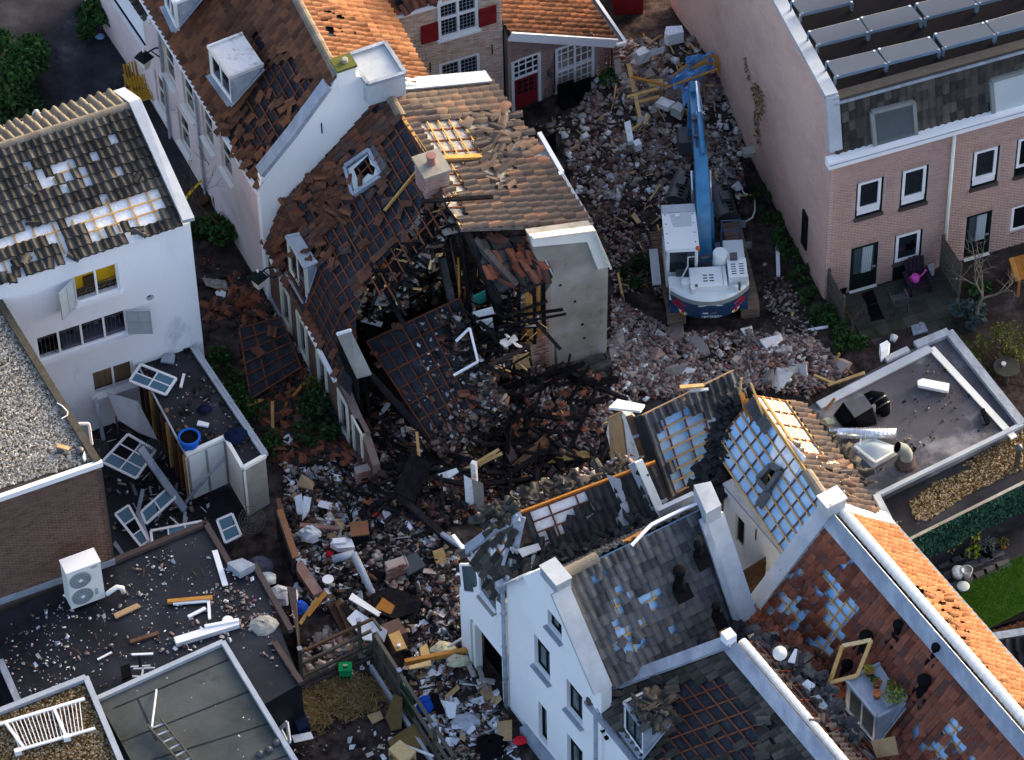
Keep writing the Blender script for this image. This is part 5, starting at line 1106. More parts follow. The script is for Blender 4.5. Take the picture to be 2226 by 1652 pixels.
# ------ white gabled house, lower centre
def white_gable():
 z0=6.28;O=G(1101,1268,z0);X=dirv(-58);wf=WF(O,X);q=lambda u,v:wf.px(u,v)
 h=thing('gabled_house','white gabled house with dark framed windows, grey tiled roof and light zinc coping','house',wf.p(2,0))
 a1,a2=q(1180,1234),q(1214,1284);ex,ez=q(1305,1497)
 ops=[(pl(15,"300,360 430,480 425,640 315,490")),(pl(15,"185,565 325,720 328,1000 200,820")),(pl(15,"460,940 605,1110 608,1400 480,1180")),(pl(15,"470,1420 608,1580 610,1860 480,1700"))]
 ops=[wf.rect(s)for s in ops];door=wf.rect(pl(15,"215,1130 300,1230 303,1600 240,1400"));ops.append(door)
 ops[0]=(ops[0][0],ops[0][1],ops[0][2]-.0,ops[0][3])
 out=[(0,0),(ex+.05,0),(ex+.05,ez),(a2[0],a2[1]),(a1[0],a1[1]),(0,z0)]
 wall(h,'gable_wall',wf,out,[rpoly(r)for r in ops],'white_wall_clean',.35)
 for r in ops[:4]:window(h,wf,r,'dark_paint','glass_grey',depth=.16,fw=.07,mull=(.55,),trans=()if r is ops[0]else(.72,),sill='lead')
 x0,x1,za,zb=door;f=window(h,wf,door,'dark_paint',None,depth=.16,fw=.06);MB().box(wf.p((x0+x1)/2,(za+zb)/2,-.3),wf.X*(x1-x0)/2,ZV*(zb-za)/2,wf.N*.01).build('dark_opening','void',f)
 MB().box(wf.p((x0+x1)/2,.2,.12),wf.X*.9,ZV*.2,wf.N*.12).build('plinth','lead',h)
 b=MB();A=[wf.p(*a1,-.17),wf.p(*a2,-.17),wf.p(ex,ez,-.17)]
 b.beam(wf.p(ex+.05,ez-.05,-.05),wf.p(*a2,-.05),.60,.10,wf.X*.85+ZV*.5);b.build('coping','zinc',h)
 b=MB();b.beam(wf.p(0,z0,-.05),wf.p(0,z0,-.05).lerp(wf.p(*a1,-.05),.45),.55,.06,-wf.X*.8+ZV*.55);b.build('coping','zinc',h)
 c=(A[0]+A[1])/2;k=MB().box(c+ZV*-.02,wf.X*((a2[0]-a1[0])/2+.03),wf.N*.24,ZV*.20);k.build('gable_block','zinc',h);MB().box(c+ZV*.20,wf.X*((a2[0]-a1[0])/2+.04),wf.N*.27,ZV*.04).build('gable_cap','zinc',h)
 part(h,'downpipe','lead',MB().tube([wf.p(-.06,z0-.4,.10),wf.p(-.06,0,.10)],.07,10),True);part(h,'hopper','lead',MB().prism([wf.p(-.22,z0-.3,.0),wf.p(.02,z0-.3,.0),wf.p(.02,z0-.3,.26),wf.p(-.22,z0-.3,.26)],ZV*.3))
 for zz in(4.8,3.2,1.6):part(h,'bracket','lead',MB().lathe(wf.p(-.06,zz,.1),[(.09,0),(.09,.06)],10))
 rl=wf.p((a1[0]+a2[0])/2,a1[1]-.25,-.35);Bd=dirv(29.6);RR=rl+Bd*4.6;ER=G(1627,1342,5.75)-Bd*.22
 EL=wf.p(ex,ez-.15,-.35)
 blue=[pl(15,s)for s in("650,70 740,50 735,100 660,110","860,100 960,110 960,190 920,200 900,210 870,160","850,240 940,220 940,400 880,410 860,300","1000,170 1050,180 1050,250 1010,230","1090,230 1190,180 1240,200 1220,380 1170,380 1180,300 1110,290","850,460 1010,450 1010,600 930,640 900,510","1090,420 1130,420 1160,500 1090,560","840,640 910,620 900,680 840,690","1040,630 1100,640 1070,720 1030,700","1350,490 1390,490 1380,550","950,40 1000,30 990,60")]
 bl=pl(15,"640,20 1260,150 1260,400 1100,760 820,720 820,420")
 roof(h,[rl,RR,ER,EL],'tile_slate',(.26,.31),[(p,1)for p in blue],[(pl(15,"740,0 1250,150 1250,420 1100,720 850,720 820,300"),.22)],under='foil_blue',uname='foil',bat='batten',cnt='batten',bclip=blue,seed=61,jit=.04,amp=.016)
 pts=[rl+ZV*.1,rl.lerp(RR,.25)+ZV*.12,rl.lerp(RR,.38)+ZV*.05];ridge_tiles(h,pts[0],pts[1],'ridge_tile',.17,.5)
 strip(h,'ridge_lath','white_paint',[G(*p,z)for p,z in zip(cpl(1920,1410,960,"1030,1460 1130,1350 1200,1280 1360,1200 1490,1140 1600,1100"),(8.9,8.95,8.95,8.9,8.9,8.9))],.09,.06)
 part(h,'ridge_board','wood_orange',MB().beam(G(*Z(11,960,1440),8.8),G(*Z(11,1130,1350),8.8),.14,.10))
 roof(h,[RR,rl,rl-X*1.6-ZV*2.2,RR-X*1.6-ZV*2.2],'tile_slate',(.25,.33),battens=False,seed=62,limit=0)
 P=[G(*p,z)for p,z in(((1508,1056),9.4),((1545,1048),9.4),((1568,1100),9.3),((1535,1118),9.3))]
 MB().prism([p-ZV*.75 for p in P],ZV*.75).build('gable_block','zinc',h);MB().prism([p+ZV*.002 for p in P],ZV*.04).build('gable_cap','zinc',h)
 a,c=G(1551,1122,8.85),G(1625,1345,5.98);b=MB();b.beam(a,c,.62,.12,X*.85+ZV*.5);b.build('coping','zinc',h)
 side=(c-a);MB().prism([a-ZV*.1+Bd*.25,c-ZV*.1+Bd*.25,Vector((c.x,c.y,2))+Bd*.25,Vector((a.x,a.y,2))+Bd*.25],-Bd*.2).build('side_wall','white_wall',h)
 MB().beam(G(1432,1118,8.2),G(1510,1082,8.4),.14,.5).build('roof_upstand','zinc',h)
 strip(h,'roof_edge','lead',[a-Bd*.38+ZV*.14,c-Bd*.38+ZV*.17],.20,.10,X*.85+ZV*.5)
 for i,(u,v,r,hh)in enumerate((Z(15,1440,160)+(.13,.75),Z(15,1756,400)+(.09,.4),Z(11,1600,1540)+(.09,.5))):
  n=(RR-rl).cross(EL-rl).normalized();n=n if n.z>0 else-n;p=onplane(u,v,rl,n)
  t=part(h,'roof_vent','black',MB().lathe(p-ZV*.1,[(r*1.5,0),(r*1.4,.2),(r,.24),(r,hh),(r*1.5,hh+.02),(r*1.5,hh+.14),(r*.8,hh+.17)],12),True);MB().beam(p+n*.06,p+n*.06+(EL-rl).normalized()*.45,r*4,.03,n).build('base_plate','black',t)
 strip(h,'gutter','lead',[G(1640,1310,5.7),G(1545,1355,5.7)],.14,.12)
 MB().prism([wf.p(.3,0,-.4),wf.p(ex,0,-.4),wf.p(ex,0,-.4)+Bd*4.6,wf.p(.3,0,-.4)+Bd*4.6],ZV*5.5).build('interior','black',h)  # black body added under the grey roof to stop light
 return wf
WF8=white_gable()
# ------ house behind it with the torn front
def torn_house():
 z0=5.3;O=G(1096,1312,z0);X=dirv(-58.5);wf=WF(O,X);Bd=dirv(28)
 h=thing('torn_house','white house with broken open wall, hipped lead ridges and torn roof foil','house',wf.p(-1,0))
 q=lambda s:[wf.px(u,v)for u,v in s]
 x1=0;xl=wf.px(1000,1310)[0]
 big=q(C_(14,"1835,390 1890,690 2110,900 2110,690"));
 gar=(wf.px(1024,1335)[0],wf.px(1090,1400)[0],.0,2.45)
 win=wf.rect(C_(13,"0,0")*4)if False else None
 out=[(xl,0),(0,0),(0,z0),(xl+1.15,z0-.0),(xl+1.0,4.35),(xl+.2,3.6),(xl,3.3)]
 hole2=wf.rect(cpl(1700,2000,600,"370,540 585,780 595,1110 380,800"))
 wall(h,'wall',wf,out,[rpoly(gar)],'white_wall_clean',.25)
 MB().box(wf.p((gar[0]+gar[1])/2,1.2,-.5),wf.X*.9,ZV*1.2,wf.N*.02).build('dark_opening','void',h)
 for xx in(gar[0]-.02,gar[0]+.22):part(h,'door_post','cream',MB().box(wf.p(xx,1.25,-.05),wf.X*.06,ZV*1.25,wf.N*.12))
 strip(h,'roof_edge','white_paint',[G(985,1164,z0+.1),G(1096,1311,z0+.02)],.10,.10)
 P=[G(*p,z)for p,z in zip(cpl(1700,2000,600,"95,430 310,425 370,830 135,800"),(5.0,5.0,3.95,3.95))]
 b=MB()
 for a,c in zip(P,P[1:]+P[:1]):b.beam(a,c,.07,.07,Vector((0,-1,.3)))
 w=b.build('casement','white_paint',h);MB().add(P,[(0,1,2,3)]).build('pane','glass_grey',w)
 r=hole2;f=MB();xa,xb,za,zb=r
 f.beam(wf.p(xa,za,.03),wf.p(xb,za,.03),.08,.08);f.beam(wf.p(xa,za,.03),wf.p(xa,zb,.03),.08,.08,wf.N);f.beam(wf.p(xa,za+.25,.05),wf.p(xb,za+.1,.05),.05,.05);f.build('window_frame','white_paint',h)
 MB().box(wf.p((xa+xb)/2,za+.45,.005),wf.X*(xb-xa)*.48,ZV*.4,wf.N*.004).build('opening','glass_grey',h)
 MB().box(wf.p((xa+xb)/2,za-.06,.06),wf.X*(xb-xa)/2,ZV*.05,wf.N*.1).build('sill','plaster',h)
 Rk=G(1130,1122,7.2);HL=G(1014,1190,5.45);HR=G(1099,1290,5.4)
 n=(HL-Rk).cross(HR-Rk).normalized();n=n if n.z>0 else-n
 eave=[G(985,1166,5.35),G(1096,1312,5.35)]
 Qh=[Rk+(eave[0]-eave[1])*.45,Rk+(eave[1]-eave[0])*.45,eave[1],eave[0]]
 poly=px("1016,1192 1128,1130 1118,1180 1098,1306 990,1172")
 torn=cpl(1700,1750,600,"340,970 430,890 480,930 420,1000"),cpl(1700,1750,600,"570,940 660,850 660,1020"),cpl(1700,1750,600,"490,1160 560,1080 630,1170 550,1270"),cpl(1700,1750,600,"620,1120 690,1040 730,1140 690,1220"),cpl(1700,1750,600,"310,980 390,1060 540,1280 500,1300 340,1080")
 roof(h,Qh,'tile_dark',(.25,.34),[(t,1)for t in torn],[(poly,.25)],under=None,clip=poly,bclip=list(torn),bat='wood_orange',cnt='wood_orange',seed=71)
 polyslab(h,'foil','foil_white',poly,((Qh[0]+Qh[1])/2,(Qh[1]-Qh[0]).cross(Qh[3]-Qh[0]).normalized()*(1 if(Qh[1]-Qh[0]).cross(Qh[3]-Qh[0]).z>0 else-1)),.04)
 def lead(pts,w):
  b=MB()
  for a,c in zip(pts,pts[1:]):b.beam(a,c,w,.07)
  b.build('lead_ridge','lead',h)
 lead([G(1013,1195,5.6),G(1075,1150,6.5),G(1132,1122,7.3)],.36);lead([G(1132,1122,7.3),G(1120,1180,6.6),G(1107,1240,5.9),G(1092,1296,5.4)],.30)
 A=[G(1132,1118,7.25),G(1424,1008,7.4)];D=X*1.7-ZV*2.1
 Q=[A[0],A[1],A[1]+D,A[0]+D]
 foil=cpl(1700,1750,600,"1060,620 1950,220 1950,300 1800,420 1820,560 1600,570 1560,830 1440,880 1240,910 1060,820")
 roof(h,Q,'tile_black',(.25,.33),[(foil,1)],[(px("1100,1000 1450,1000 1450,1250 1100,1250"),.25)],under='foil_white',uname='foil',bat='batten_brown',cnt='batten_brown',cstep=.8,seed=72)
 part(h,'ridge_lath','wood_orange',MB().beam(A[0]+ZV*.10,A[1]+ZV*.10,.06,.08));
 nf=(Q[1]-Q[0]).cross(Q[3]-Q[0]).normalized();nf=nf if nf.z>0 else-nf
 for s,ch in(("1650,500 1790,470",'UNION'),("1390,650 1480,630",'CK'),("1300,720 1350,680",'V')):
  pass
 s=MB();P=[onplane(u,v,Q[0],nf)+nf*.12 for u,v in cpl(1920,1410,960,"800,840 920,880 950,1000 1010,1180 990,1320 900,1280 880,1220 930,1130")]
 s.prism(P,nf*.02).build('metal_sheet','lead',h)
 strip(h,'metal_edge','lead',[onplane(*C(1920,1410,960,1030,740),Q[0],nf)+nf*.1,onplane(*C(1920,1410,960,1240,1190),Q[0],nf)+nf*.1],.30,.05,nf)
 strip(h,'wall_end','cream',[onplane(*C(1920,1410,960,1070,720),Q[0],nf)+nf*.2,onplane(*C(1920,1410,960,1270,1180),Q[0],nf)+nf*.2],.24,.12,nf)
 t=thing('fallen_scaffold','grey metal frame of three poles lying on the torn tiled hip','frame',G(1150,1220,6.5))
 for a,c in((cpl(1700,1750,600,"825,880 680,1360")),(cpl(1700,1750,600,"780,1125 1100,1230")),(cpl(1700,1750,600,"1185,990 1040,1440"))):part(t,'pole','lead',MB().beam(G(*a,6.6),G(*c,6.3),.10,.05))
 MB().prism([wf.p(xl+.3,0,-.6),wf.p(0,0,-.6),wf.p(0,0,-.6)+Bd*4.5,wf.p(xl+.3,0,-.6)+Bd*4.5],ZV*3.0).build('interior','black',h)  # black filler added behind the torn wall, blocks light
def C_(k,s):return pl(k,s)
torn_house()
# ------ dark roofed house at the bottom
def bottom_house():
 RT_,EV=G(1590,1408,7.6),G(1288,1520,5.45);D=dirv(-58.5);wl=6.0
 h=thing('dormer_house','white house with dark roof of bare rusty battens and tile covered dormer','house',Vector((EV.x,EV.y,0)))
 Q=[RT_,RT_+D*wl,EV+D*wl,EV]
 bare=C2("1310,760 1340,700 1500,690 1700,690 1860,800 1960,1000 2130,1230 2000,1530 1200,1530 960,1530 1160,1230 1260,1070 1220,880")
 roof(h,[Q[0],Q[1],Q[2],Q[3]],'tile_dark',(.25,.36),[(bare,.97)],[(C2("340,880 700,700 1300,760 1250,900 700,1100"),.6),(C2("1700,1100 2226,1100 2226,1530 1800,1530"),.5)],under='felt',bat='batten_brown',cnt='batten_brown',cstep=.55,bclip=[bare],seed=81)
 b=MB();b.beam(EV+ZV*.22-D*.1,RT_+ZV*.2-D*.1,.42,.10);b.build('lead_parapet','lead',h);b=MB();b.beam(RT_+ZV*.10-dirv(31)*.05,RT_+D*wl+ZV*.10-dirv(31)*.05,.42,.06,ZV-dirv(31)*.5);b.build('lead_ridge','lead',h)
 part(h,'ridge_block','white_paint',MB().box(RT_+ZV*.32-D*.15,D*.16,dirv(31)*.16,ZV*.18))
 rt=RT_+dirv(31)*.35+ZV*.02;ridge_tiles(h,rt+ZV*.06,rt+D*wl+ZV*.06,'cream',.14,.22)  # cream stands for low sun catching these ridge tiles
 e=RT_+dirv(31)*1.9-ZV*1.2;roof(h,[rt+D*wl,rt,e,e+D*wl],'tile_mixed',(.2,.3),[(px("1640,1430 1700,1470 1850,1660 1800,1660"),.6)],[(px("1640,1430 1900,1660 1700,1660"),.4)],under='felt',bat='batten_brown',cnt='batten_brown',seed=82,amp=.045,clip=px("1590,1395 1655,1430 1870,1670 1780,1670"))
 wf=WF(EV-Vector((.0,.0,0)),D);wall(h,'wall',wf,[(.15,0),(wl,0),(wl,5.3),(.15,5.3)],[],'white_wall_clean',.25)
 strip(h,'gutter','lead',[wf.p(-.1,5.35,.12),wf.p(wl,5.35,.12)],.22,.14);part(h,'downpipe','lead',MB().tube([wf.p(.35,5.25,.12),wf.p(.35,0,.12)],.07,10),True)
 for u,v in C2("460,1215 500,1290"):x,z=wf.px(u,v);part(h,'bracket','black',MB().box(wf.p(x,z,.05),wf.X*.05,ZV*.05,wf.N*.05))
 n=(Q[1]-Q[0]).cross(Q[3]-Q[0]).normalized();n=n if n.z>0 else-n
 dd,dwf,tp=dormer(h,C2("665,950 875,1240 1150,1120 920,825"),6.75,1.2,'lead','white_paint','lead','glass_grey',fm='dark_paint',slab=.06,mull=(.5,))
 return tp
def C2(s):return cpl(2100,2300,800,s,2226)
DTP=bottom_house()
# ------ red roofed row, lower right
def red_row():
 R0_=G(1812,1118,8.5);D=dirv(-59);L=13;B=dirv(31);E0_=G(1646,1332,5.3);
 h=thing('red_roof_house','red tiled row house with wide lead ridge and patches of blue foil','house',Vector((E0_.x,E0_.y,0)))
 hole=[pl(16,s)for s in("270,20 330,0 300,80","460,0 600,20 700,140 680,240 690,290 760,250 830,300 830,340 740,390 740,440 700,520 660,640 590,700 540,720 480,720 430,700 420,640 560,520 480,500 440,420 520,380 560,250 500,60","140,210 310,250 300,400 330,500 280,520 240,480 250,420 130,350","350,200 430,250 470,330 330,260","45,340 95,340 90,390 40,370","390,420 420,420 410,460","1580,1250 1640,1230 1830,1480 1800,1500 1680,1380","1520,1330 1600,1280 1700,1440 1830,1620 1820,1652 1680,1652 1500,1440","1310,1520 1450,1480 1560,1560 1640,1652 1340,1600","1420,1280 1460,1300 1440,1340","1760,1300 1810,1310 1780,1360","1010,580 1045,600 1020,620")]
 Q=[R0_,R0_+D*L,E0_+D*L,E0_]
 roof(h,Q,'tile_red',(.235,.31),[(p,.96)for p in hole],[(pl(16,"0,300 300,250 500,640 440,760 300,900 0,800"),.5),(pl(16,"1250,1350 1700,1300 1850,1652 1200,1652"),.3),(px("1640,1160 1900,1200 1830,1420 1640,1400"),.2)],under='foil_blue',uname='foil',bat='batten',cnt='batten',cstep=.35,bclip=hole,seed=91,amp=.03,jit=.05)
 strip(h,'lead_ridge','lead',[R0_+ZV*.02-B*.24,R0_+D*L+ZV*.02-B*.24],.50,.05,ZV*.62-B*.78);ridge_tiles(h,R0_+B*.24+ZV*.10,R0_+B*.24+D*L+ZV*.10,'cream',.16,.24)  # ridge tiles coloured cream to carry the sunlight on them
 Er=R0_+B*2.15-ZV*2.1
 roof(h,[R0_+D*L+B*.2,R0_+B*.2,Er,Er+D*L],'tile_orange_lit',(.235,.30),[(pl(16,"1190,150 1260,190 1580,600 1530,600"),.5)],[(pl(16,"1190,150 1500,200 1660,420 1700,700 1900,900 1800,1000 1500,600"),.7),(pl(16,"1900,900 2203,1200 2203,1500 1900,1100"),.25)],battens=False,seed=92,amp=.045)  # sun side of the red roof, warm light painted in as orange tiles
 part(h,'bare_batten','wood_new',MB().beam(G(*Z(16,1250,220),8.0),G(*Z(16,1570,610),7.9),.06,.06))
 strip(h,'gutter','lead',[Er+B*.1,Er+B*.1+D*L],.16,.12);strip(h,'gutter_bed','steel_dark',[Er-B*.1-ZV*.05,Er-B*.1-ZV*.05+D*L],.3,.03)
 b=MB();b.beam(E0_+ZV*.15-D*.15,R0_+ZV*.25-D*.15,.55,.22,ZV+B*-.6);b.build('parapet','zinc',h);b=MB();b.beam(R0_+ZV*.22-D*.15,Er+ZV*.2-D*.15,.5,.16,ZV+B*.5);b.build('parapet','foam',h)
 part(h,'parapet_block','zinc',MB().box(R0_+ZV*.38-D*.12,D*.24,B*.32,ZV*.26));part(h,'parapet_cap','plaster_chunk',MB().box(R0_+ZV*.66-D*.12,D*.27,B*.35,ZV*.025))
 for q in(.25,.5,.75):part(h,'seam','steel_dark',MB().beam(E0_.lerp(R0_,q)+ZV*.32-D*.42,E0_.lerp(R0_,q)+ZV*.26+D*.12,.02,.02))
 n=(Q[1]-Q[0]).cross(Q[3]-Q[0]).normalized();n=n if n.z>0 else-n
 for i,(x,y,r,hh)in enumerate(((1110,590,.10,.6),(835,700,.14,.65),(1435,770,.09,.5),(1335,1070,.14,.6),(675,900,.12,.4))):
  p=onplane(*Z(16,x,y),Q[0],n);t=part(h,'roof_vent','black',MB().lathe(p-ZV*.1,[(r*1.5,0),(r*1.4,.2),(r,.24),(r,hh),(r*1.45,hh+.02),(r*1.45,hh+.13),(r*.8,hh+.16)],12),True)
  MB().beam(p+n*.08-(E0_-R0_).normalized()*.2,p+n*.08+(E0_-R0_).normalized()*.4,r*4,.03,n).build('base_plate','black',t)
 p=R0_+B*.8-ZV*.7+D*5.45;part(h,'roof_vent','wood_brown',MB().lathe(G(*Z(16,1580,720),7.8),[(.10,0),(.09,.5),(.16,.52),(.16,.62),(.1,.66)],12),True)
 dd,dwf,tp=dormer(h,pl(16,"675,985 935,1300 1180,1175 960,835"),7.0,1.35,'lead','white_paint','lead','glass_grey',slab=.06,mull=(.5,))
 zz=7.07;grp='flower pots on the dormer'
 for i,(x,y,r,lab,m,pm)in enumerate(((868,920,.13,'terracotta pot with a small plant nearest the wooden window frame on the dormer','terracotta','yellow_leaf'),(900,970,.07,'small dark green pot between two terracotta pots on the dormer','dark_paint','green_leaf'),(935,1025,.12,'terracotta pot with dry stems in the middle of the dormer','terracotta','olive_leaf'),(935,1115,.12,'empty terracotta pot in front on the dormer','terracotta',None),(1060,1040,.12,'terracotta pot behind the long planter on the dormer','terracotta','olive_leaf'))):
  p=G(*Z(16,x,y),zz);t=thing('flower_pot',lab,'flower pot',p,grp)
  part(t,'pot',m,MB().lathe(p,[(r*.7,0),(r,r*1.6),(r*1.12,r*1.62),(r*1.12,r*1.95),(r*.9,r*1.96),(r*.85,r*1.6)],14),True)
  if pm:plant(t,p+ZV*r*1.7,r*1.2,.16,pm,60,.03,3)
 t=thing('planter','long dark planter with yellow green plants at the corner of the dormer','planter',G(*Z(16,1090,1140),zz));p=G(*Z(16,1090,1140),zz)
 part(t,'trough','lead',MB().box(p+ZV*.11,dirv(25)*.32,dirv(115)*.13,ZV*.11));plant(t,p+ZV*.2,.34,.25,'yellow_leaf',200,.04,4);plant(t,p+ZV*.25,.3,.35,'olive_leaf',90,.035,5)
 strip(h,'eave_gutter','lead',[E0_-ZV*.1+D*1.0,E0_-ZV*.1+D*L],.2,.12)
 MB().prism([G(1700,1400,0),G(1850,1300,0),G(2300,1800,0),G(2000,1900,0)],ZV*2).build('interior','black',h)  # low black block added under the red roof against light
 o=thing('neighbour_roof','dark tiled roof with lead valley gutters at the right edge','roof',G(2180,1450,3))
 Qn=[G(2240,1395,4.6),G(2300,1420,4.6),G(2300,1640,3.6),G(2115,1395,3.8)]
 roof(o,[G(2135,1398,5.2),G(2330,1368,5.2),G(2330,1560,4.0),G(2190,1510,4.0)],'tile_black',(.25,.34),battens=False,seed=95)
 strip(o,'lead_valley','lead',[G(2115,1392,5.0),G(2240,1372,5.2)],.26,.10);strip(o,'lead_valley','lead',[G(2122,1398,4.8),G(2235,1550,4.0)],.36,.10)
 o2=thing('neighbour_roof','small orange tiled roof corner at the right edge above the lead gutter','roof',G(2200,1370,3));roof(o2,[G(2160,1367,5),G(2330,1310,5.6),G(2330,1345,5.2),G(2150,1372,4.7)],'tile_orange_lit',(.25,.34),battens=False,seed=96)
 return tp
def plant(parent,c,r,hgt_,m,n,s,seed,name='foliage'):
 rr=random.Random(seed);fr=[]
 for i in range(n):
  a=rr.uniform(0,6.28);q=r*math.sqrt(rr.random());fr.append(leafframe(c+Vector((q*math.cos(a),q*math.sin(a),rr.uniform(0,hgt_)*(1.1-q/r*.5))),rr.uniform(.6,1.3)*s,rr))
 return numpy_mesh(name,[(fr,leafmesh(m))],m,parent)
RTP=red_row()
# ------ excavator
def text(parent,name,s,o,x,y,size,m,ext=.004):
 cu=bpy.data.curves.new(name,'FONT');cu.body=s;cu.size=size;cu.extrude=ext;cu.align_x='CENTER';cu.align_y='CENTER'
 cu.resolution_u=3;tmp=bpy.data.objects.new(name,cu);me=bpy.data.meshes.new_from_object(tmp);bpy.data.objects.remove(tmp);me.materials.clear();me.materials.append(M[m]);ob=bpy.data.objects.new(name,me);col.objects.link(ob);ob.parent=parent
 x=x.normalized();z=x.cross(y).normalized();y=z.cross(x);ob.matrix_basis=frame(o-ORG[parent.name],x,y,z);return ob
def excavator():
 f,r=dirv(92),dirv(2);R=2.35
 rear=G(1545,657,1.95);c=Vector((rear.x,rear.y,0))+f*R
 P=lambda x,y,z:c+r*x+f*y+ZV*z
 t=thing('excavator','blue and white tracked excavator working among the rubble','excavator',c)
 ft,rt=dirv(97),dirv(7);ct=(G(1452,716,0)+G(1648,703,0))/2+ft*1.85;hl,hh=1.45,.42
 for s in(-1,1):
  o=ct+rt*s*1.19;path=[]
  n1,n2=15,9
  for i in range(n1):path.append((-hl+2*hl*i/n1,2*hh,0))
  for i in range(n2):a=math.pi/2-math.pi*i/n2;path.append((hl+hh*math.cos(a),hh+hh*math.sin(a),a-math.pi/2))
  for i in range(n1):path.append((hl-2*hl*i/n1,0,math.pi))
  for i in range(n2):a=-math.pi/2-math.pi*i/n2;path.append((-hl+hh*math.cos(a),hh+hh*math.sin(a),a-math.pi/2))
  tr=part(t,'track','steel_dark',MB().prism([o-rt*.22+ft*(hl+hh*.8)*(-1)+ZV*.3,o-rt*.22+ft*(hl+hh*.8)+ZV*.3,o-rt*.22+ft*hl+ZV*.78,o-rt*.22-ft*hl+ZV*.78],rt*.44))
  me=bpy.data.meshes.get('track_pad')
  if not me:
   me=bpy.data.meshes.new('track_pad');b=MB();b.box(Vector(),Vector((.30,0,0)),Vector((0,.09,0)),Vector((0,0,.022)));b.box(Vector((0,.05,.035)),Vector((.30,0,0)),Vector((0,.014,0)),Vector((0,0,.022)));b.box(Vector((0,-.04,.03)),Vector((.30,0,0)),Vector((0,.010,0)),Vector((0,0,.016)))
   me.from_pydata(b.v,[],b.f);me.materials.append(M['track'])
  fr=[]
  for y,z,a in path:
   d=ft*math.cos(a)+ZV*math.sin(a);nn=-ft*math.sin(a)+ZV*math.cos(a);fr.append(frame(o+ft*y+ZV*(z+.02),rt,d,nn))
  for g in fr:
   k=bpy.data.objects.new('track_pad',me);col.objects.link(k);k.parent=tr;g=g.copy();g.translation=g.translation-ORG[t.name];k.matrix_basis=g
  part(t,'idler','steel_dark',MB().lathe(o+ft*(hl)+ZV*hh-rt*.2,[(.3,0),(.3,.4)],16,rt));part(t,'sprocket','steel_dark',MB().lathe(o-ft*(hl)+ZV*hh-rt*.2,[(.3,0),(.3,.4)],16,rt))
 part(t,'undercarriage','steel_dark',MB().box(ct+ZV*.62,rt*.95,ft*.8,ZV*.22))
 part(t,'slew_ring','steel_dark',MB().lathe(P(0,0,.8),[(.6,0),(.6,.25)],20))
 part(t,'deck','navy',MB().box(P(0,-.55,1.12),r*1.24,f*1.35,ZV*.12))
 W=1.27;arc=lambda x,k=0:-(R+k)+.62*(abs(x)/W)**2.2
 xs=[-W+2*W*i/18 for i in range(19)]
 def band(z0,z1,k0,k1,y1=-1.3):
  b=MB();rows=[[P(x,arc(x,k0),z0)for x in xs],[P(x,arc(x,k1),z1)for x in xs]]
  b.grid(rows);b.grid([[P(x,arc(x,k1),z1)for x in xs],[P(x,max(arc(x,k1),y1),z1)for x in xs]]);b.grid([[P(x,max(arc(x,k0),y1),z0)for x in xs],[P(x,arc(x,k0),z0)for x in xs]])
  for x in(-W,W):b.add([P(x,arc(x,k0),z0),P(x,y1,z0),P(x,y1,z1),P(x,arc(x,k1),z1)],[(0,1,2,3)])
  return b
 cw=part(t,'counterweight','navy',band(.98,1.78,-.16,0),True)
 part(t,'counterweight_rim','machine_grey',band(1.78,1.93,.0,-.03));part(t,'counterweight_top','machine_white',band(1.93,2.02,-.04,-.12))
 def decal(name,m,pts,k=.012):
  b=MB();kk=lambda z:-.16*(1.78-z)/.8 if z<1.78 else 0
  b.prism([P(x,arc(x,kk(z)+k),z)for x,z in pts],-f*.006);b.build(name,m,cw)
 for s in(-1,1):
  decal('red_light','signal_red',[(s*1.10,1.72),(s*1.10,1.62),(s*.78,1.50),(s*.78,1.58)]);decal('red_light','signal_red',[(s*1.14,1.56),(s*1.14,1.38),(s*.78,1.16),(s*.78,1.24),(s*1.0,1.40),(s*1.0,1.50)])
  for i in range(6):
   xa=.72+.085*i;zz=1.03+.020*i;decal('warning_stripe',('white_paint','signal_red')[i%2],[(s*xa,zz),(s*(xa+.085),zz+.02),(s*(xa+.085),zz+.13),(s*xa,zz+.11)])
  decal('number_plate','signal_yellow',[(s*.76,.98),(s*1.02,1.01),(s*1.02,1.08),(s*.76,1.05)],.02)
 decal('white_logo','white_paint',[(-.24,1.30),(-.06,1.30),(-.06,1.36),(-.24,1.36)]);decal('grey_logo','machine_grey',[(.0,1.28),(.16,1.28),(.22,1.36),(.06,1.36)])
 text(cw,'lettering','Agterberg b.v.',P(.06,arc(0,-.085)-.02,1.20),r,ZV,.115,'white_paint');text(cw,'lettering','grondwerken',P(.16,arc(0,-.10)-.025,1.12),r,ZV,.055,'zinc')
 decal('rear_plate','machine_white',[(-.40,1.72),(.40,1.72),(.36,1.80),(-.36,1.80)],.03)
 hd=part(t,'engine_hood','machine_white',MB().box(P(-.02,-1.55,2.10),r*.58,f*.42,ZV*.16));b=MB()
 for i in range(2):
  for j in range(3):b.box(P(-.12+.2*i,-1.72+.12*j,2.262),r*.07,f*.02,ZV*.006)
 b.build('hood_vents','void',hd);MB().box(P(.44,-1.55,2.263),r*.008,f*.4,ZV*.006).build('seam','machine_grey',hd)
 sb=part(t,'side_box','machine_white',MB().prism([P(.62,-1.75,1.9),P(1.22,-1.75,1.9),P(1.22,-.95,1.9),P(.62,-.95,1.9)],ZV*.5));b=MB()
 for i in range(2):
  for j in range(5):b.box(P(.80+.25*i,-1.6+.10*j,2.404),r*.075,f*.015,ZV*.006)
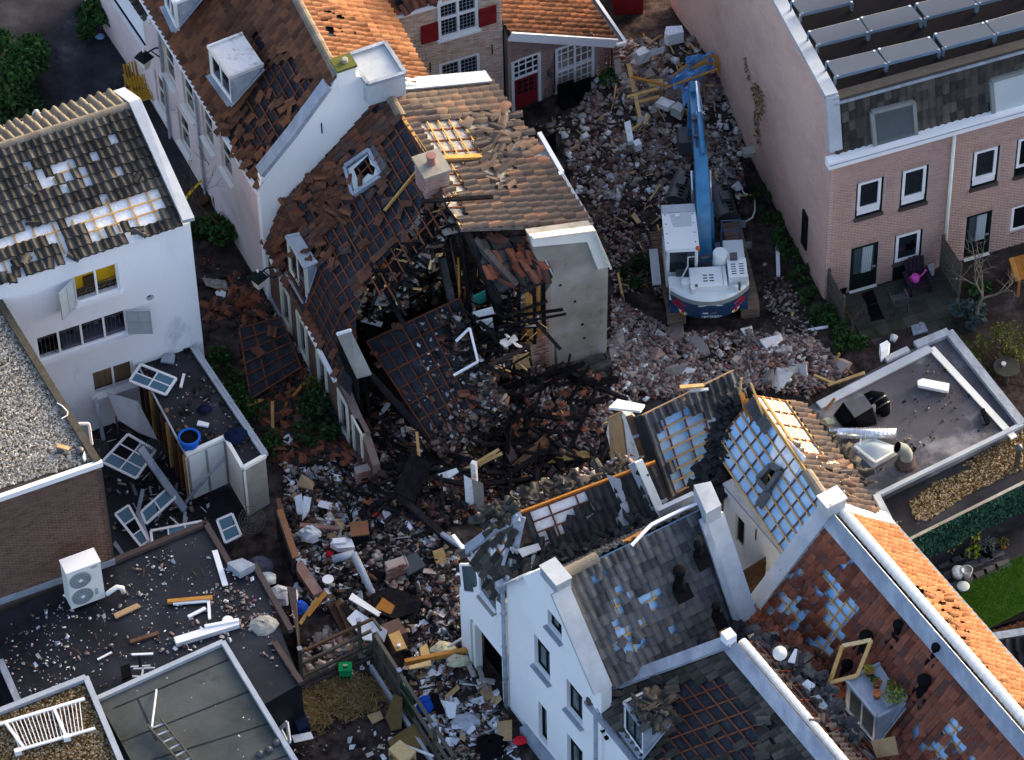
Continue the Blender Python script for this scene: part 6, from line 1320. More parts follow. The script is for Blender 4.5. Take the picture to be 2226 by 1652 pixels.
 b.build('box_vents','void',sb);MB().prism([P(.72,-1.05,2.4),P(.95,-1.05,2.4),P(.95,-.82,2.4),P(.72,-.82,2.4)],ZV*.14).build('air_intake','steel_dark',sb)
 part(t,'side_panel','machine_white',MB().box(P(.92,-.35,1.72),r*.32,f*.60,ZV*.20));part(t,'left_panel','machine_white',MB().box(P(-1.0,-1.5,1.75),r*.26,f*.25,ZV*.28))
 part(t,'exhaust_cylinder','machine_white',MB().lathe(P(.42,-.85,1.85),[(.24,0),(.24,.72),(.22,.76),(.03,.77)],20));part(t,'radiator_grille','steel_dark',MB().box(P(-.55,-1.1,1.95),r*.45,f*.18,ZV*.08))
 part(t,'air_pipe','steel_dark',MB().tube([P(-.35,-.75,2.25),P(.2,-.72,2.28)],.07,8),True);part(t,'blue_pipe','tarp_blue',MB().tube([P(-.95,-.78,2.22),P(-.38,-.75,2.24)],.075,10),True)
 part(t,'fuel_cap','machine_white',MB().lathe(P(-.72,-1.62,2.0),[(.17,0),(.17,.18),(.12,.2)],14));
 for x in(-.52,.84):part(t,'camera_box','machine_white',MB().box(P(x,-1.98,2.12),r*.06,f*.06,ZV*.13));part(t,'camera_post','steel_dark',MB().box(P(x+.10,-1.9,2.12),r*.04,f*.05,ZV*.16))
 part(t,'handrail','machine_white',MB().tube([P(-.98,-1.62,2.0),P(-.62,-1.0,2.2),P(-.62,-.98,2.6),P(-.36,-.98,2.62),P(-.36,-1.0,2.2)],.025,6))
 part(t,'front_rail','navy',MB().tube([P(.55,.25,1.5),P(.55,.35,2.75),P(1.15,.35,2.75),P(1.15,.25,1.5)],.03,6));part(t,'front_rail','navy',MB().tube([P(.55,.33,2.3),P(1.15,.33,2.3)],.025,6));part(t,'mirror','steel_dark',MB().box(P(1.25,.35,2.55),r*.09,f*.03,ZV*.14))
 part(t,'mirror','steel_dark',MB().box(P(1.38,-.25,2.2),r*.10,f*.03,ZV*.14));part(t,'left_step','zinc',MB().box(P(-1.58,-.05,1.15),r*.14,f*.75,ZV*.04))
 x0,x1,y0,y1,zr=-1.30,-.30,-.98,.72,2.95
 cb=part(t,'cab','machine_white',MB().box(P((x0+x1)/2,(y0+y1)/2,1.55),r*(x1-x0)/2,f*(y1-y0)/2,ZV*.35))
 for x in(x0+.05,x1-.05):
  for y in(y0+.05,y1-.05):MB().beam(P(x,y,1.85),P(x,y,zr-.04),.10,.10,f).build('pillar','machine_white',cb)
 for a,e,g,m in((P(x0+.1,y0+.02,1.9),r*(x1-x0-.2),ZV*.95,0),(P(x0+.02,y0+.1,1.9),f*(y1-y0-.2),ZV*.95,1),(P(x1-.02,y0+.1,1.9),f*(y1-y0-.2),ZV*.95,1),(P(x0+.1,y1-.02,1.9),r*(x1-x0-.2),ZV*.95,0)):MB().prism([a,a+e,a+e+g,a+g],(f if not m else r)*.01).build('window','glass',cb)
 part(t,'hi_vis_driver_seat','yellow_leaf',MB().box(P(-1.05,y0+.0,2.25),r*.12,f*.015,ZV*.13))if False else None
 rf=part(t,'cab_roof','machine_white',MB().box(P((x0+x1)/2,(y0+y1)/2,zr+.03),r*((x1-x0)/2+.04),f*((y1-y0)/2+.04),ZV*.06))
 MB().box(P((x0+x1)/2,y1-.02,zr+.10),r*((x1-x0)/2+.03),f*.16,ZV*.03).build('visor','zinc',rf);MB().prism([P(x0+.2,y1-.25,zr+.09),P(x1-.1,y1-.25,zr+.09),P(x1-.14,y1-.78,zr+.09),P(x0+.28,y1-.78,zr+.09)],ZV*.012).build('roof_hatch','frost',rf)
 MB().box(P(x0+.45,y1-.32,zr+.12),r*.07,f*.05,ZV*.03).build('latch','white_paint',rf)
 b=MB()
 for i in range(4):
  for x in(x0+.06,x1-.06):b.lathe(P(x,y0+.25+.4*i,zr+.09),[(.025,0),(.02,.015)],6)
 b.build('bolts','steel_dark',rf);MB().tube([P(x0+.02,y0-.06,zr+.02),P(x1-.05,y0-.06,zr+.02)],.03,6).build('rear_rail','white_paint',rf)
 part(t,'beacon','orange_plastic',MB().lathe(P(x1-.02,y0-.03,zr+.02),[(.06,0),(.06,.12),(.03,.14)],10),True)
 prof=[(-.15,1.45,.34),(.9,3.05,.62),(1.9,4.0,.66),(3.4,4.45,.48),(4.45,4.50,.30)]
 def arm(name,m,pr,w0,w1,x=0):
  b=MB();top=[];bot=[]
  for i,(y,z,hgt_)in enumerate(pr):
   a,e=pr[max(i-1,0)],pr[min(i+1,len(pr)-1)];d=Vector((0,e[0]-a[0],e[1]-a[1])).normalized();n=Vector((0,-d.z,d.y));q=i/(len(pr)-1);w=(w0*(1-q)+w1*q)/2
   row=[P(x+sx*w,y+n.y*hgt_/2*sz,z+n.z*hgt_/2*sz)for sx,sz in((-1,-1),(1,-1),(1,1),(-1,1))];top.append(row)
  base=len(b.v);b.v+=[p for rw in top for p in rw]
  for i in range(len(pr)-1):
   for k in range(4):b.f.append((base+i*4+k,base+i*4+(k+1)%4,base+i*4+4+(k+1)%4,base+i*4+4+k))
  b.f+=[(base,base+1,base+2,base+3),tuple(base+(len(pr)-1)*4+k for k in(3,2,1,0))]
  return part(t,name,m,b)
 bm=arm('boom','hydraulic_blue',prof,.46,.34);arm('stick','hydraulic_blue',[(4.2,4.95,.3),(4.75,4.3,.5),(5.25,1.7,.28)],.32,.26)
 for x in(-.29,.29):
  part(t,'boom_cylinder','hydraulic_blue',MB().tube([P(x,.35,1.35),P(x,1.2,2.7)],.085,10),True);part(t,'cylinder_rod','chrome',MB().tube([P(x,1.2,2.7),P(x,1.75,3.65)],.05,8),True)
 part(t,'stick_cylinder','hydraulic_blue',MB().tube([P(.05,1.7,4.48),P(.05,3.1,4.86)],.095,10),True);part(t,'cylinder_rod','chrome',MB().tube([P(.05,3.1,4.86),P(.05,4.25,5.12)],.06,8),True)
 for x in(-.12,-.02,.16):part(t,'hydraulic_hose','steel_dark',MB().tube([P(x,.5,2.75),P(x,1.4,3.85),P(x,2.2,4.45),P(x*1.1,3.2,4.72)],.028,6),True)
 for y,z in((1.0,3.5),(2.4,4.55),(3.0,4.68)):part(t,'hose_clamp','steel_dark',MB().box(P(.0,y,z),r*.2,f*.03,ZV*.05))
 text(bm,'lettering','HX',P(.10,3.25,4.71),r,f,.22,'white_paint')
 part(t,'bucket_link','steel_dark',MB().beam(P(0,5.0,2.2),P(0,5.5,1.3),.2,.12,r));part(t,'grab_bucket','steel_dark',MB().prism([P(-.4,5.0,1.5),P(-.4,5.6,1.6),P(-.4,5.9,1.0),P(-.4,5.4,.6),P(-.4,5.0,.9)],r*.8))
 def bucket(u,v,ang,lab,wd=1.15):
  p=G(u,v,0);k=thing('excavator_bucket',lab,'excavator bucket',p);a=dirv(ang);bb=dirv(ang+90);prof=[]
  for i in range(9):q=math.pi*(1.05-.95*i/8)*1.0;prof.append((math.cos(q)*.42,.45+math.sin(q)*.42))
  rows=[[p+a*s*wd/2+bb*y+ZV*z for y,z in prof]for s in(-1,1)]
  part(k,'shell','steel_dark',MB().grid(rows),True)
  for s in(-1,1):part(k,'side_plate','steel_dark',MB().prism([p+a*s*wd/2+bb*y+ZV*z for y,z in prof],a*.03*s))
  for i in range(8):
   for j in(2,4):y,z=prof[j];q=math.pi*(1.05-.95*j/8);n=bb*math.cos(q)+ZV*math.sin(q);tg=-bb*math.sin(q)+ZV*math.cos(q);part(k,'drain_slot','void',MB().box(p+a*(-wd/2+wd*(i+.5)/8)+bb*y*1.02+ZV*(z+.005)+n*.012,a*.028,tg*.09,n*.006))
  part(k,'hitch','steel_dark',MB().box(p+ZV*.9,a*.18,bb*.14,ZV*.14))
 bucket(1480,437,72,'slotted grey excavator bucket lying left of the blue boom');bucket(1574,470,100,'slotted grey excavator bucket lying right of the blue boom',1.2)
 w=thing('cable','white cable snaking from the excavator to the brick side wall','cable',G(1625,480,0));part(w,'wire','cream',MB().tube([G(*p,.08)for p in pl(7,"1950,310 2010,255 2070,220 2090,160 2090,60 2060,30 2000,15 1985,-10")],.03,6),True)
excavator()
# ------ plants, lamps, chairs
def bush(name,label,cat,u,v,r,hh,m,n,s=.07,z=0,group=None,stems=6):
 p=G(u,v,z);t=thing(name,label,cat,p,group);rr=random.Random(int(u*7+v));fr=[]
 cl=[(rr.uniform(-.7,.7)*r,rr.uniform(-.7,.7)*r,rr.uniform(.25,.95)*hh,rr.uniform(.3,.55)*min(r,hh*1.2))for _ in range(9)]
 for i in range(n):
  x,y,zz,k=cl[rr.randrange(9)];d=Vector((rr.gauss(0,1),rr.gauss(0,1),rr.gauss(0,1))).normalized()*k*rr.uniform(.6,1.05);q=p+Vector((x,y,zz))+d
  if q.z<p.z:q.z=p.z+.02
  fr.append(leafframe(q,rr.uniform(.6,1.4)*s,rr))
 numpy_mesh('foliage',[(fr,leafmesh(m))],m,t)
 b=MB()
 for i in range(stems):x,y,zz,k=cl[i];b.tube([p,p+Vector((x*.4,y*.4,zz*.5)),p+Vector((x,y,zz))],[.025,.018,.008],5)
 part(t,'stems','twig',b);return t
def bare(name,label,cat,u,v,hh,sp,seed,m='bark',z=0,r0=.06,depth=4,nb=3):
 p=G(u,v,z);t=thing(name,label,cat,p);rr=random.Random(seed);tr=MB();br=MB()
 def grow(p,d,L,r,k):
  pts=[p];q=p
  for i in range(3):d=(d+Vector((rr.gauss(0,.16),rr.gauss(0,.16),rr.gauss(.03,.1)))).normalized();q=q+d*L/3;pts.append(q)
  (tr if k==depth else br).tube(pts,[r,r*.88,r*.76,r*.62],6 if k>1 else 4)
  if k:
   for _ in range(nb):e=(d+Vector((rr.gauss(0,sp),rr.gauss(0,sp),rr.gauss(.1,.3)))).normalized();grow(q if rr.random()<.7 else pts[2],e,L*rr.uniform(.6,.85),r*.58,k-1)
 grow(p,Vector((0,0,1)),hh*.38,r0,depth);part(t,'trunk',m,tr);part(t,'branches',m,br);return t
bush('shrub','large green shrub at the left edge of the dark square','shrub',20,190,1.5,1.6,'green_leaf',3600,.075)
bush('shrub','dark shrub low behind the ridge of the white house at the far left','shrub',-5,262,1.9,.9,'dark_leaf',2200,.075)
bush('shrub','tall green shrub against the corner house at the top left','shrub',222,62,.8,1.5,'green_leaf',2200,.07)
bush('shrub','dense green shrub in the alley between white and pink houses','shrub',488,520,.75,1.0,'green_leaf',1100,.075);bush('shrub','small dark shrub at the foot of the white house corner','shrub',424,515,.4,.6,'dark_leaf',380,.07)
bush('shrub','grey green overgrown shrub by the brown brick side wall','shrub',700,935,.9,1.3,'dark_leaf',1300,.07);bush('shrub','olive creeper under the collapsed house eave','shrub',690,862,.5,1.3,'olive_leaf',420,.05)
for u,v,lab in((500,845,'low ivy along the middle of the bird spiked roof edge'),(525,885,'low ivy beside the fallen yellow laths'),(566,962,'low ivy at the end of the bird spiked roof edge'),(470,790,'pale weeds at the start of the bird spiked roof edge')):bush('ivy_clump',lab,'ivy',u+14,v+14,.55,.7,'green_leaf',420,.06)
bush('shrub','trampled dark green bush left of the excavator track','shrub',1385,600,.9,.35,'dark_leaf',900,.08)
bush('weeds','weeds growing along the side wall by the rubbish','weeds',1700,520,.35,.35,'green_leaf',350,.06)
for i,(u,v)in enumerate(((1660,420),(1680,470),(1718,555),(1738,600),(1756,645),(1772,690))):bush('grass_tuft','grass strip growing along the foot of the brick side wall','grass',u-4,v+4,.45,.22,'green_leaf',420,.05,group='grass strip by the side wall',stems=2)
bush('shrub','green bush in front of the left garden fence panel','shrub',1800,700,.55,.5,'green_leaf',650,.06);bush('shrub','low green bush below the dry cut stems','shrub',1850,745,.7,.45,'green_leaf',800,.06)
bush('lavender','blue grey shrub under the bare tree in the garden','shrub',2105,705,.55,.6,'grey_leaf',900,.05);bush('shrub','yellow green twiggy bush at the right edge of the gardens','shrub',2205,775,.9,1.3,'olive_leaf',1100,.04);bush('shrub','brown and green bush beside the lead roof edge','shrub',2105,790,.7,.9,'olive_leaf',700,.05);bush('fern','small fern beside the slatted garden fence','fern',2125,640,.5,.3,'green_leaf',220,.06)
bare('bare_tree','bare branching tree in the garden of the solar house','tree',2122,705,3.0,.75,4,r0=.075);bare('bare_shrub','bare twiggy shrub at the right edge','shrub',2195,800,2.2,.5,6,'olive_leaf',r0=.04);bare('cut_shrub','dry brown cut stems beside the left garden fence panel','shrub',1848,735,1.2,.5,8,'twig',r0=.06,depth=3)
bare('climber','leafless climbing plant on the pink wall near the yellow chairs','climber',398,335,3.2,.4,3,'twig',r0=.04);bare('climber','leafless climbing plant on the pink wall near the gable','climber',505,520,4.2,.35,5,'twig',r0=.05);bare('climber','leafless climbing plant in the middle of the pink wall','climber',470,455,3.6,.35,9,'twig',r0=.04)
def creeper(label,wf,s,m,n):
 t=thing('creeper',label,'creeper',wf.p(*wf.px(*s[0])));rr=random.Random(n);fr=[]
 us=[p[0]for p in s];vs=[p[1]for p in s]
 while len(fr)<n:
  u,v=rr.uniform(min(us),max(us)),rr.uniform(min(vs),max(vs))
  if inpoly((u,v),s):fr.append(leafframe(wf.p(*wf.px(u,v),rr.uniform(.01,.10)),rr.uniform(.02,.05),rr,wf.N))
 numpy_mesh('foliage',[(fr,leafmesh(m))],m,t)
creeper('tall dry brown creeper on the brick side wall of the solar house',WS6,pl(3,"2070,720 2120,700 2180,820 2190,950 2140,1060 2160,1240 2120,1230 2090,1010 2110,900"),'straw',420);creeper('thin dry creeper stain high on the brick side wall',WS6,pl(3,"2008,490 2020,490 2060,690 2045,700"),'straw',60)
def lantern(label,u,v,z,wf,x):
 p=G(u,v,z);t=thing('street_lantern',label,'street lamp',p)
 part(t,'lamp_roof','dark_paint',MB().lathe(p+ZV*.3,[(.30,0),(.34,.03),(.16,.25),(.05,.3)],4));part(t,'lamp_glass','cream_paint',MB().lathe(p-ZV*.12,[(.15,0),(.26,.42)],4));part(t,'lamp_base','dark_paint',MB().lathe(p-ZV*.16,[(.12,0),(.16,.05)],4))
 e=p+x;part(t,'bracket','dark_paint',MB().tube([p+ZV*.45,p+ZV*.62+x*.5,e+ZV*.5],.03,6));part(t,'bracket','dark_paint',MB().tube([p+x*.35+ZV*.5,p+x*.7+ZV*.1,e+ZV*.05],.022,6));part(t,'finial','cream',MB().lathe(p+ZV*.6,[(.04,0),(.05,.06),(.02,.1)],8))
lantern('black street lantern on a bracket by the pink house, above the yellow chairs',315,140,3.6,None,Vector((.75,.25,0)));lantern('black street lantern on the pink wall beside the white dormer',563,618,3.0,None,Vector((.55,.25,0)))
def garden_chair(label,u,v,m,ang,z=0,w=.6,group=None):
 p=G(u,v,z);t=thing('garden_chair',label,'chair',p,group);a,b=dirv(ang),dirv(ang+90)
 for i in range(6):part(t,'seat_slat',m,MB().box(p+b*(-.22+.09*i)+ZV*.42,a*w/2,b*.035,ZV*.012))
 for i in range(6):part(t,'back_slat',m,MB().beam(p+a*(-w/2+.05+i*(w-.1)/5)+b*.26+ZV*.40,p+a*(-w/2+.05+i*(w-.1)/5)*1.0+b*.42+ZV*.95,.06,.02,b))
 for s in(-1,1):
  part(t,'armrest',m,MB().box(p+a*s*w/2+ZV*.62,a*.05,b*.28,ZV*.015))
  for y in(-.24,.26):part(t,'leg',m,MB().beam(p+a*s*w/2+b*y,p+a*s*w/2+b*y+ZV*.61,.05,.05))
 return t
garden_chair('yellow wooden garden chair, the farther of two at the pink wall',297,196,'yellow_chair',20,group='yellow garden chairs');garden_chair('yellow wooden garden chair, the nearer of two at the pink wall',312,226,'yellow_chair',20,group='yellow garden chairs')
def patio():
 o=thing('patio','mossy paved patio in front of the solar house','paving',G(1950,660,0));o['kind']='structure'
 wf=WF6;me=bpy.data.meshes.new('paving_slab');b=MB().box(Vector(),Vector((.245,0,0)),Vector((0,.245,0)),Vector((0,0,.025)));me.from_pydata(b.v,[],b.f);me.materials.append(M['paving']);fr=[]
 for i in range(7):
  for j in range(5):
   p=wf.p(.75+i*.5,.03+random.Random(i*9+j).uniform(-.006,.006),.35+j*.5)
   if inpoly(PX(p),px("1840,640 2035,585 2085,680 2070,705 1885,745")):fr.append(frame(p,wf.X,-wf.N,ZV))
 for f_ in fr:
  k=bpy.data.objects.new('paving_slab',me);col.objects.link(k);k.parent=o;g=f_.copy();g.translation=f_.translation-ORG[o.name];k.matrix_basis=g
 MB().prism([wf.p(x,.03,n)for x,n in((.6,.1),(4.4,.1),(4.4,2.9),(.8,2.9))],ZV*-.02).build('base','soil',o)
patio()
sheet('garden_soil','soil',[G(*p)for p in((1795,655),(2330,500),(2330,860),(1960,790),(1840,760))],.012)
def fence(label,a,c,h0,h1,n=14,m='wood_grey'):
 t=thing('garden_fence',label,'fence',a);d=c-a;nn=Vector((d.y,-d.x,0)).normalized()
 for i in range(n):z=h0+(h1-h0)*i/(n-1);part(t,'slat',m,MB().box((a+c)/2+ZV*z,d/2,nn*.012,ZV*(h1-h0)/n*.42))
 for p in(a,c):part(t,'post',m,MB().box(p+ZV*(h1+.05)/2-nn*.04,d.normalized()*.045,nn*.04,ZV*(h1+.05)/2))
fence('slatted garden fence panel at the corner of the solar house',G(1797,655,0),G(1828,712,0),.08,1.5,16);fence('slatted garden fence panel between the two patios',G(2042,592,0),G(2080,652,0),.08,1.75,18)
def adirondack():
 p=G(1992,622,.05);t=thing('garden_chair','dark purple slatted garden chair against the wall with a pink watering can on it','chair',p);a,b=dirv(15),dirv(105)
 for i in range(5):part(t,'back_slat','dark_purple',MB().prism([p+a*(-.25+.125*i-.055)+b*.15+ZV*.3,p+a*(-.25+.125*i+.055)+b*.15+ZV*.3,p+a*(-.28+.14*i+.06)+b*.38+ZV*(1.05-.03*abs(i-2)**2),p+a*(-.28+.14*i-.06)+b*.38+ZV*(1.05-.03*abs(i-2)**2)],b*.025))
 for i in range(6):part(t,'seat_slat','dark_purple',MB().box(p+b*(.12-.10*i)+ZV*(.30+.012*i),a*.27,b*.044,ZV*.012))
 for s in(-1,1):
  part(t,'armrest','dark_purple',MB().box(p+a*s*.36-b*.08+ZV*.55,a*.07,b*.34,ZV*.014))
  for y in(-.38,.12):part(t,'leg','dark_purple',MB().beam(p+a*s*.33+b*y,p+a*s*.33+b*y+ZV*.54,.06,.09))
 k=thing('watering_can','pink plastic watering can on the purple garden chair','watering can',p+ZV*.34-b*.1);o=p-b*.05-a*.08+ZV*.36
 part(k,'body','pink_plastic',MB().lathe(o,[(.13,0),(.15,.04),(.13,.22),(.09,.25)],14),True);part(k,'spout','pink_plastic',MB().tube([o+a*.1+ZV*.08,o+a*.24+ZV*.22,o+a*.33+ZV*.34],[.035,.025,.02],8),True);part(k,'rose','pink_plastic',MB().lathe(o+a*.33+ZV*.33,[(.02,0),(.045,.04)],8));part(k,'handle','pink_plastic',MB().tube([o-a*.12+ZV*.05,o-a*.2+ZV*.2,o-a*.02+ZV*.34,o+a*.06+ZV*.24],.016,6),True)
adirondack()
def small_items():
 p=G(1953,672,.05);t=thing('plastic_chair','black plastic chair standing on the mossy patio','chair',p);a,b=dirv(15),dirv(105)
 part(t,'seat','steel_dark',MB().box(p+ZV*.44,a*.24,b*.24,ZV*.02));part(t,'backrest','steel_dark',MB().box(p-b*.26+ZV*.68,a*.24,b*.02,ZV*.14))
 for s in(-1,1):
  for y in(-.24,.22):part(t,'leg','steel_dark',MB().beam(p+a*s*.24+b*y,p+a*s*.22+b*y*.9+ZV*.5,.05,.04))
  part(t,'armrest','steel_dark',MB().box(p+a*s*.26+ZV*.64,a*.025,b*.24,ZV*.015))
 for i,(s,lab)in enumerate((("805,880 900,840 945,945 855,980",'black door mat nearest the green door on the patio'),("850,985 945,955 1000,1090 890,1115",'black door mat farther from the green door on the patio'))):solo(MB().prism([G(*q,.062)for q in pl(8,s)],ZV*.015),'door_mat','black',lab,'mat','door mats')
 p=G(1702+278,722,0);t=thing('parasol_stand','square grey parasol base with a metal tube beside the roof','parasol base',p);part(t,'plate','lead',MB().prism([G(*q,.1)for q in pl(8,"1230,1160 1340,1130 1378,1205 1250,1240")],ZV*.06));part(t,'tube','chrome',MB().lathe(G(*Z(8,1308,1180),.14),[(.04,0),(.04,.32)],10))
 p=G(2185,520,0);t=thing('parasol','closed white garden parasol in front of the right windows','parasol',p);part(t,'pole','steel_dark',MB().tube([p,p+ZV*2.6],.025,8));b=MB();rows=[]
 for i in range(8):
  z=.95+1.5*i/7;rr=(.26,.24,.21,.19,.16,.12,.07,.03)[i];rows.append([p+Vector((math.cos(q*math.pi/8)*rr*(1.25 if q%2 else.75),math.sin(q*math.pi/8)*rr*(1.25 if q%2 else.75),z))for q in range(17)])
 part(t,'canopy','cream',b.grid(rows));part(t,'finial','steel_dark',MB().lathe(p+ZV*2.45,[(.05,0),(.03,.15)],8))
 p=G(2230,590,0);t=thing('garden_table','orange wooden garden table at the right edge of the gardens','table',p)
 for i in range(5):part(t,'top_board','wood_orange',MB().prism([G(2193,563,.75)+dirv(18)*.19*i,G(2193,563,.75)+dirv(18)*(.19*i+.18),G(2208,612,.75)+dirv(18)*(.19*i+.18),G(2208,612,.75)+dirv(18)*.19*i],ZV*.03))
 for q in((2198,565),(2212,610)):part(t,'leg','wood_orange',MB().beam(Vector((G(*q,.75).x+.06,G(*q,.75).y,0)),G(*q,.75)+Vector((.06,0,0)),.08,.08))
 solo(MB().prism([G(*q,.12)for q in pl(8,"1368,668 1420,655 1430,715 1385,730")],ZV*.25),'paper_bag','paper','white paper bag standing beside the purple garden chair','bag')
 t=thing('flower_pot','white round pot lying below the patio edge','flower pot',G(1941,738,0));part(t,'pot','cream',MB().tube([G(1940,742,.1),G(1944,730,.15)],[.10,.13],12),True)
 t=thing('flower_pot','black pot by the fence panel at the green door','flower pot',G(1829,638,0));part(t,'pot','black',MB().lathe(G(1829,638,0),[(.14,0),(.18,.3),(.14,.31)],12),True)
 lw=sheet('lawn','lawn',[G(*p,.3)for p in((2052,1292),(2330,1155),(2400,1240),(2122,1378))],.3);lw['kind']='structure'
 r=random.Random(4);me=bpy.data.meshes.new('grass_blade');me.from_pydata([(-.5,0,0),(.5,0,0),(.1,.3,1)],[],[(0,1,2)]);me.materials.append(M['lawn']);fr=[]
 while len(fr)<26000:
  u,v=r.uniform(2050,2230),r.uniform(1200,1378)
  if inpoly((u,v),px("2052,1292 2230,1203 2235,1322 2122,1378")):a=r.uniform(0,6.3);s=r.uniform(.012,.02);fr.append(frame(G(u,v,.3),Vector((math.cos(a),math.sin(a),0))*s,Vector((-math.sin(a),math.cos(a),0))*.05,ZV*r.uniform(.02,.045)))
 o=numpy_mesh('grass',[(fr,me)],'lawn');tag(o,kind='stuff',label='short green artificial grass of the lawn',cat='grass')
 sheet('terrace','asphalt',[G(*p,.28)for p in((1950,1190),(2330,1010),(2330,1160),(2050,1295))],.28)
 b=MB();
 for i in range(5):
  for j in range(3):b.prism([G(2058+i*24+j*14,1225-i*11+j*24,.29)+Vector(q)for q in((-.24,-.2,0),(.24,-.02,0),(.14,.24,0),(-.3,.08,0))],ZV*.02)
 o=b.build('terrace_tiles','bitumen_grey');tag(o,kind='stuff',label='dark terrace tiles beside the lawn',cat='tiles')
 for u,v,r_,lab,m,pm,hh in((2032,1205,.17,'cream pot with a small olive bush nearest the ivy screen','cream','olive_leaf',.5),(2180,1130,.17,'cream pot with a small olive tree at the right edge','cream','olive_leaf',.5),(2145,1205,.20,'dark pot with a dry heather in front of the lawn','black','grey_leaf',.3),(2100,1253,.19,'empty grey pot at the corner of the lawn','pot_grey',None,0),(2180,1190,.14,'brown oval pot on the dark terrace','terracotta','olive_leaf',.05)):
  p=G(u,v,.3);t=thing('flower_pot',lab,'flower pot',p,'pots on the dark terrace');part(t,'pot',m,MB().lathe(p,[(r_*.7,0),(r_,r_*1.8),(r_*.85,r_*1.82),(r_*.8,r_*1.5)],14),True)
  if pm:plant(t,p+ZV*(r_*1.8),r_*1.3,hh,pm,160,.035,7)
 t=thing('bucket','white bucket covered in plastic at the corner of the lawn','bucket',G(2082,1250,.3));part(t,'pail','foam',MB().lathe(G(2082,1252,.3),[(.16,0),(.20,.28),(.16,.30),(.05,.33)],14),True)
 t=thing('glass_bowl','clear round bowl at the edge of the lawn','bowl',G(2093,1278,.3));part(t,'bowl','frost',MB().lathe(G(2093,1280,.3),[(.14,0),(.20,.14),(.18,.15)],16),True)
 bush('shrub','yellow green leafy shrub in front of the ivy screen','shrub',2085,1195,.55,1.2,'yellow_leaf',330,.06,.28);solo(MB().box(G(2001,1192,.5),dirv(30)*.10,dirv(120)*.10,ZV*.22),'wood_block','wood_orange','orange wooden block at the foot of the ivy screen','block');solo(MB().prism([G(*p,.33)for p in((2110,1168),(2122,1165),(2128,1190),(2118,1195),(2112,1182))],ZV*.18),'garden_statue','olive_leaf','mossy garden statue lying on the dark terrace','statue')
 f2=thing('timber_fence','weathered brown fence boards behind the white parapet','fence',G(1945,1170,2))
 for i in range(4):a=G(1930+i*9,1150-i*2,2.4);part(f2,'board','wood_grey',MB().box(Vector((a.x,a.y,1.9)),dirv(25)*.06,dirv(115)*.02,ZV*.75))
 t=thing('gate_post','wooden gate post with a round knob at the right edge','post',G(2210,1040,1));a=G(2212,1000,2.6);part(t,'post','wood_grey',MB().beam(Vector((a.x,a.y,.3)),a+ZV*.5,.14,.14));part(t,'knob','steel_dark',MB().lathe(a+ZV*.5,[(.1,0),(.14,.08),(.1,.18),(.03,.22)],10),True)
 p=G(2185,830,0);t=thing('stone_table','round mossy garden table with a cup behind the lead roof edge','table',p);part(t,'top','paving',MB().lathe(p+ZV*.7,[(.42,0),(.42,.06)],20));part(t,'leg','paving',MB().lathe(p,[(.12,0),(.1,.7)],10));part(t,'cup','cream',MB().lathe(p+ZV*.76+Vector((-.1,.05,0)),[(.06,0),(.08,.1)],10))
small_items()
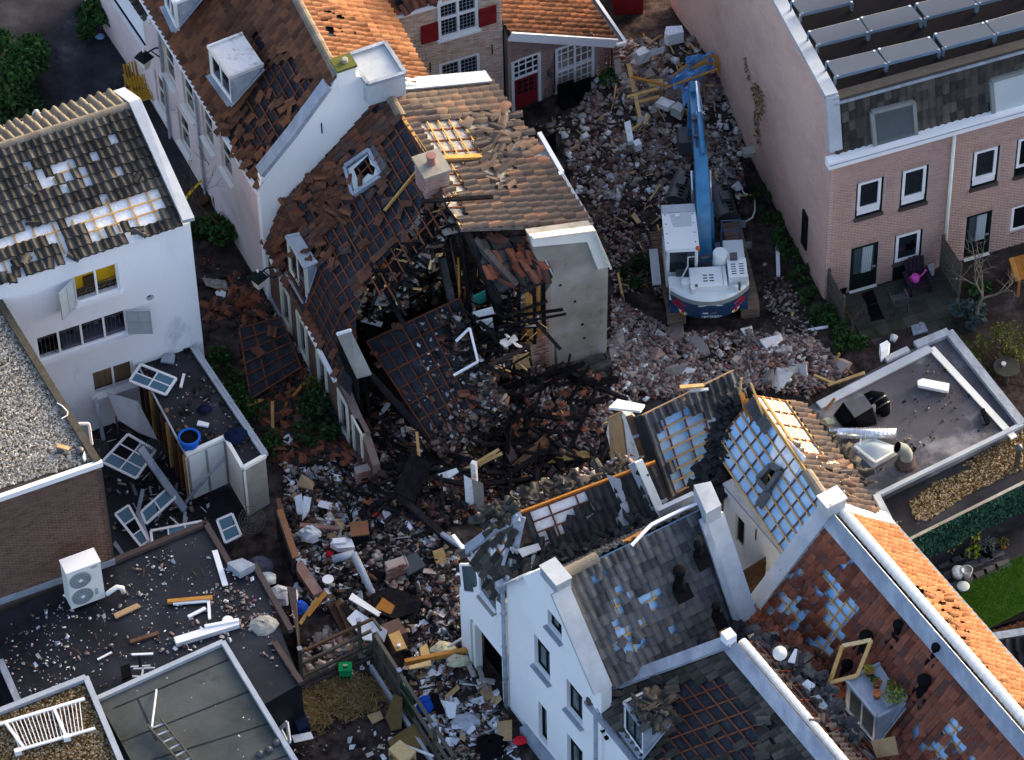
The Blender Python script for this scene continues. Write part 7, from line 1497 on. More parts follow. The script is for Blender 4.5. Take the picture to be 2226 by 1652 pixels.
def roof_things():
 z=2.6
 c=G(*Z(12,770,340),z);t=thing('roof_hood','large black faceted extractor hood fallen over on the grey flat roof','extractor hood',c)
 top=[G(*p,zz)for p,zz in zip(pl(12,"650,225 830,165 900,265 745,355"),(3.35,3.4,3.35,3.3))];bot=[G(*p,z+.02)for p in pl(12,"600,440 720,430 960,440 790,450")]
 part(t,'top_face','steel_dark',MB().prism(top,-ZV*.03));a=pl(12,"565,340 650,225 745,355 640,440");part(t,'left_face','black',MB().prism([G(*p,zz)for p,zz in zip(a,(2.7,3.34,3.29,2.62))],dirv(100)*.02))
 a=pl(12,"745,355 900,265 940,420 790,448");part(t,'right_face','black',MB().prism([G(*p,zz)for p,zz in zip(a,(3.29,3.34,2.65,2.62))],dirv(100)*.02));a=pl(12,"745,355 790,448 640,440");part(t,'inside','void',MB().prism([G(*p,zz)for p,zz in zip(a,(3.2,2.6,2.6))],dirv(100)*.02));part(t,'rim','steel_dark',MB().tube([G(*p,zz)for p,zz in zip(pl(12,"565,340 640,440 790,448 940,420"),(2.7,2.62,2.62,2.65))],.03,6))
 t=thing('duct_elbow','black ribbed duct elbow behind the fallen hood','duct',G(*Z(12,960,260),z));P_=[G(*p,zz)for p,zz in zip(pl(12,"850,205 900,180 960,190 990,240 990,310"),(2.95,3.05,3.1,3.0,2.65))];part(t,'pipe','black',MB().tube(P_,[.20,.21,.22,.22,.22],16),True)
 for p in P_[1:]:part(t,'rib','steel_dark',MB().lathe(p-ZV*.02,[(.24,0),(.24,.04)],16,(P_[3]-P_[2]).normalized()))
 a,b=G(*Z(12,530,490),2.85),G(*Z(12,1105,495),2.85);t=thing('metal_duct','shiny spiral metal duct lying on the grey flat roof','duct',a);d=(b-a).normalized();part(t,'pipe','chrome',MB().tube([a,b],.17,18),True)
 n=15
 for i in range(n+1):part(t,'seam','zinc',MB().lathe(a.lerp(b,i/n)-d*.008,[(.175,0),(.175,.016)],18,d))
 c=G(*Z(12,1185,760),z);t=thing('chimney_cowl','grey bent flue cowl on a dark base on the flat roof','flue',c);part(t,'base','brown_trim',MB().lathe(c,[(.32,0),(.26,.05),(.25,.28),(.2,.3)],18),True);part(t,'cowl','machine_grey',MB().tube([c+ZV*.28,c+ZV*.5,c+ZV*.72+Vector((-.1,0,0)),c+ZV*.86+Vector((-.3,-.02,0))],[.19,.19,.19,.18],16,False),True);MB().lathe(c+ZV*.86+Vector((-.295,-.02,0)),[(.17,0),(.17,.01)],16,Vector((-.9,-.1,.45)).normalized()).build('mouth','void',t)
 for s,lab,m,hh in(("1285,60 1330,40 1560,85 1550,150 1490,140 1290,100",'white metal trim piece lying on the grey flat roof','white_paint',.12),("1830,300 1860,295 1910,410 1880,430",'black pipe stub lying on the roof near the pale band','black',.12),("1245,610 1280,625 1250,670 1235,660",'dark felt scrap behind the flue cowl','black',.05)):solo(MB().prism([G(*p,z+.02)for p in pl(12,s)],ZV*hh),'roof_scrap',m,lab,'scrap')
 solo(MB().beam(G(*Z(12,500,285),z+.05),G(*Z(12,575,190),z+.35),.07,.04),'plank','wood_orange','orange batten leaning on the pale edge of the grey flat roof','plank');solo(MB().beam(G(*Z(12,800,540),z+.3),G(*Z(12,780,660),z+.05),.05,.03),'plank','white_paint','white lath leaning on the spiral metal duct','plank')
 solo(MB().prism([G(*p,z+.0)for p in pl(8,"955,1390 1020,1355 1045,1385 1030,1420 970,1465")],ZV*.45),'broken_sink','foam','broken white basin at the corner of the grey flat roof','basin')
 solo(MB().prism([G(*p,z+.0)for p in pl(12,"470,400 510,385 565,400 570,440 480,450")],ZV*.18),'foam_block','insulation','yellow green insulation block on the roof behind the ducts','insulation')
roof_things()
# ------ single things lying about: flat pieces, laths, frames
def item(name,m,label,cat,pts,th,group=None):
 solo(MB().prism(pts,ZV*th),name,m,label,cat,group)
FLAT='''
slab_piece|lead|slab|grey square slab lying against the white wall on the annex roof|.08|349,789,2.4 357,772,2.45 381,774,2.5 378,793,2.45
plastic_piece|foam|scrap|white curved plastic piece on the annex roof|.06|428,926,2.4 431,916,2.4 455,922,2.4 452,930,2.4
metal_sheet|zinc|metal sheet|large bent grey metal sheet hanging in the dark yard|.02|232,853,2.3 300,873,2.1 343,957,1.2 300,940,1.2 257,913,1.5
box_lid|lead|box|grey concrete block at the corner of the littered roof|.3|495,1236,2.45 528,1226,2.45 556,1240,2.45 522,1258,2.45
charred_panel|board_tan|board|half burnt board beside the air conditioner pipe|.05|247,1336,2.45 298,1313,2.45 307,1320,2.45 252,1346,2.45
cabinet_board|burnt|panel|dark burnt cabinet back with a cream edge in the middle of the debris|.06|855,1070,1.70 895,983,2.20 940,1012,2.00 900,1093,1.40
white_board|foam|board|white board with dark prints below the fallen roof slab|.05|948,1034,1.2 992,1019,1.3 997,1027,1.2 957,1054,1.0
white_board|foam|panel|white panel standing on the heap left of the burnt beams|.05|640,1082,.9 656,1075,1.0 662,1120,.5 646,1118,.5
white_board|foam|panel|torn white panel leaning right of the standing one|.04|660,1080,.9 677,1083,.9 672,1112,.6 657,1133,.4
burlap_board|board_tan|board|brown fibre board on the left heap below the garden bush|.05|645,1058,.5 656,1032,.8 683,1050,.6 680,1066,.5
white_board|white_paint|panel|large white cupboard panel above the wooden railing|.05|754,1346,1.1 774,1327,1.2 842,1372,.9 836,1396,.7 790,1392,.8
white_board|white_paint|board|long white board beside the black burnt patch|.06|758,1304,.8 766,1291,.8 830,1335,.5 822,1342,.5
black_screen|black|screen|dark glossy panel right of the yellow lath|.06|938,1120,.7 940,1088,1.0 985,1090,1.0 984,1123,.7
burnt_mattress|burnt|mattress|large burnt black mattress above the rubble|.18|806,1300,.4 846,1283,.4 905,1300,.35 912,1335,.35 860,1352,.35 815,1340,.4
scorched_board|wood_orange|board|scorched orange brown board on the burnt mattress|.04|816,1324,.55 832,1300,.6 858,1318,.55 850,1337,.5
radiator|steel_dark|panel|dark ribbed metal panel above the black burnt patch|.08|866,1222,.8 905,1203,.9 926,1232,.7 888,1254,.6
monitor|white_paint|screen|white framed screen lying among the papers at the bottom|.07|956,1524,.4 993,1531,.4 990,1560,.4 976,1563,.4
black_sheet|black|board|black sheet over a blue cloth among the papers|.03|934,1512,.5 951,1508,.6 968,1549,.5 950,1555,.4
chipboard|board_tan|panel|brown chipboard panel near the white garage opening|.04|1040,1490,.3 1067,1486,.3 1072,1519,.3 1049,1528,.3
chipboard|board_tan|panel|large brown chipboard panel at the foot of the gabled house|.04|1080,1571,.3 1113,1566,.3 1113,1610,.3 1085,1612,.3
chipboard|board_tan|panel|brown board between the papers and the monitor|.03|966,1514,.4 995,1489,.4 1000,1497,.4 975,1521,.4
pale_board|straw_board|board|pale grey board leaning near the garage opening, upper one|.04|1010,1437,.4 1018,1433,.4 1037,1470,.3 1026,1476,.3
pale_board|straw_board|board|pale grey board crossing another near the garage opening|.04|1035,1452,.35 1046,1450,.35 1062,1499,.35 1051,1501,.35
pale_board|straw_board|board|pale grey short board lying across the crossed ones|.04|1038,1481,.45 1045,1474,.45 1077,1478,.45 1075,1489,.45
yellow_board|wood_new|board|yellow pine board above the long orange beam|.05|912,1410,.5 928,1400,.5 937,1430,.5 917,1434,.5
yellow_board|wood_new|board|yellow pine board below the long orange beam|.06|888,1450,.5 936,1437,.5 938,1448,.5 890,1457,.5
yellow_board|wood_new|board|yellow pine board with knots behind the garage edge at the bottom|.05|576,1530,.7 602,1520,.7 625,1562,.6 602,1572,.6
reed_mat|straw|mat|brown reed mat beside the courtyard fence|.05|838,1560,.2 856,1510,.7 875,1518,.7 873,1585,.2 850,1590,.1
reed_mat|straw|mat|fallen brown reed mat fanned out at the foot of the fence|.05|843,1612,.2 906,1570,.3 935,1620,.25 860,1648,.15
tan_tile|board_tan|board|tan square board lying in the straw courtyard|.03|798,1556,.1 826,1546,.1 834,1562,.1 810,1575,.1
foam_block|foam|block|large white block at the top of the rubble lane|.5|1444,95,1.05 1448,80,1.05 1482,78,1.05 1486,92,1.05 1452,100,1.05
foam_block|plaster_chunk|block|pale concrete block left of the blue tarpaulin|.45|1381,131,1.25 1398,120,1.25 1412,132,1.25 1388,142,1.25
white_board|foam|panel|bent white panel behind the pale concrete block|.05|1373,117,1.65 1400,113,1.65 1404,122,1.35 1375,126,1.25
white_board|foam|panel|long white panel under the laths left of the tarpaulin|.05|1404,112,1.65 1445,104,1.75 1441,115,1.45 1412,124,1.35
cream_block|plaster_chunk|block|cream slab with a yellow stain right of the crossed laths|.2|1425,232,1.15 1438,218,1.15 1468,230,1.15 1452,243,1.15
cream_block|plaster_chunk|block|grey cream block below the cream slab|.4|1458,250,1.05 1473,238,1.05 1487,248,1.05 1480,262,1.05
white_pillar|foam|block|white broken pillar lying left of the blue boom|.2|1357,275,1.15 1370,270,1.15 1377,313,1.05 1365,317,1.05
white_cube|foam|block|white cube at the end of the broken pillar|.3|1376,320,0.95 1388,314,0.95 1395,325,0.95 1382,331,0.95
white_tile|foam|block|white square block near the centre of the lane|.15|1450,344,.2 1460,336,.2 1474,346,.2 1464,354,.2
white_tile|foam|block|small white block left of the spare bucket|.15|1378,362,.2 1386,356,.2 1392,364,.2 1383,371,.2
orange_board|wood_orange|board|orange brown board on top of the tarpaulin heap|.05|1500,150,1.85 1545,120,2.05 1588,128,1.75 1580,140,1.65 1530,150,1.75
orange_board|wood_orange|board|orange brown board leaning on the brick side wall|.05|1548,150,1.45 1590,140,1.65 1591,158,1.45 1570,166,1.25
yellow_board|wood_new|board|yellow chipboard on the heap left of the tarpaulin|.04|1405,175,1.45 1440,172,1.45 1442,186,1.35 1412,190,1.25
white_sheet|paper|sheet|white torn sheet left of the excavator cab|.02|1302,412,.2 1320,400,.3 1326,412,.2 1310,421,.1
white_sheet|paper|sheet|pale grey torn sheet with yellow edge near the roof gutter|.03|1315,383,.3 1328,376,.4 1337,388,.3 1330,404,.2
tan_board|board_tan|board|tan board between the roof edge and the excavator|.04|1372,470,.2 1379,462,.2 1394,484,.2 1385,488,.2
zinc_strip|zinc|scrap|bent zinc strip lying right of the rendered gable|.03|1318,715,.2 1395,680,.3 1398,684,.3 1350,716,.2
yellow_disc|insulation|disc|round yellow disc in the rubble below the excavator|.06|1388,757,.2 1393,753,.2 1398,758,.2 1393,763,.2
wall_chunk|plaster_chunk|plaster|large wall fragment with render in the rubble left of the torn wall|.3|1185,985,.3 1200,962,.4 1225,965,.4 1235,990,.3 1210,1005,.3
yellow_insulation|wood_new|board|yellow curved insulation board above the torn foil roof|.06|1190,1008,.5 1225,985,.7 1275,982,.7 1283,994,.5 1240,1006,.5
olive_board|wood_brown|board|large olive stained board in the rubble below the brick pier|.06|1090,1035,.8 1185,945,1.0 1200,975,.6 1130,1030,.4
wardrobe|burnt|wardrobe|dark burnt wardrobe with wood fronts inside the open house|.6|866,604,3.3 883,597,3.4 912,655,3.1 893,661,3.0
wood_sheet|wood_new|board|torn yellow wood front on the burnt wardrobe|.04|869,615,4.0 879,606,4.1 893,635,3.9 883,640,3.8
cream_board|cream|board|cream board with a blue mark in the burnt room|.04|822,631,3.3 850,607,3.5 866,620,3.4 838,645,3.1
magenta_box|magenta|box|dark pink box beside the cream board in the burnt room|.2|868,610,3.5 877,601,3.5 886,609,3.5 878,618,3.5
pink_book|magenta|book|pink book standing upright in the burnt room|.25|848,577,4.2 862,574,4.2 861,587,4.1 852,590,4.1
teal_curtain|teal|cloth|teal cloth hanging under the charred beams|.05|1028,645,4.6 1055,632,4.8 1057,655,4.0 1034,667,3.9
white_ceiling|foam|board|white torn ceiling sheet right of the fallen roof slab|.04|1028,680,4.40 1070,668,4.60 1075,682,4.20 1040,690,4.10
white_ceiling|foam|board|white crumpled ceiling board under the torn one|.05|1036,700,4.10 1070,692,4.20 1074,716,3.70 1052,722,3.60
tan_hatch|board_tan|board|tan square hatch board at the end of the fallen roof slab|.04|1114,776,2.80 1146,768,2.80 1154,800,2.30 1122,803,2.30
white_box|foam|box|white carton standing on the burnt floor|.25|845,651,3.0 857,646,3.0 862,664,2.9 850,668,2.9
cable_box|brown_trim|box|square brown box beside the alley wall base|.4|1098,1000,.6 1112,985,.6 1125,1010,.6 1108,1020,.6
white_shard|foam|scrap|white star shaped shard in the alley below the bush|.08|617,955,.1 625,945,.1 645,955,.1 640,965,.1 628,968,.1 616,962,.1
white_slab|foam|scrap|white broken slab in the middle of the alley|.06|478,666,.05 488,662,.05 497,670,.05 490,678,.05
white_bowl|foam|bowl|white broken basin on the pale patch of the alley|.12|468,641,.05 476,633,.05 492,640,.05 490,650,.05 475,652,.05
foam_lump|foam|insulation|white foam lump wedged at the brown side wall|.15|584,730,.4 598,722,.5 615,735,.4 612,750,.3 600,756,.2
pale_sheet|straw_board|slab|pale sand coloured slab in the alley|.03|440,605,.05 490,610,.05 498,632,.05 470,628,.05 448,622,.05
card_sheet|board_tan|board|large cardboard sheet at the foot of the flower pot dormer|.04|1893,1612,7.20 1945,1602,7.30 1953,1640,6.80 1905,1648,6.70
window_leaf|frost|window|grey roof window lying loose in the tile filled valley|.06|1738,1522,7.00 1780,1513,7.10 1810,1550,6.90 1765,1562,6.80
white_shard|foam|scrap|white shard in the valley left of the wooden frame|.05|1712,1440,7.20 1728,1412,7.40 1733,1414,7.40 1728,1443,7.20
white_shard|foam|scrap|white plaster shard beside the lying roof window|.08|1743,1490,7.20 1755,1480,7.30 1772,1492,7.20 1760,1504,7.10
torn_foil|paper|foil|crumpled white foil on the dark battened roof|.06|1676,1603,6.8 1690,1595,6.9 1700,1625,6.7 1690,1630,6.6
zinc_pan|zinc|scrap|grey metal plate on the tiles under the torn foil|.03|1318,1375,5.6 1322,1364,5.7 1366,1352,5.8 1368,1364,5.7
grey_plate|zinc|scrap|rounded grey plate on the slipped black tiles|.03|1125,1195,6.80 1170,1182,6.80 1176,1195,6.70 1136,1212,6.70
wooden_box|wood_new|box|open wooden box corner at the bottom of the courtyard|.4|845,1645,.2 870,1625,.3 905,1650,.2 880,1680,.1
seat_cushion|navy_cloth|seat|black padded seat behind the white wooden frame|.3|632,1562,.5 660,1553,.5 675,1588,.4 650,1602,.4
road_sign|white_paint|sign|white sign with a red ring under the black seat|.03|634,1600,.5 676,1592,.5 682,1606,.45 640,1615,.45
'''
for ln in FLAT.strip().split('\n'):
 nm,m,cat,lab,th,pts=ln.split('|');item(nm,m,lab,cat,[G(*map(float,p.split(',')))for p in pts.split()],float(th))
BEAM='''
lath|batten|yellow lath standing upright in front of the fallen roof slab|.09|.09|906,939,1.8 920,1098,.7
lath|wood_new|pale yellow lath pointing right below the fallen roof slab, upper of two|.09|.06|997,1028,1.1 1085,977,1.5
lath|wood_new|pale yellow lath pointing right below the fallen roof slab, lower of two|.09|.06|1040,1010,1.1 1092,985,1.3
plywood_strip|wood_new|wide yellow plywood strip under the burnt cabinet back|.30|.04|862,1084,1.0 897,1160,.2
post_stump|wood_new|yellow plywood end beside the torn house corner|.35|.08|952,1195,1.0 968,1255,.2
joist|wood_orange|orange pine joist hanging in the open roof above the burnt floor|.16|.14|809,566,4.8 872,594,4.4
joist|batten|yellow joist showing through the battens of the torn roof|.14|.12|801,545,5.3 865,486,6.3
lath|wood_orange|orange lath leaning beside the burnt mattress in the open house|.10|.06|888,636,3.2 771,646,3.2
frame_bar|white_paint|white broken window bar at the top of the fallen roof slab|.07|.06|1021,713,4.70 1039,786,3.90
frame_bar|white_paint|white broken window bar sloping left over the fallen roof slab|.07|.05|1021,713,4.70 991,742,4.40
frame_bar|white_paint|white broken window bar at the lower right of the fallen roof slab|.07|.05|1039,786,3.90 986,816,3.70
steel_beam|lead|long grey metal beam leaning across the dark yard|.24|.08|305,974,2.0 401,1108,.2
steel_beam|lead|grey metal strip hanging from the white wall into the yard|.12|.05|207,865,2.2 225,956,.5
steel_beam|lead|bent grey drainpipe lying in the dark yard, upper part|.12|.10|311,1065,.3 300,1115,.3
steel_beam|lead|bent grey drainpipe lying in the dark yard, lower part|.13|.10|300,1115,.3 328,1190,.5
lath|wood_brown|brown lath standing under the bent metal sheet|.06|.05|252,905,1.6 257,942,.7
white_beam|white_paint|long white gutter board on the littered flat roof|.26|.18|381,1396,2.5 518,1354,2.5
white_beam|white_paint|thin white board beside the white plate on the flat roof|.10|.08|445,1362,2.6 520,1348,2.6
lath|wood_orange|orange brown broken lath above the white strips on the flat roof|.12|.10|364,1308,2.5 462,1299,2.5
lath|white_paint|white strip under the orange lath on the flat roof|.09|.06|376,1312,2.48 455,1306,2.48
lath|white_paint|white strip pointing down at the end of the orange lath|.09|.06|453,1302,2.48 456,1346,2.48
lath|white_paint|short white strip slanting beside the orange lath|.10|.06|409,1341,2.48 447,1322,2.48
lath|white_paint|white board with holes along the brown roof edge|.17|.05|467,1197,2.5 490,1273,2.5
lath|white_paint|white broken strip on the annex roof beside the window frame|.08|.06|393,842,2.5 400,813,2.5
lath|wood_brown|scorched lath on the wet part of the flat roof|.12|.08|283,1396,2.45 345,1376,2.45
lath|white_paint|thin white strip left of the overturned chair|.06|.04|212,1434,2.45 243,1418,2.45
lath|white_paint|thin white strip above the overturned chair|.07|.04|286,1423,2.5 333,1421,2.5
beam|brick_red|red brown beam lying on the heap under the white panels|.14|.10|652,1142,.7 738,1149,.6
lath|wood_orange|orange lath sloping over the rubble by the brown roof edge|.13|.06|668,1338,1.1 708,1287,1.4
lath|wood_new|pale lath under the sloping orange one|.10|.05|652,1356,1.0 690,1300,1.2
old_beam|wood_brown|weathered brown beam above the wooden railing, left of three|.22|.2|718,1312,.8 760,1400,.2
old_beam|wood_brown|weathered brown beam above the wooden railing, middle of three|.2|.2|732,1308,.9 780,1408,.2
old_beam|burnt|charred beam above the wooden railing, right of three|.18|.2|745,1312,.9 795,1405,.2
beam|wood_orange|long orange beam reaching to the white garage opening|.12|.2|880,1440,.5 1024,1412,.5
pipe|zinc|thin grey pipe bent over the rubble by the garage|.06|.06|950,1422,.5 1005,1387,.6
burnt_beam|burnt|black burnt beam crossing in front of the burnt cabinet back|.2|.16|800,1108,.6 866,1072,1.2
burnt_beam|burnt|black burnt beam running from the cabinet back to the torn house|.2|.18|866,1078,1.3 990,1188,.9
steel_bar|lead|grey tube at the end of the black burnt beam|.12|.12|960,1160,1.2 1002,1188,1.2
burnt_beam|burnt|black burnt beam along the wall of the torn house|.26|.2|925,1205,.5 975,1290,.3
burnt_beam|burnt_ash|ash grey beam with bricks left of the torn house|.3|.12|905,1250,.5 950,1330,.2
lath|batten|yellow lath standing in the alley|.10|.06|592,872,.5 593,935,.05
lath|batten|yellow lath lying beside the fallen roof panel in the alley|.12|.06|530,885,.2 573,868,.3
lath|wood_orange|orange lath lying across the alley|.10|.07|615,888,.1 662,832,.4
lath|batten|short yellow lath in the alley near the brick corner|.10|.05|697,1000,.3 706,1030,.3
lath|batten|pale lath leaning on the brown wall by the foam lump|.07|.05|609,775,.3 620,730,.8
lath|batten|short pale lath beside the foam lump|.07|.05|612,780,.2 636,752,.4
lath|wood_new|pale lath standing left of the tarpaulin heap|.14|.06|1366,139,1.65 1379,200,1.35
lath|wood_new|yellow lath running down from the heap left of the boom|.13|.06|1381,207,1.45 1391,256,1.15
lath|wood_new|long pale lath below the yellow chipboard|.12|.06|1363,211,1.35 1430,193,1.65
lath|wood_orange|long orange lath crossing the heap beside the tarpaulin|.09|.05|1373,167,1.65 1450,186,1.65
lath|wood_new|yellow lath below the long pale lath|.12|.06|1388,222,1.35 1434,210,1.45
lath|wood_new|yellow lath leaning on the white pillar|.10|.05|1358,294,.6 1393,268,.8
lath|wood_new|pale lath in the rubble near the roof gutter corner|.12|.05|1254,303,.3 1275,336,.2
lath|wood_orange|orange lath on the tarpaulin, left|.06|.04|1455,170,2.05 1495,140,2.25
lath|wood_orange|orange lath on the tarpaulin, long|.07|.04|1450,190,1.85 1560,150,1.95
lath|wood_new|short yellow lath left of the crossed laths|.10|.05|1400,270,1.15 1412,250,1.35
lath|wood_new|thin pale lath in the rubble left of the excavator track|.06|.05|1315,718,.2 1360,700,.2
lath|wood_new|yellow lath leaning in the bush left of the excavator|.07|.05|1343,593,.5 1356,655,.2
lath|wood_grey|grey lath lying left of the excavator track|.07|.05|1350,640,.3 1370,690,.2
lath|white_paint|white post lying beside the grass strip|.12|.10|1690,536,.1 1692,600,.1
lath|wood_new|short yellow lath beside the dark patch right of the excavator|.07|.05|1716,705,.1 1724,680,.2
lath|white_paint|white torn board in front of the cut stems|.10|.04|1745,720,.15 1800,710,.25
lath|batten|orange batten standing in the rubble by the flat roof corner|.08|.05|1812,792,.2 1825,768,.6
lath|white_paint|white strip in the rubble by the flat roof corner|.08|.04|1780,755,.3 1802,785,.2
lath|wood_new|long pale plank lying over the corner of the grey flat roof|.10|.05|1800,838,2.3 1880,810,2.7
lath|wood_new|pale plank beneath the long one at the flat roof corner|.08|.05|1770,815,2.0 1815,835,2.3
lath|batten|yellow lath sticking out above the blue foil roof, lower|.09|.06|1420,905,6.9 1490,866,7.3
lath|wood_new|pale broken lath pointing left above the blue foil roof|.12|.08|1478,842,7.5 1530,838,7.5
lath|zinc|grey strip beside the pale broken lath|.10|.05|1500,850,7.4 1540,846,7.4
lath|wood_new|thin splintered lath standing at the broken ridge|.06|.05|1608,858,8.2 1612,822,8.6
lath|wood_new|long splintered lath rising from the broken ridge|.06|.05|1660,905,8.2 1632,832,8.7
lath|wood_orange|orange board lying in the gutter below the grey tiled roof|.28|.08|1480,1400,5.9 1580,1370,6.0
lath|batten|yellow lath beside the crumpled foil at the bottom|.09|.06|1695,1640,6.6 1707,1598,7.0
lath|wood_brown|brown stick across the yellow board behind the garage edge|.08|.08|577,1535,.9 652,1556,.8
lath|white_paint|white lath at the foot of the courtyard fence|.07|.05|873,1618,.4 943,1644,.3
lath|white_paint|white lath leaning against the fence planks|.06|.05|879,1472,.8 877,1518,.3
lath|white_paint|short white lath standing at the lower fence rail|.06|.04|957,1580,.5 955,1618,.2
'''
for ln in BEAM.strip().split('\n'):
 nm,m,lab,w,h,pp=ln.split('|');a,c=[G(*map(float,p.split(',')))for p in pp.split()]
 solo(MB().beam(a,c,float(w),float(h)),nm,m,lab,'lath'if nm=='lath'else 'beam')
FRAMES='''
white window frame with broken panes on the annex roof|2|2|282,828,2.45 306,792,2.5 383,823,2.55 360,858,2.5
large white window frame with blue panes in the dark yard|3|2|222,1004,.9 278,944,1.2 338,979,1.0 296,1040,.7
narrow white window frame lying across the grey pipe in the yard|1|3|251,1118,.3 280,1099,.4 323,1176,.5 307,1188,.4
white window frame under the long grey metal beam|2|1|307,1113,.4 364,1062,.7 381,1082,.6 318,1139,.3
long white window frame against the brown roof edge|3|1|328,1154,.8 439,1133,1.0 441,1150,.9 331,1180,.7
white window frame with a white board in the corner of the yard|1|2|472,1131,.7 505,1117,.8 524,1163,.6 490,1180,.5
white frame standing between the gravel roof and the white wall|1|1|171,921,6.6 193,921,6.6 200,966,5.9 180,966,5.9
'''
def wframe(lab,nx,nz,pts,m='white_paint',gm='glass_blue',w=.075):
 t=thing('window_frame',lab,'window frame',sum(pts,Vector())/4);n=(pts[1]-pts[0]).cross(pts[3]-pts[0]).normalized();n=n if n.z>0 else-n
 for a,c in zip(pts,pts[1:]+pts[:1]):part(t,'frame_bar',m,MB().beam(a,c,w,.06,n))
 for i in range(1,nx):part(t,'glazing_bar',m,MB().beam(pts[0].lerp(pts[1],i/nx),pts[3].lerp(pts[2],i/nx),w*.55,.045,n))
 for i in range(1,nz):part(t,'glazing_bar',m,MB().beam(pts[0].lerp(pts[3],i/nz),pts[1].lerp(pts[2],i/nz),w*.55,.04,n))
 q=lambda s,u:pts[0].lerp(pts[1],s).lerp(pts[3].lerp(pts[2],s),u);r=random.Random(nx*7+len(lab))
 if gm:
  for i in range(nx):
   for j in range(nz):
    if r.random()<.3:continue
    b=MB().prism([q(i/nx,j/nz),q((i+1)/nx,j/nz),q((i+.8+.2*(r.random()>.5))/nx,(j+1)/nz),q(i/nx,(j+1)/nz)],n*.006);part(t,'pane',gm,b)
 return t
for ln in FRAMES.strip().split('\n'):
 lab,nx,nz,pp=ln.split('|');wframe(lab,int(nx),int(nz),[G(*map(float,p.split(',')))for p in pp.split()])
wframe('yellow pine window frame lying over the roof vents of the red roof',1,1,[G(*p,z)for p,z in zip(pl(16,"640,670 890,620 770,925 530,990"),(7.3,7.6,7.2,6.9))],'wood_new',None,.11)
wframe('white wooden frame corner leaning at the garage edge',1,1,[G(*p,z)for p,z in zip(pl(14,"210,1385 265,1325 290,1490 275,1510"),(.9,1.2,.9,.8))],'white_paint',None,.10)
wframe('open wooden crate frame at the bottom of the courtyard',1,1,[G(*p,.4)for p in pl(14,"1150,1640 1240,1550 1380,1680 1260,1760")],'wood_grey',None,.09)
def fan_guard(lab,u,v,z,r):
 c=G(u,v,z);t=thing('fan_guard',lab,'fan guard',c,'round wire fan guards');n=Vector((.3,-.6,.7)).normalized();x=n.orthogonal().normalized();y=n.cross(x)
 for q in(1,.8,.6,.4,.2):part(t,'ring','steel_dark',MB().tube([c+(x*math.cos(a)+y*math.sin(a))*r*q+n*(.1*(1-q))for a in[i*math.pi/12 for i in range(25)]],.010 if q==1 else.006,4,False))
 for i in range(12):a=i*math.pi/6;part(t,'wire','steel_dark',MB().beam(c+n*.1,c+(x*math.cos(a)+y*math.sin(a))*r,.008,.008,n))
fan_guard('round wire fan guard by the gravel roof corner',213,979,1.0,.34);fan_guard('round wire fan guard above the large window frame',334,975,1.2,.30);fan_guard('round wire fan guard at the garden wall corner',548,1130,1.0,.42)
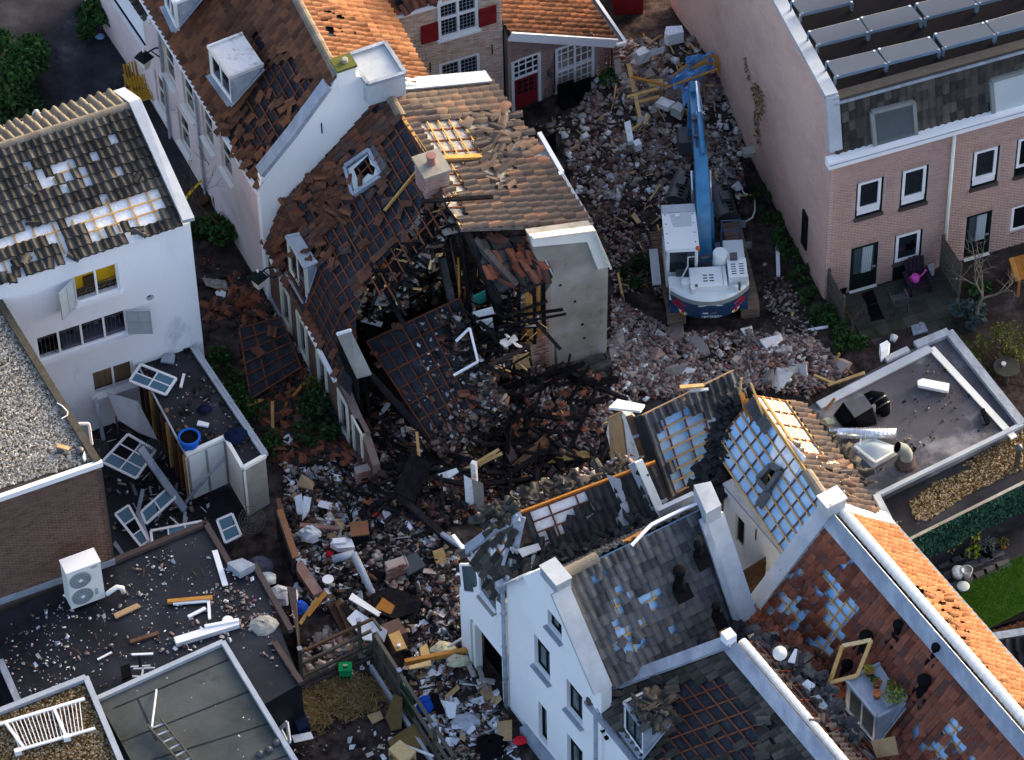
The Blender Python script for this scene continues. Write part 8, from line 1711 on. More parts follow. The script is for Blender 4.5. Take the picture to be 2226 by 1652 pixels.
def bits():
 p=G(413,968,2.38);t=thing('rubbish_bin','round bin with a bright blue bag on the annex roof edge','bin',p);part(t,'bag','rubber_blue',MB().lathe(p,[(.26,0),(.30,.2),(.34,.36),(.36,.42),(.30,.46),(.28,.40)],18,ZV,False),True);part(t,'inside','black',MB().lathe(p+ZV*.3,[(.29,0),(.29,.06)],16))
 def lump(name,lab,cat,m,u,v,z,r,h,sd):
  p=G(u,v,z);rr=random.Random(sd);rows=[]
  for i in range(5):
   a=i/4;rows.append([p+Vector((math.cos(k*math.pi/5)*r*math.cos(a*1.5)*rr.uniform(.75,1.2),math.sin(k*math.pi/5)*r*.8*math.cos(a*1.5)*rr.uniform(.75,1.2),h*math.sin(a*1.5)*rr.uniform(.8,1.1)))for k in range(10)])
  for w in rows:w.append(w[0])
  solo(MB().grid(rows),name,m,lab,cat,None,cat in('cloth','jacket','bag','ball'))
 for a in(('jacket','dark navy jacket by the zinc edge of the annex roof','jacket','navy_cloth',516,948,2.4,.42,.22,1),('jacket','small navy cloth in the middle of the annex roof','cloth','navy_cloth',445,890,2.4,.22,.12,2),('cloth','grey blanket heap beside the garden wall','cloth','grey_cloth',565,1235,.5,.45,.4,3),('cloth','pale green cloth at the brown roof edge','cloth','frost',578,1260,.8,.35,.2,4),('cloth','blue cloth under the black sheet at the bottom','cloth','blue_cloth',930,1535,.2,.4,.3,5),('cloth','blue cloth among the rubble by the brown roof edge','cloth','blue_cloth',650,1322,.7,.3,.25,6),('plastic_sheet','white crumpled plastic sheet at the bottom centre','plastic','paper',1013,1575,.2,.5,.3,7),('stone','large pale boulder like plaster lump beside the garden wall','plaster','plaster_chunk',675,1165,.5,.38,.4,8),('plaster_lump','big white sagging plaster lump by the brown roof edge','plaster','plaster_chunk',614,1298,.9,.5,.35,9),('cloth','red cloth in the burnt debris','cloth','red_item',822,1122,.6,.16,.16,10),('red_box','red box among the white debris','box','red_item',716,1206,.5,.13,.2,11),('cloth','pink cloth lump beside the burnt plywood strip','cloth','pink_plastic',868,1152,.4,.2,.15,12),('orange_box','orange plastic piece beside the brick stump','scrap','orange_plastic',793,1040,.8,.14,.2,13),('insulation','yellow insulation lump on the rubble by the garage','insulation','insulation',962,1414,.4,.4,.2,14),('insulation','yellow insulation lump beside the long orange beam','insulation','insulation',993,1438,.4,.35,.2,15),('red_case','red plastic case at the foot of the gabled house','case','red_item',1130,1610,.2,.22,.12,16),('black_bag','black bin bag in the burnt debris by the yellow lath','bag','black',870,1120,.5,.4,.35,17),('black_bag','large black bag at the bottom beside the fence','bag','black',1065,1625,.1,.6,.35,18),('stone','grey concrete lump on the littered flat roof edge','concrete','plaster',572,1360,2.4,.45,.2,19),('ball','pale round ball behind the ridge of the white house','ball','foam',79,248,8.6,.13,.2,20),('white_bag','white bag on the dark square at the top','bag','paper',257,88,0,.25,.2,21),('blue_bag','blue bag beside the tall shrub at the top','bag','tarp_blue',218,81,0,.16,.15,22)):lump(*a)
 p=G(783,1172,.45);t=thing('cabinet','small red brown wooden cabinet standing in the debris','cabinet',p);part(t,'body','burnt',MB().box(p+ZV*.25,dirv(5)*.27,dirv(95)*.25,ZV*.25));part(t,'top','tile_orange_lit',MB().box(p+ZV*.52,dirv(5)*.28,dirv(95)*.27,ZV*.025))
 p=G(746,1196,.4);t=thing('appliance','white broken appliance housing left of the grey pipe','appliance',p);part(t,'housing','white_paint',MB().prism([G(*q,.6)for q in((718,1190),(728,1178),(765,1180),(772,1198),(735,1200))],ZV*.2));part(t,'tray','white_paint',MB().box(p+ZV*.45+dirv(5)*-.1,dirv(5)*.2,dirv(95)*.1,ZV*.06))
 t=thing('drainpipe','bent grey drainpipe lying in the white debris','drainpipe',G(780,1230,.5));part(t,'upper_pipe','zinc',MB().tube([G(722,1216,.9),G(770,1203,1.0)],.12,12),True);part(t,'lower_pipe','zinc',MB().tube([G(768,1203,1.0),G(788,1245,.8),G(815,1300,.4)],[.12,.12,.10],12),True)
 p=G(752,1478,.0);t=thing('crate','green plastic crate in the straw courtyard','crate',p);x,y=dirv(0),dirv(90);part(t,'body','green_plastic',MB().box(p+y*.12+ZV*.24,x*.185,y*.15,ZV*.24));part(t,'lid','green_plastic',MB().box(p+y*.12+ZV*.50,x*.20,y*.17,ZV*.025));part(t,'handle_slot','void',MB().box(p+y*.07+ZV*.527,x*.07,y*.02,ZV*.003));part(t,'white_mark','paper',MB().box(p+y*.17+ZV*.527,x*.07,y*.03,ZV*.003))
 for i in range(3):part(t,'dark_window','void',MB().box(p-y*.032+x*(-.11+.11*i)+ZV*.14,x*.035,y*.003,ZV*.07))
 p=G(866,1415,0);t=thing('cupboard','small cupboard with a yellow pine top behind the fence','cupboard',p);part(t,'body','brick_brown',MB().box(p+dirv(115)*.2+ZV*.45,dirv(25)*.28,dirv(115)*.3,ZV*.45));part(t,'top','wood_new',MB().prism([G(*q,1.0)for q in((844,1382),(868,1372),(885,1410),(861,1417))],ZV*.05));part(t,'cup','foam',MB().lathe(G(868,1405,1.05),[(.05,0),(.06,.08)],10))
 p=G(295,1470,2.4);t=thing('chair','overturned black chair with grey legs on the flat roof','chair',p);part(t,'seat','black',MB().prism([G(*q,2.6)for q in((262,1452),(282,1446),(287,1472),(266,1480))],ZV*.08));part(t,'backrest','black',MB().prism([G(*q,2.9)for q in((300,1428),(305,1426),(309,1450),(302,1452))],ZV*.05))
 for q in((284,1450,327,1447),(290,1454,337,1452),(287,1470,315,1472),(285,1480,300,1488),(312,1452,304,1485)):part(t,'leg','zinc',MB().beam(G(q[0],q[1],2.6),G(q[2],q[3],2.6),.05,.05))
 t=thing('plate','round white plate on the flat roof beside the white board','plate',G(495,1349,2.5));part(t,'disc','white_paint',MB().lathe(G(495,1349,2.5),[(.12,0),(.17,.02),(.16,.03)],18))
 t=thing('plate','round white plate in the white debris by the grey pipe','plate',G(713,1260,.8));part(t,'disc','white_paint',MB().lathe(G(713,1260,.8),[(.12,0),(.18,.02),(.17,.03)],18))
 t=thing('barrier_tape','yellow barrier tape stretched at the white house corner','tape',G(405,425,1));part(t,'strip','signal_yellow',MB().beam(G(396,440,1.2),G(422,408,1.2),.10,.01))
 t=thing('barrier_tape','yellow barrier tape hanging by the pink wall','tape',G(432,400,1));part(t,'strip','signal_yellow',MB().beam(G(423,408,1.2),G(441,390,1.4),.08,.01))
 t=thing('basket','round wicker plant basket in the alley','basket',G(440,440,0));part(t,'body','wood_brown',MB().lathe(G(440,440,0),[(.22,0),(.30,.3),(.26,.32),(.24,.2)],16),True)
 t=thing('column_fragment','standing fragment of a plastered post with broken top in the debris','post',G(1030,1115,.3))
 part(t,'left_board','foam',MB().prism([G(1008,1032,2.2),G(1022,1040,2.1),G(1030,1110,.6),G(1014,1118,.5)],Vector((.05,-.04,0))));part(t,'right_board','plaster',MB().prism([G(1024,1040,2.1),G(1047,1050,1.9),G(1050,1108,.7),G(1030,1112,.6)],Vector((.05,-.04,0))));part(t,'core','plaster_chunk',MB().beam(G(1035,1100,.4),G(1030,1005,2.6),.16,.14))
 for i,(u,v,z,l)in enumerate(((795,1030,.4,'brick wall stump with render standing at the end of the alley wall'),(862,1235,.3,'broken brick stump with white plaster beside the ribbed panel'))):
  p=G(u,v+20,z);t=thing('brick_stump',l,'wall fragment',p);part(t,'core','mortar_grey',MB().box(p+ZV*.35,dirv(20)*.30,dirv(110)*.16,ZV*.38));fr=[]
  wfq=WF(p-dirv(110)*.165,dirv(20))
  for j in range(11):
   for k in range(3):fr.append(frame(wfq.p(-.28+.2*k+.1*(j%2),z+.05+j*.068,0),wfq.X*.19,ZV*.055,wfq.N*.05))
  pieces(t,'brick',unit_brick('brick_red'),'brick_red',fr);part(t,'render','plaster_chunk',MB().prism([p+dirv(20)*.32-dirv(110)*.15,p+dirv(20)*.32+dirv(110)*.15,p+dirv(20)*.34+dirv(110)*.15+ZV*.7,p+dirv(20)*.34-dirv(110)*.15+ZV*.66],dirv(20)*.03))
 t=thing('garden_wall','thin leaning brick garden wall with an orange brown top right of the annex','wall',G(625,1165,0));a,c=G(608,1108,1.5),G(643,1213,1.3)
 MB().prism([a,c,Vector((c.x,c.y,0)),Vector((a.x,a.y,0))],Vector((-.14,-.05,0))).build('wall','burnt_ash',t);part(t,'coping','tile_orange_lit',MB().beam(a,c,.2,.08));part(t,'end_block','brick_red',MB().beam(G(648,1230,.6),G(692,1295,.5),.32,.3));part(t,'panel','wood_brown',MB().prism([G(600,1085,1.8),G(607,1083,1.8),G(624,1160,.9),G(617,1165,.9)],Vector((.03,.02,0))))
 bare('burnt_shrub','burnt black shrub beside the red brown cabinet','shrub',770,1145,2.4,.35,11,'burnt',.2,.07)
 f=thing('wooden_railing','green wooden railing with three rails around the rubble pit','railing',G(700,1450,0))
 P0,P1,P2=G(658,1486,.1),G(785,1424,.1),G(815,1412,.1);hs=(1.55,1.0,.35)
 for p in(P0,P1):part(f,'post','wood_grey',MB().beam(p,p+ZV*1.75,.12,.12));part(f,'post_cap','lead',MB().box(p+ZV*1.77,dirv(20)*.07,dirv(110)*.07,ZV*.02))
 for h in hs:part(f,'rail','wood_brown'if h==1.55 else 'wood_grey',MB().beam(P0+ZV*h,P2+ZV*h,.07,.10));part(f,'rail','wood_grey',MB().beam(P2+ZV*h,P2+ZV*h+dirv(-60)*.5,.07,.10))
 part(f,'base_board','wood_grey',MB().beam(G(575,1522,.15),P2+ZV*.1,.16,.2));part(f,'base_board','brown_trim',MB().beam(G(580,1530,.1),G(815,1425,.1),.10,.1))
 f=thing('board_fence','mossy board fence with grey base running down to the bottom edge','fence',G(860,1470,0));A,B=G(818,1452,0),G(990,1720,0);d=(B-A).normalized();L=(B-A).length
 n=8
 for i in range(n):p=A+d*(.1+i*.2);part(f,'board','wood_grey',MB().box(p+ZV*.95,d*.09,Vector((d.y,-d.x,0))*.015,ZV*.75))
 part(f,'board_panel','dark_leaf',MB().box(A+d*2.05+ZV*.8,d*.42,Vector((d.y,-d.x,0))*.02,ZV*.6))
 for q in(0,1.65,3.9,5.4):part(f,'post','wood_grey',MB().beam(A+d*q,A+d*q+ZV*1.85,.12,.12));part(f,'post_cap','lead',MB().box(A+d*q+ZV*1.87,d*.07,Vector((d.y,-d.x,0))*.07,ZV*.02))
 for h in(1.75,1.05,.4):part(f,'rail','wood_grey',MB().beam(A+ZV*h,B+ZV*h,.10,.08))
 part(f,'base','zinc',MB().beam(A+ZV*.15-Vector((.15,.1,0)),B+ZV*.15-Vector((.15,.1,0)),.10,.3))
 def tarp(lab,s,z,sd):
  t=px(s);r=random.Random(sd);rows=[]
  TL,TR,BR,BL=[G(*p,z)for p in t]
  for i in range(9):
   rows.append([quad_at((TL,TR,BR,BL),j/9+r.uniform(-.04,.04),i/8+r.uniform(-.04,.04))+ZV*r.uniform(-.12,.22)for j in range(10)])
  solo(MB().grid(rows),'tarpaulin','tarp_blue',lab,'tarpaulin')
 tarp('blue tarpaulin spread over the rubble heap behind the boom',"1452,168 1538,126 1556,150 1462,196",1.75,1);tarp('blue tarpaulin sheet with laths on top of the heap',"1490,128 1552,116 1552,134 1492,142",1.9,2);tarp('blue tarpaulin scrap hanging at the tip of the boom',"1478,190 1520,184 1512,222 1486,238",1.7,3)
 s=thing('site_fence','dark panel fence leaning along the brick side wall','fence',G(1625,360,0));part(s,'panel','black',MB().prism([G(1614,345,0),G(1632,440,0),G(1632,440,1.6),G(1614,345,1.6)],Vector((-.04,0,0))));part(s,'top_block','plaster',MB().box(G(1628,330,1.7),dirv(10)*.2,dirv(100)*.15,ZV*.1))
 p=G(1328,200,0);t=thing('planter','wooden planter with green plants beside the lean-to window','planter',p);part(t,'trough','black',MB().box(p+ZV*.25,dirv(25)*.35,dirv(115)*.22,ZV*.25));plant(t,p+ZV*.5,.4,.45,'green_leaf',220,.06,3)
 for i,(u,v,l)in enumerate(((1238,240,'dark garden seat under the paned window'),(1275,235,'dark overturned table beside the dark garden seat'))):p=G(u,v,0);t=thing('garden_bench',l,'bench',p);part(t,'seat','black',MB().box(p+ZV*.4,dirv(25)*.35,dirv(115)*.25,ZV*.05));part(t,'backrest','black',MB().box(p+dirv(115)*.28+ZV*.75,dirv(25)*.3,dirv(115)*.03,ZV*.35));part(t,'base','black',MB().box(p+ZV*.2,dirv(25)*.25,dirv(115)*.2,ZV*.18))
 t=thing('fallen_roof_panel','dark felted roof panel with rusty battens lying in the alley','roof panel',G(570,770,0));roof(t,[G(520,715,.9),G(612,690,1.0),G(655,800,.5),G(545,868,.35)],'tile_old',(.3,.4),[(px("480,640 700,640 700,900 480,900"),.93)],[(px("480,640 700,640 700,900 480,900"),1)],uname='felted_board',seed=44)
 c=thing('satellite_dish','round white dish on a pole in the tile filled valley','dish',G(1697,1425,6));part(c,'dish','cream',MB().lathe(G(*Z(16,108,735),7.9),[(.02,0),(.16,.03),(.21,.07)],18,Vector((-.3,-.5,.8)).normalized()),True);part(c,'pole','zinc',MB().tube([G(*Z(16,108,850),7.1),G(*Z(16,108,740),7.9)],.025,6))
 for i,(x,y)in enumerate(((725,1540),(800,1575))):p=G(*Z(16,x,y),5.3);t=thing('flower_pot',('green rimmed pot at the foot of the dormer, left','green rimmed pot at the foot of the dormer, right')[i],'flower pot',p);part(t,'pot','dark_leaf',MB().lathe(p,[(.15,0),(.19,.25),(.165,.26),(.15,.1)],16),True)
bits()
p0,p1,p2=G(1000,648,4.25),G(1096,890,2.65),G(957,984,1.4);q=(p1-p0).cross(p2-p0).normalized();SL=(p0,q if q.z>0 else-q)
# ------ loose rubble
from mathutils import noise as nz_
REG={}
def chunk(kind,m,k):
 key=(kind,m,k)
 if key in REG:return REG[key]
 r=random.Random(hash((kind,k))%999 if False else k*13+len(kind));me=bpy.data.meshes.new(kind)
 if kind=='loose_tile':me=tile_mesh(.23,.34,m,.03,kind)
 else:
  sx,sy,sz,j={'brick_piece':(1,.5,.3,.10),'plaster_piece':(1,.75,.35,.38),'board_piece':(1,.45,.05,.25),'wood_piece':(1,.06,.035,.03),'paper_scrap':(1,.7,.03,.35),'metal_scrap':(1,.25,.08,.2)}[kind]
  P=[(x*sx*(1+r.uniform(-j,j)),y*sy*(1+r.uniform(-j,j)),z*sz*(1+r.uniform(-j,j)))for z in(-.5,.5)for y in(-.5,.5)for x in(-.5,.5)]
  if kind=='paper_scrap':P=[(x,y,z+r.uniform(-.12,.12))for x,y,z in P]
  me.from_pydata(P,[],[(0,2,3,1),(4,5,7,6),(0,1,5,4),(2,6,7,3),(0,4,6,2),(1,3,7,5)]);me.materials.append(M[m])
 REG[key]=me;return me
POOL={}
def scatter(zone,poly,n,kind,m,s0,s1,z=None,tilt=.35,up=0.05,sd=0):
 if kind in('brick_piece','plaster_piece'):s0,s1=s0*.75,s0*.75+(s1-s0)*.62;n=int(n*(.8 if m=='rubble_white'else 1.7))
 if kind in('paper_scrap','board_piece'):s1=s0+(s1-s0)*.7;n=int(n*.55)
 r=random.Random(len(zone)*7+n+sd);us=[p[0]for p in poly];vs=[p[1]for p in poly];c=0;tries=0
 while c<n and tries<n*30:
  tries+=1;u,v=r.uniform(min(us),max(us)),r.uniform(min(vs),max(vs))
  if not inpoly((u,v),poly):continue
  if z is None and kind!='wood_piece':
   g=G(u,v,0);d=.62+1.5*nz_.noise(Vector((g.x*.75,g.y*.75,len(m)*1.7)))+.5*nz_.noise(Vector((g.x*2.3,g.y*2.3,3.1)))
   if r.random()>d:continue
  elif not callable(z)and z is not None and r.random()>.5+1.6*nz_.noise(Vector((u*.013,v*.016,len(m)*1.3))):continue
  c+=1
  if z is None:p=gz(u,v)
  elif callable(z):p=z(u,v)
  else:p=G(u,v,z)
  if z is None or callable(z):p=p+ZV*r.uniform(0,up)
  s=s0+(s1-s0)*r.random()**2.2;k=1.0 if kind=='loose_tile'else s
  R=Matrix.Rotation(r.uniform(0,6.3),3,'Z')@Matrix.Rotation(r.gauss(0,tilt),3,'X')@Matrix.Rotation(r.gauss(0,tilt),3,'Y')
  me=chunk(kind,m,r.randrange(6));p=p+ZV*.02
  POOL.setdefault(kind,[]).append((s*(1.5 if kind=='loose_tile'else 1),zone,me,m,frame(p,R@Vector((k,0,0)),R@Vector((0,k,0)),R@Vector((0,0,k)))))
A3=px("1210,440 1440,440 1440,640 1340,640 1290,470")
A1=px("1150,270 1240,250 1350,100 1590,95 1610,200 1620,420 1600,500 1560,480 1440,440 1250,430 1220,300")
A2=px("1345,90 1590,85 1590,180 1500,260 1350,220");B1_=px("1330,650 1420,700 1480,730 1650,725 1760,740 1850,810 1760,870 1600,845 1400,880 1330,870");B2_=px("1660,560 1740,640 1790,760 1700,760 1660,660")
C1=px("790,850 960,990 1100,900 1180,800 1330,830 1330,1000 1180,1080 1020,1140 900,1140 800,1100 780,1000");C2_=px("800,560 960,520 1010,640 900,680 790,720 770,680");D1=px("620,1020 780,1010 800,1100 1000,1180 1000,1300 1010,1420 900,1430 840,1370 700,1330 650,1300 610,1110")
E1_=px("440,560 560,610 640,760 770,1010 600,1020 580,930 520,700 450,690");F1=px("880,1430 1020,1420 1100,1560 1130,1652 960,1660 900,1520");G1=px("215,900 330,880 420,960 470,1100 460,1140 260,1220 225,1040");H1_=px("10,1360 250,1240 440,1160 500,1240 550,1250 640,1470 480,1390 200,1500 60,1590 10,1440");K1=px("300,795 405,750 570,990 530,1010 490,945 405,975");L1_=px("660,1500 800,1440 850,1520 920,1650 640,1650 620,1560")
JP=px("655,1400 780,1345 800,1420 660,1480")
HNG=px("795,650 840,545 905,470 960,420 985,470 930,530 870,600 850,660")
def onH3(u,v):return onplane(u,v,H3P[0],H3N)+H3N*.1
ZN='in the lane behind the excavator';ZT='on the heap at the top of the lane';ZB='in the grey rubble field below the excavator';ZC='in the burnt debris below the fallen roof slab';ZI='on the burnt floor of the open house';ZD='in the white debris left of the torn house';ZE='in the alley beside the collapsed house';ZF='at the foot of the white gabled house';ZG='in the dark yard of the white house';ZH='on the littered black flat roof';ZK='on the annex roof';ZL='in the straw courtyard';ZJ='in the pit behind the wooden railing'
S=scatter
S(ZN,A1,1700,'brick_piece','rubble',.06,.34);S(ZN,A1,500,'plaster_piece','rubble',.08,.5);S(ZN,A1,260,'plaster_piece','rubble_white',.06,.42);S(ZN,A1,90,'wood_piece','wood_new',.3,1.2);S(ZN,A1,60,'board_piece','board_tan',.15,.6,sd=2);S(ZN,A1,130,'plaster_piece','plaster_chunk',.08,.5,sd=3);S(ZN,A1,80,'board_piece','rubble_white',.15,.5);S(ZN,A1,90,'paper_scrap','paper',.08,.35);S(ZN,A1,60,'wood_piece','wood_brown',.3,1.3)
S(ZN,A3,420,'brick_piece','rubble',.05,.26);S(ZN,A3,60,'plaster_piece','rubble_white',.05,.3,sd=9);S(ZN,A3,160,'plaster_piece','rubble_dark',.06,.4,sd=9);S(ZN,A3,16,'wood_piece','wood_new',.3,1)
S(ZT,A2,500,'plaster_piece','rubble',.1,.6);S(ZT,A2,60,'wood_piece','wood_new',.4,1.5);S(ZT,A2,70,'board_piece','board_tan',.2,.8);S(ZT,A2,90,'plaster_piece','rubble_white',.1,.5);S(ZT,A2,60,'wood_piece','wood_orange',.4,1.5)
S(ZB,B1_,2600,'brick_piece','rubble',.06,.38,up=.16);S(ZB,B1_,30,'plaster_piece','rubble',.3,1.1,up=.1,sd=7);S(ZB,B1_,24,'plaster_piece','plaster_chunk',.25,.9,up=.1,sd=7);S(ZB,B1_,1000,'plaster_piece','rubble',.06,.36,up=.15);S(ZB,B1_,420,'plaster_piece','rubble_white',.05,.36,up=.15);S(ZB,B1_,500,'brick_piece','brick_red',.08,.3,up=.16,sd=4);S(ZB,B1_,70,'wood_piece','wood_brown',.2,.9);S(ZB,B1_,40,'wood_piece','wood_new',.2,.7);S(ZB,B2_,160,'brick_piece','rubble',.06,.3)
S(ZC,C1,2400,'brick_piece','rubble_dark',.06,.36,up=.2);S(ZC,C1,900,'plaster_piece','rubble_dark',.08,.5,up=.2);S(ZC,C1,320,'plaster_piece','rubble_white',.05,.32,up=.2);S(ZC,C1,260,'wood_piece','burnt',.5,2.6,up=.4,tilt=.3);S(ZC,C1,120,'board_piece','burnt',.4,1.3,up=.3,sd=8);S(ZD,D1,110,'board_piece','burnt',.3,1.1,up=.2,sd=8);S(ZD,D1,60,'board_piece','board_tan',.2,.7,up=.2,sd=8);S(ZC,px("790,850 960,990 1020,1140 900,1140 800,1100"),130,'board_piece','rubble_white',.12,.5,up=.3,sd=6);S(ZC,C1,70,'wood_piece','wood_brown',.3,1.4,up=.25);S(ZC,C1,260,'loose_tile','rubble_tile',.3,.34,up=.2);S(ZC,C1,90,'board_piece','rubble_white',.15,.55,up=.2);S(ZC,C1,40,'wood_piece','wood_new',.2,.9,up=.25)
S(ZC,px("1110,780 1200,820 1330,830 1330,960 1190,980"),1500,'brick_piece','rubble',.06,.3,up=.25,sd=3);S(ZC,px("1090,800 1200,830 1330,860 1330,990 1140,1000"),500,'plaster_piece','rubble',.06,.45,up=.2,sd=4)
FLz=lambda u,v:G(u,v,2.8)
SLB=lambda u,v:onplane(u,v,SL[0],SL[1]);SLP=px("800,745 1000,655 1095,890 957,980");ZS='on the fallen roof slab'
S(ZS,SLP,150,'plaster_piece','rubble_white',.04,.3,SLB);S(ZS,SLP,120,'plaster_piece','rubble_dark',.05,.35,SLB);S(ZS,px("985,690 1100,880 1060,900 1000,800"),260,'plaster_piece','rubble_dark',.08,.5,SLB,.4,.3,3);S(ZS,px("985,690 1100,880 1060,900 1000,800"),60,'plaster_piece','plaster_chunk',.06,.4,SLB,.4,.3,4);S(ZS,px("930,950 1090,870 1105,900 960,1000"),200,'plaster_piece','rubble_dark',.08,.45,SLB,.4,.2,5);S(ZS,px("960,720 1060,690 1100,800 1010,830"),40,'wood_piece','burnt',.5,1.8,SLB,.4,.4);S(ZS,SLP,16,'loose_tile','tile_red',.3,.34,SLB,.15);S(ZS,SLP,24,'board_piece','rubble_white',.1,.4,SLB)
DN=lambda u,v:onplane(u,v,H3P[0],H3N)-H3N*.55
S(ZI,HNG,260,'plaster_piece','rubble_dark',.1,.6,DN,.5,.3,1);S(ZI,HNG,70,'board_piece','straw_board',.2,.9,DN,.4,.4,2);S(ZI,HNG,40,'board_piece','burnt',.3,1.2,DN,.4,.4,3);S(ZI,HNG,60,'wood_piece','burnt',.6,2.2,DN,.3,.6,4);S(ZI,HNG,26,'wood_piece','wood_new',.4,1.3,DN,.3,.6,5)
S(ZI,C2_,60,'board_piece','straw_board',.2,.8,FLz,.5,.9,7);S(ZI,C2_,60,'plaster_piece','insulation',.1,.5,FLz,.5,.9,7);S(ZI,px("985,470 1060,500 1130,620 1190,690 1190,760 1100,840 1040,780 1000,650"),70,'wood_piece','burnt',.8,2.6,lambda u,v:G(u,v,3.2),.7,1.2,11);S(ZI,px("1010,640 1130,620 1190,690 1190,760 1100,840 1040,780"),60,'board_piece','rubble_white',.2,.9,lambda u,v:G(u,v,2.8),.5,1.2,12);S(ZI,px("1010,640 1130,620 1190,690 1190,760 1100,840 1040,780"),30,'wood_piece','wood_new',.3,1.2,lambda u,v:G(u,v,3),.6,1.2,13)
S(ZI,C2_,420,'plaster_piece','rubble_dark',.08,.5,FLz,up=.5);S(ZI,C2_,130,'board_piece','rubble_white',.12,.6,FLz,up=.7);S(ZI,C2_,80,'wood_piece','burnt',.5,1.8,FLz,.6,.9);S(ZI,C2_,45,'wood_piece','wood_brown',.4,1.5,FLz,.6,.9);S(ZI,C2_,70,'paper_scrap','paper',.08,.3,FLz,up=.5);S(ZI,px("1000,640 1120,640 1190,740 1110,800 1080,840 1040,760"),260,'plaster_piece','rubble_white',.1,.5,lambda u,v:G(u,v,1.8),.5,.9);S(ZI,px("1000,640 1120,640 1190,740 1110,800 1080,840 1040,760"),300,'plaster_piece','rubble_dark',.1,.5,lambda u,v:G(u,v,1.6),.5,.8,2);S(ZI,px("1000,640 1120,640 1190,740 1110,800 1080,840 1040,760"),60,'wood_piece','burnt',.5,2,lambda u,v:G(u,v,2),.6,1,2)
S(ZD,D1,1500,'brick_piece','rubble_dark',.06,.34,up=.15);S(ZD,D1,1000,'plaster_piece','rubble_white',.05,.36,up=.15);S(ZD,D1,1300,'plaster_piece','rubble_dark',.05,.40,up=.15,sd=5);S(ZD,D1,420,'paper_scrap','paper',.08,.42,up=.15);S(ZD,D1,150,'board_piece','rubble_white',.15,.7,up=.2);S(ZD,D1,90,'wood_piece','burnt',.4,1.5,up=.2);S(ZD,D1,90,'wood_piece','wood_brown',.3,1.2,up=.2);S(ZD,D1,60,'metal_scrap','scrap',.2,.8,up=.2);S(ZD,D1,500,'plaster_piece','rubble',.06,.4,up=.15)
S(ZE,E1_,420,'loose_tile','rubble_tile',.3,.34,up=.08,tilt=.25);S(ZE,E1_,900,'brick_piece','rubble_tile',.05,.26);S(ZE,E1_,60,'plaster_piece','rubble_white',.04,.25)
S(ZE,px("520,700 560,610 640,760 770,1010 700,1010 600,900"),800,'brick_piece','rubble_dark',.06,.3,sd=2)
S(ZF,F1,700,'plaster_piece','rubble_dark',.06,.35);S(ZF,F1,330,'paper_scrap','paper',.1,.5,up=.1);S(ZF,F1,110,'board_piece','rubble_white',.2,.7,up=.1);S(ZF,F1,60,'board_piece','board_tan',.2,.7,up=.1);S(ZF,F1,500,'brick_piece','rubble',.06,.26);S(ZF,F1,60,'metal_scrap','scrap',.2,.8)
S(ZG,G1,90,'paper_scrap','paper',.04,.2,.05);S(ZG,G1,160,'plaster_piece','rubble_dark',.05,.3,.05);S(ZG,G1,25,'wood_piece','white_paint',.2,.8,.1);S(ZG,G1,40,'metal_scrap','scrap',.1,.5,.05)
S(ZH,H1_,420,'paper_scrap','paper',.03,.2,2.42);S(ZH,H1_,420,'plaster_piece','rubble_white',.02,.10,2.41,sd=1);S(ZH,H1_,90,'brick_piece','rubble',.05,.24,2.43);S(ZH,H1_,40,'wood_piece','wood_brown',.1,.5,2.43);S(ZH,px("420,1240 640,1330 640,1450 500,1400 440,1330"),110,'plaster_piece','rubble',.03,.2,2.42)
S(ZK,K1,60,'plaster_piece','rubble_white',.03,.12,2.38);S(ZK,K1,50,'plaster_piece','rubble_dark',.06,.32,2.38)
S(ZL,L1_,110,'paper_scrap','paper',.05,.28);S(ZL,L1_,160,'plaster_piece','rubble_dark',.03,.14);S(ZJ,JP,240,'plaster_piece','rubble',.12,.55,up=.2);S(ZJ,JP,120,'brick_piece','rubble_dark',.08,.3,up=.2)
def lay(a,b,c,d):return lambda u,v:None
def plz(p,n,l=.1):return lambda u,v:onplane(u,v,p,n)+n*l
V1,V2=G(1600,880,6.8),G(1530,1090,5.2)
def vz(u,v):
 t=min(1,max(0,(v-870)/220));return G(u,v,7.4-1.9*t)
ZV1='heaped in the valley of the blue foil roof';S(ZV1,px("1575,880 1618,860 1625,940 1600,1020 1590,1075 1530,1085 1515,1060 1545,1000 1560,930"),330,'loose_tile','tile_black',.3,.34,vz,.4,.3)
S('on the torn roof behind the gabled house',px("1120,1200 1300,1180 1430,1120 1440,1160 1300,1220 1180,1270 1110,1260"),170,'loose_tile','tile_black',.3,.34,lambda u,v:G(u,v,6.2),.4,.2);S('on the broken ridge of the torn roof',px("1040,1130 1180,1060 1380,1000 1390,1030 1200,1080 1060,1150"),150,'loose_tile','tile_dark',.3,.34,lambda u,v:G(u,v,6.9),.4,.15);S('on the broken ridge of the torn roof',px("1040,1120 1180,1050 1380,990 1390,1030 1200,1080 1060,1150"),130,'plaster_piece','rubble',.08,.35,lambda u,v:G(u,v,6.9),.4,.15)
S('in the gutter below the grey tiled roof',px("1305,1490 1400,1440 1600,1370 1590,1400 1400,1470 1310,1510"),120,'loose_tile','tile_black',.3,.34,lambda u,v:G(u,v,5.8),.4,.2);S('in the gutter below the grey tiled roof',px("1310,1490 1580,1390 1585,1405 1320,1505"),70,'plaster_piece','rubble',.08,.3,lambda u,v:G(u,v,5.85),.4,.1)
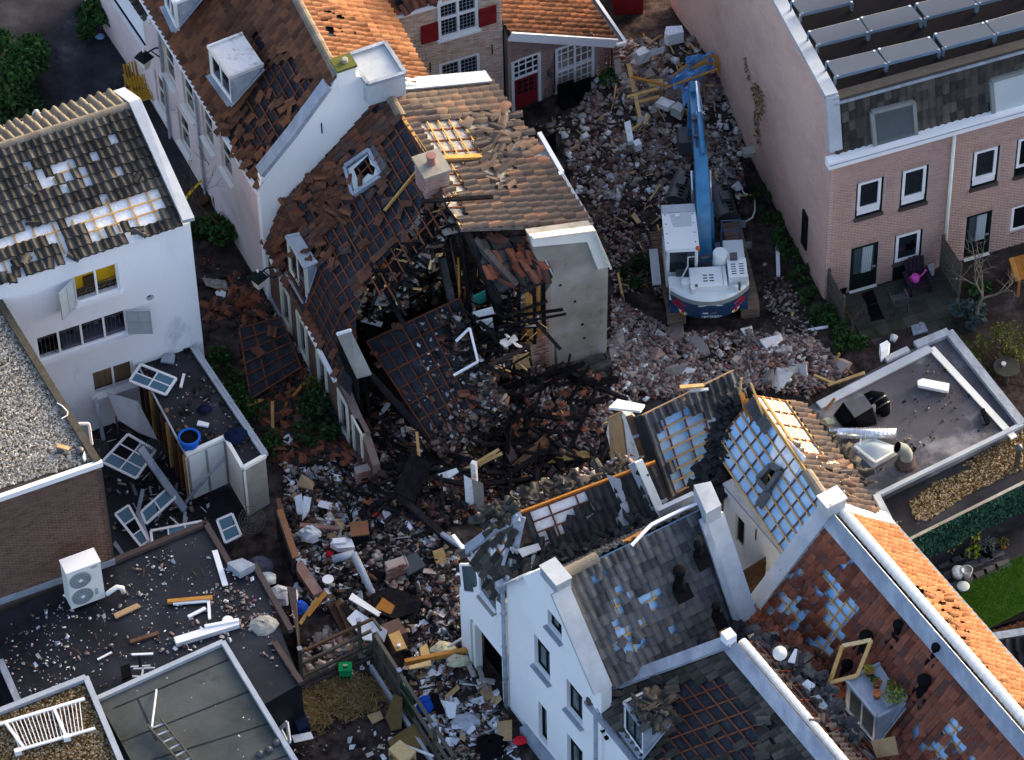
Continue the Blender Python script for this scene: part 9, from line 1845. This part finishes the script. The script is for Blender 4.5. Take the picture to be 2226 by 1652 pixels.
S('in the valley between the two lower roofs',px("1640,1370 1700,1420 1800,1500 1830,1560 1880,1650 1800,1650 1730,1560 1650,1430"),330,'loose_tile','tile_slate',.3,.34,lambda u,v:G(u,v,6.7),.45,.35);S('in the valley between the two lower roofs',px("1620,1340 1700,1380 1780,1440 1790,1490 1700,1430"),110,'loose_tile','tile_red',.3,.34,lambda u,v:G(u,v,5.8),.4,.2)
S('on the tile covered dormer',C2("720,950 930,880 1220,960 1140,1110 900,1200"),46,'loose_tile','tile_dark',.3,.34,lambda u,v:G(u,v,6.85),.35,.15);S('slipped behind the grey flat roof',px("1700,905 1770,930 1850,1000 1890,1060 1860,1060 1790,1000 1710,940"),130,'loose_tile','tile_dark',.3,.34,lambda u,v:G(u,v,5.0),.4,.3)
S('slipped along the gutter of the sunlit roof',pl(16,"1300,270 1500,420 1680,560 1900,900 1850,940 1640,600 1450,450"),60,'loose_tile','tile_orange_lit',.3,.34,lambda u,v:G(u,v,7.0),.4,.15)
S('on the collapsed house roof',px("600,470 640,430 760,340 800,420 760,560 660,600"),40,'loose_tile','tile_brown',.3,.34,onH3,.2,.1);S('on the grey flat roof',px("1790,900 2030,770 2190,930 1930,1050"),70,'plaster_piece','rubble_dark',.04,.16,2.58)
S('on the grey green garage roof',px("230,1530 480,1410 620,1650 300,1650"),26,'paper_scrap','paper',.03,.1,2.75)
LAB={'brick_piece':('broken brick','brick'),'plaster_piece':('broken plaster lump','plaster'),'board_piece':('broken board piece','board'),'wood_piece':('splintered wood lath','wood'),'paper_scrap':('scattered paper scrap','paper'),'metal_scrap':('bent metal scrap','metal'),'loose_tile':('loose roof tile','roof tile')}
ADJ={'rubble':'grey red ','rubble_white':'pale ','rubble_dark':'blackened ','rubble_tile':'red and black ','wood_new':'yellow ','wood_brown':'brown ','burnt':'charred ','wood_orange':'orange ','board_tan':'tan ','tile_black':'black ','tile_dark':'dark grey ','tile_red':'red ','tile_slate':'slate grey ','tile_orange_lit':'orange ','tile_brown':'brown ','white_paint':'white painted '}
for kind,L_ in POOL.items():
 L_=[q for q in L_ if inframe(q[4].translation,5)];L_.sort(key=lambda q:-q[0]);lab,cat=LAB[kind];rest={}
 for i,(s,zone,me,m,f)in enumerate(L_):
  if i<300:
   o=bpy.data.objects.new(kind,me);col.objects.link(o);o.matrix_basis=f;a=ADJ.get(m,'');b='large 'if i<60 else '';tag(o,b+a+lab+' '+zone,cat,b+a+lab+'s '+zone)
  else:rest.setdefault((zone,m),{}).setdefault(me.name,(me,[]))[1].append(f)
 for(zone,m),d in rest.items():
  o=numpy_mesh(kind.split('_')[0]+'_rubble',[(fr,me)for me,fr in d.values()],m);tag(o,'small '+lab+'s '+zone,'rubble',None,'stuff')
def litter(name,lab,poly,n,m,s,z=None):
 r=random.Random(n);us=[p[0]for p in poly];vs=[p[1]for p in poly];fr=[]
 me=bpy.data.meshes.new(name);me.from_pydata([(-.06,-1,0),(.06,-1,0),(.06,1,.06),(-.06,1,.06)],[],[(0,1,2,3)]);me.materials.append(M[m])
 while len(fr)<n:
  u,v=r.gauss((min(us)+max(us))/2,(max(us)-min(us))/3.5),r.gauss((min(vs)+max(vs))/2,(max(vs)-min(vs))/3.5)
  if not inpoly((u,v),poly):continue
  a=r.uniform(0,6.3);k=s*r.uniform(.5,1.4);p=gz(u,v)if z is None else G(u,v,z);x,y=Vector((math.cos(a),math.sin(a),0)),Vector((-math.sin(a),math.cos(a),r.uniform(0,.4)))
  fr.append(frame(p+ZV*r.uniform(.02,.10),x*k*1.6,y*k,ZV*k))
 tag(numpy_mesh(name,[(fr,me)],m),lab,'straw',None,'stuff')
litter('straw','dry straw strewn over the courtyard behind the railing',px("660,1500 760,1460 850,1480 850,1540 760,1570 670,1550"),1500,'straw',.11);litter('straw','heap of yellow straw behind the garage edge',px("590,1530 660,1500 720,1560 700,1600 640,1570"),900,'straw',.15);litter('straw','dry grass tuft hanging over the garden wall',px("630,1120 680,1150 690,1220 655,1230"),500,'straw',.12)
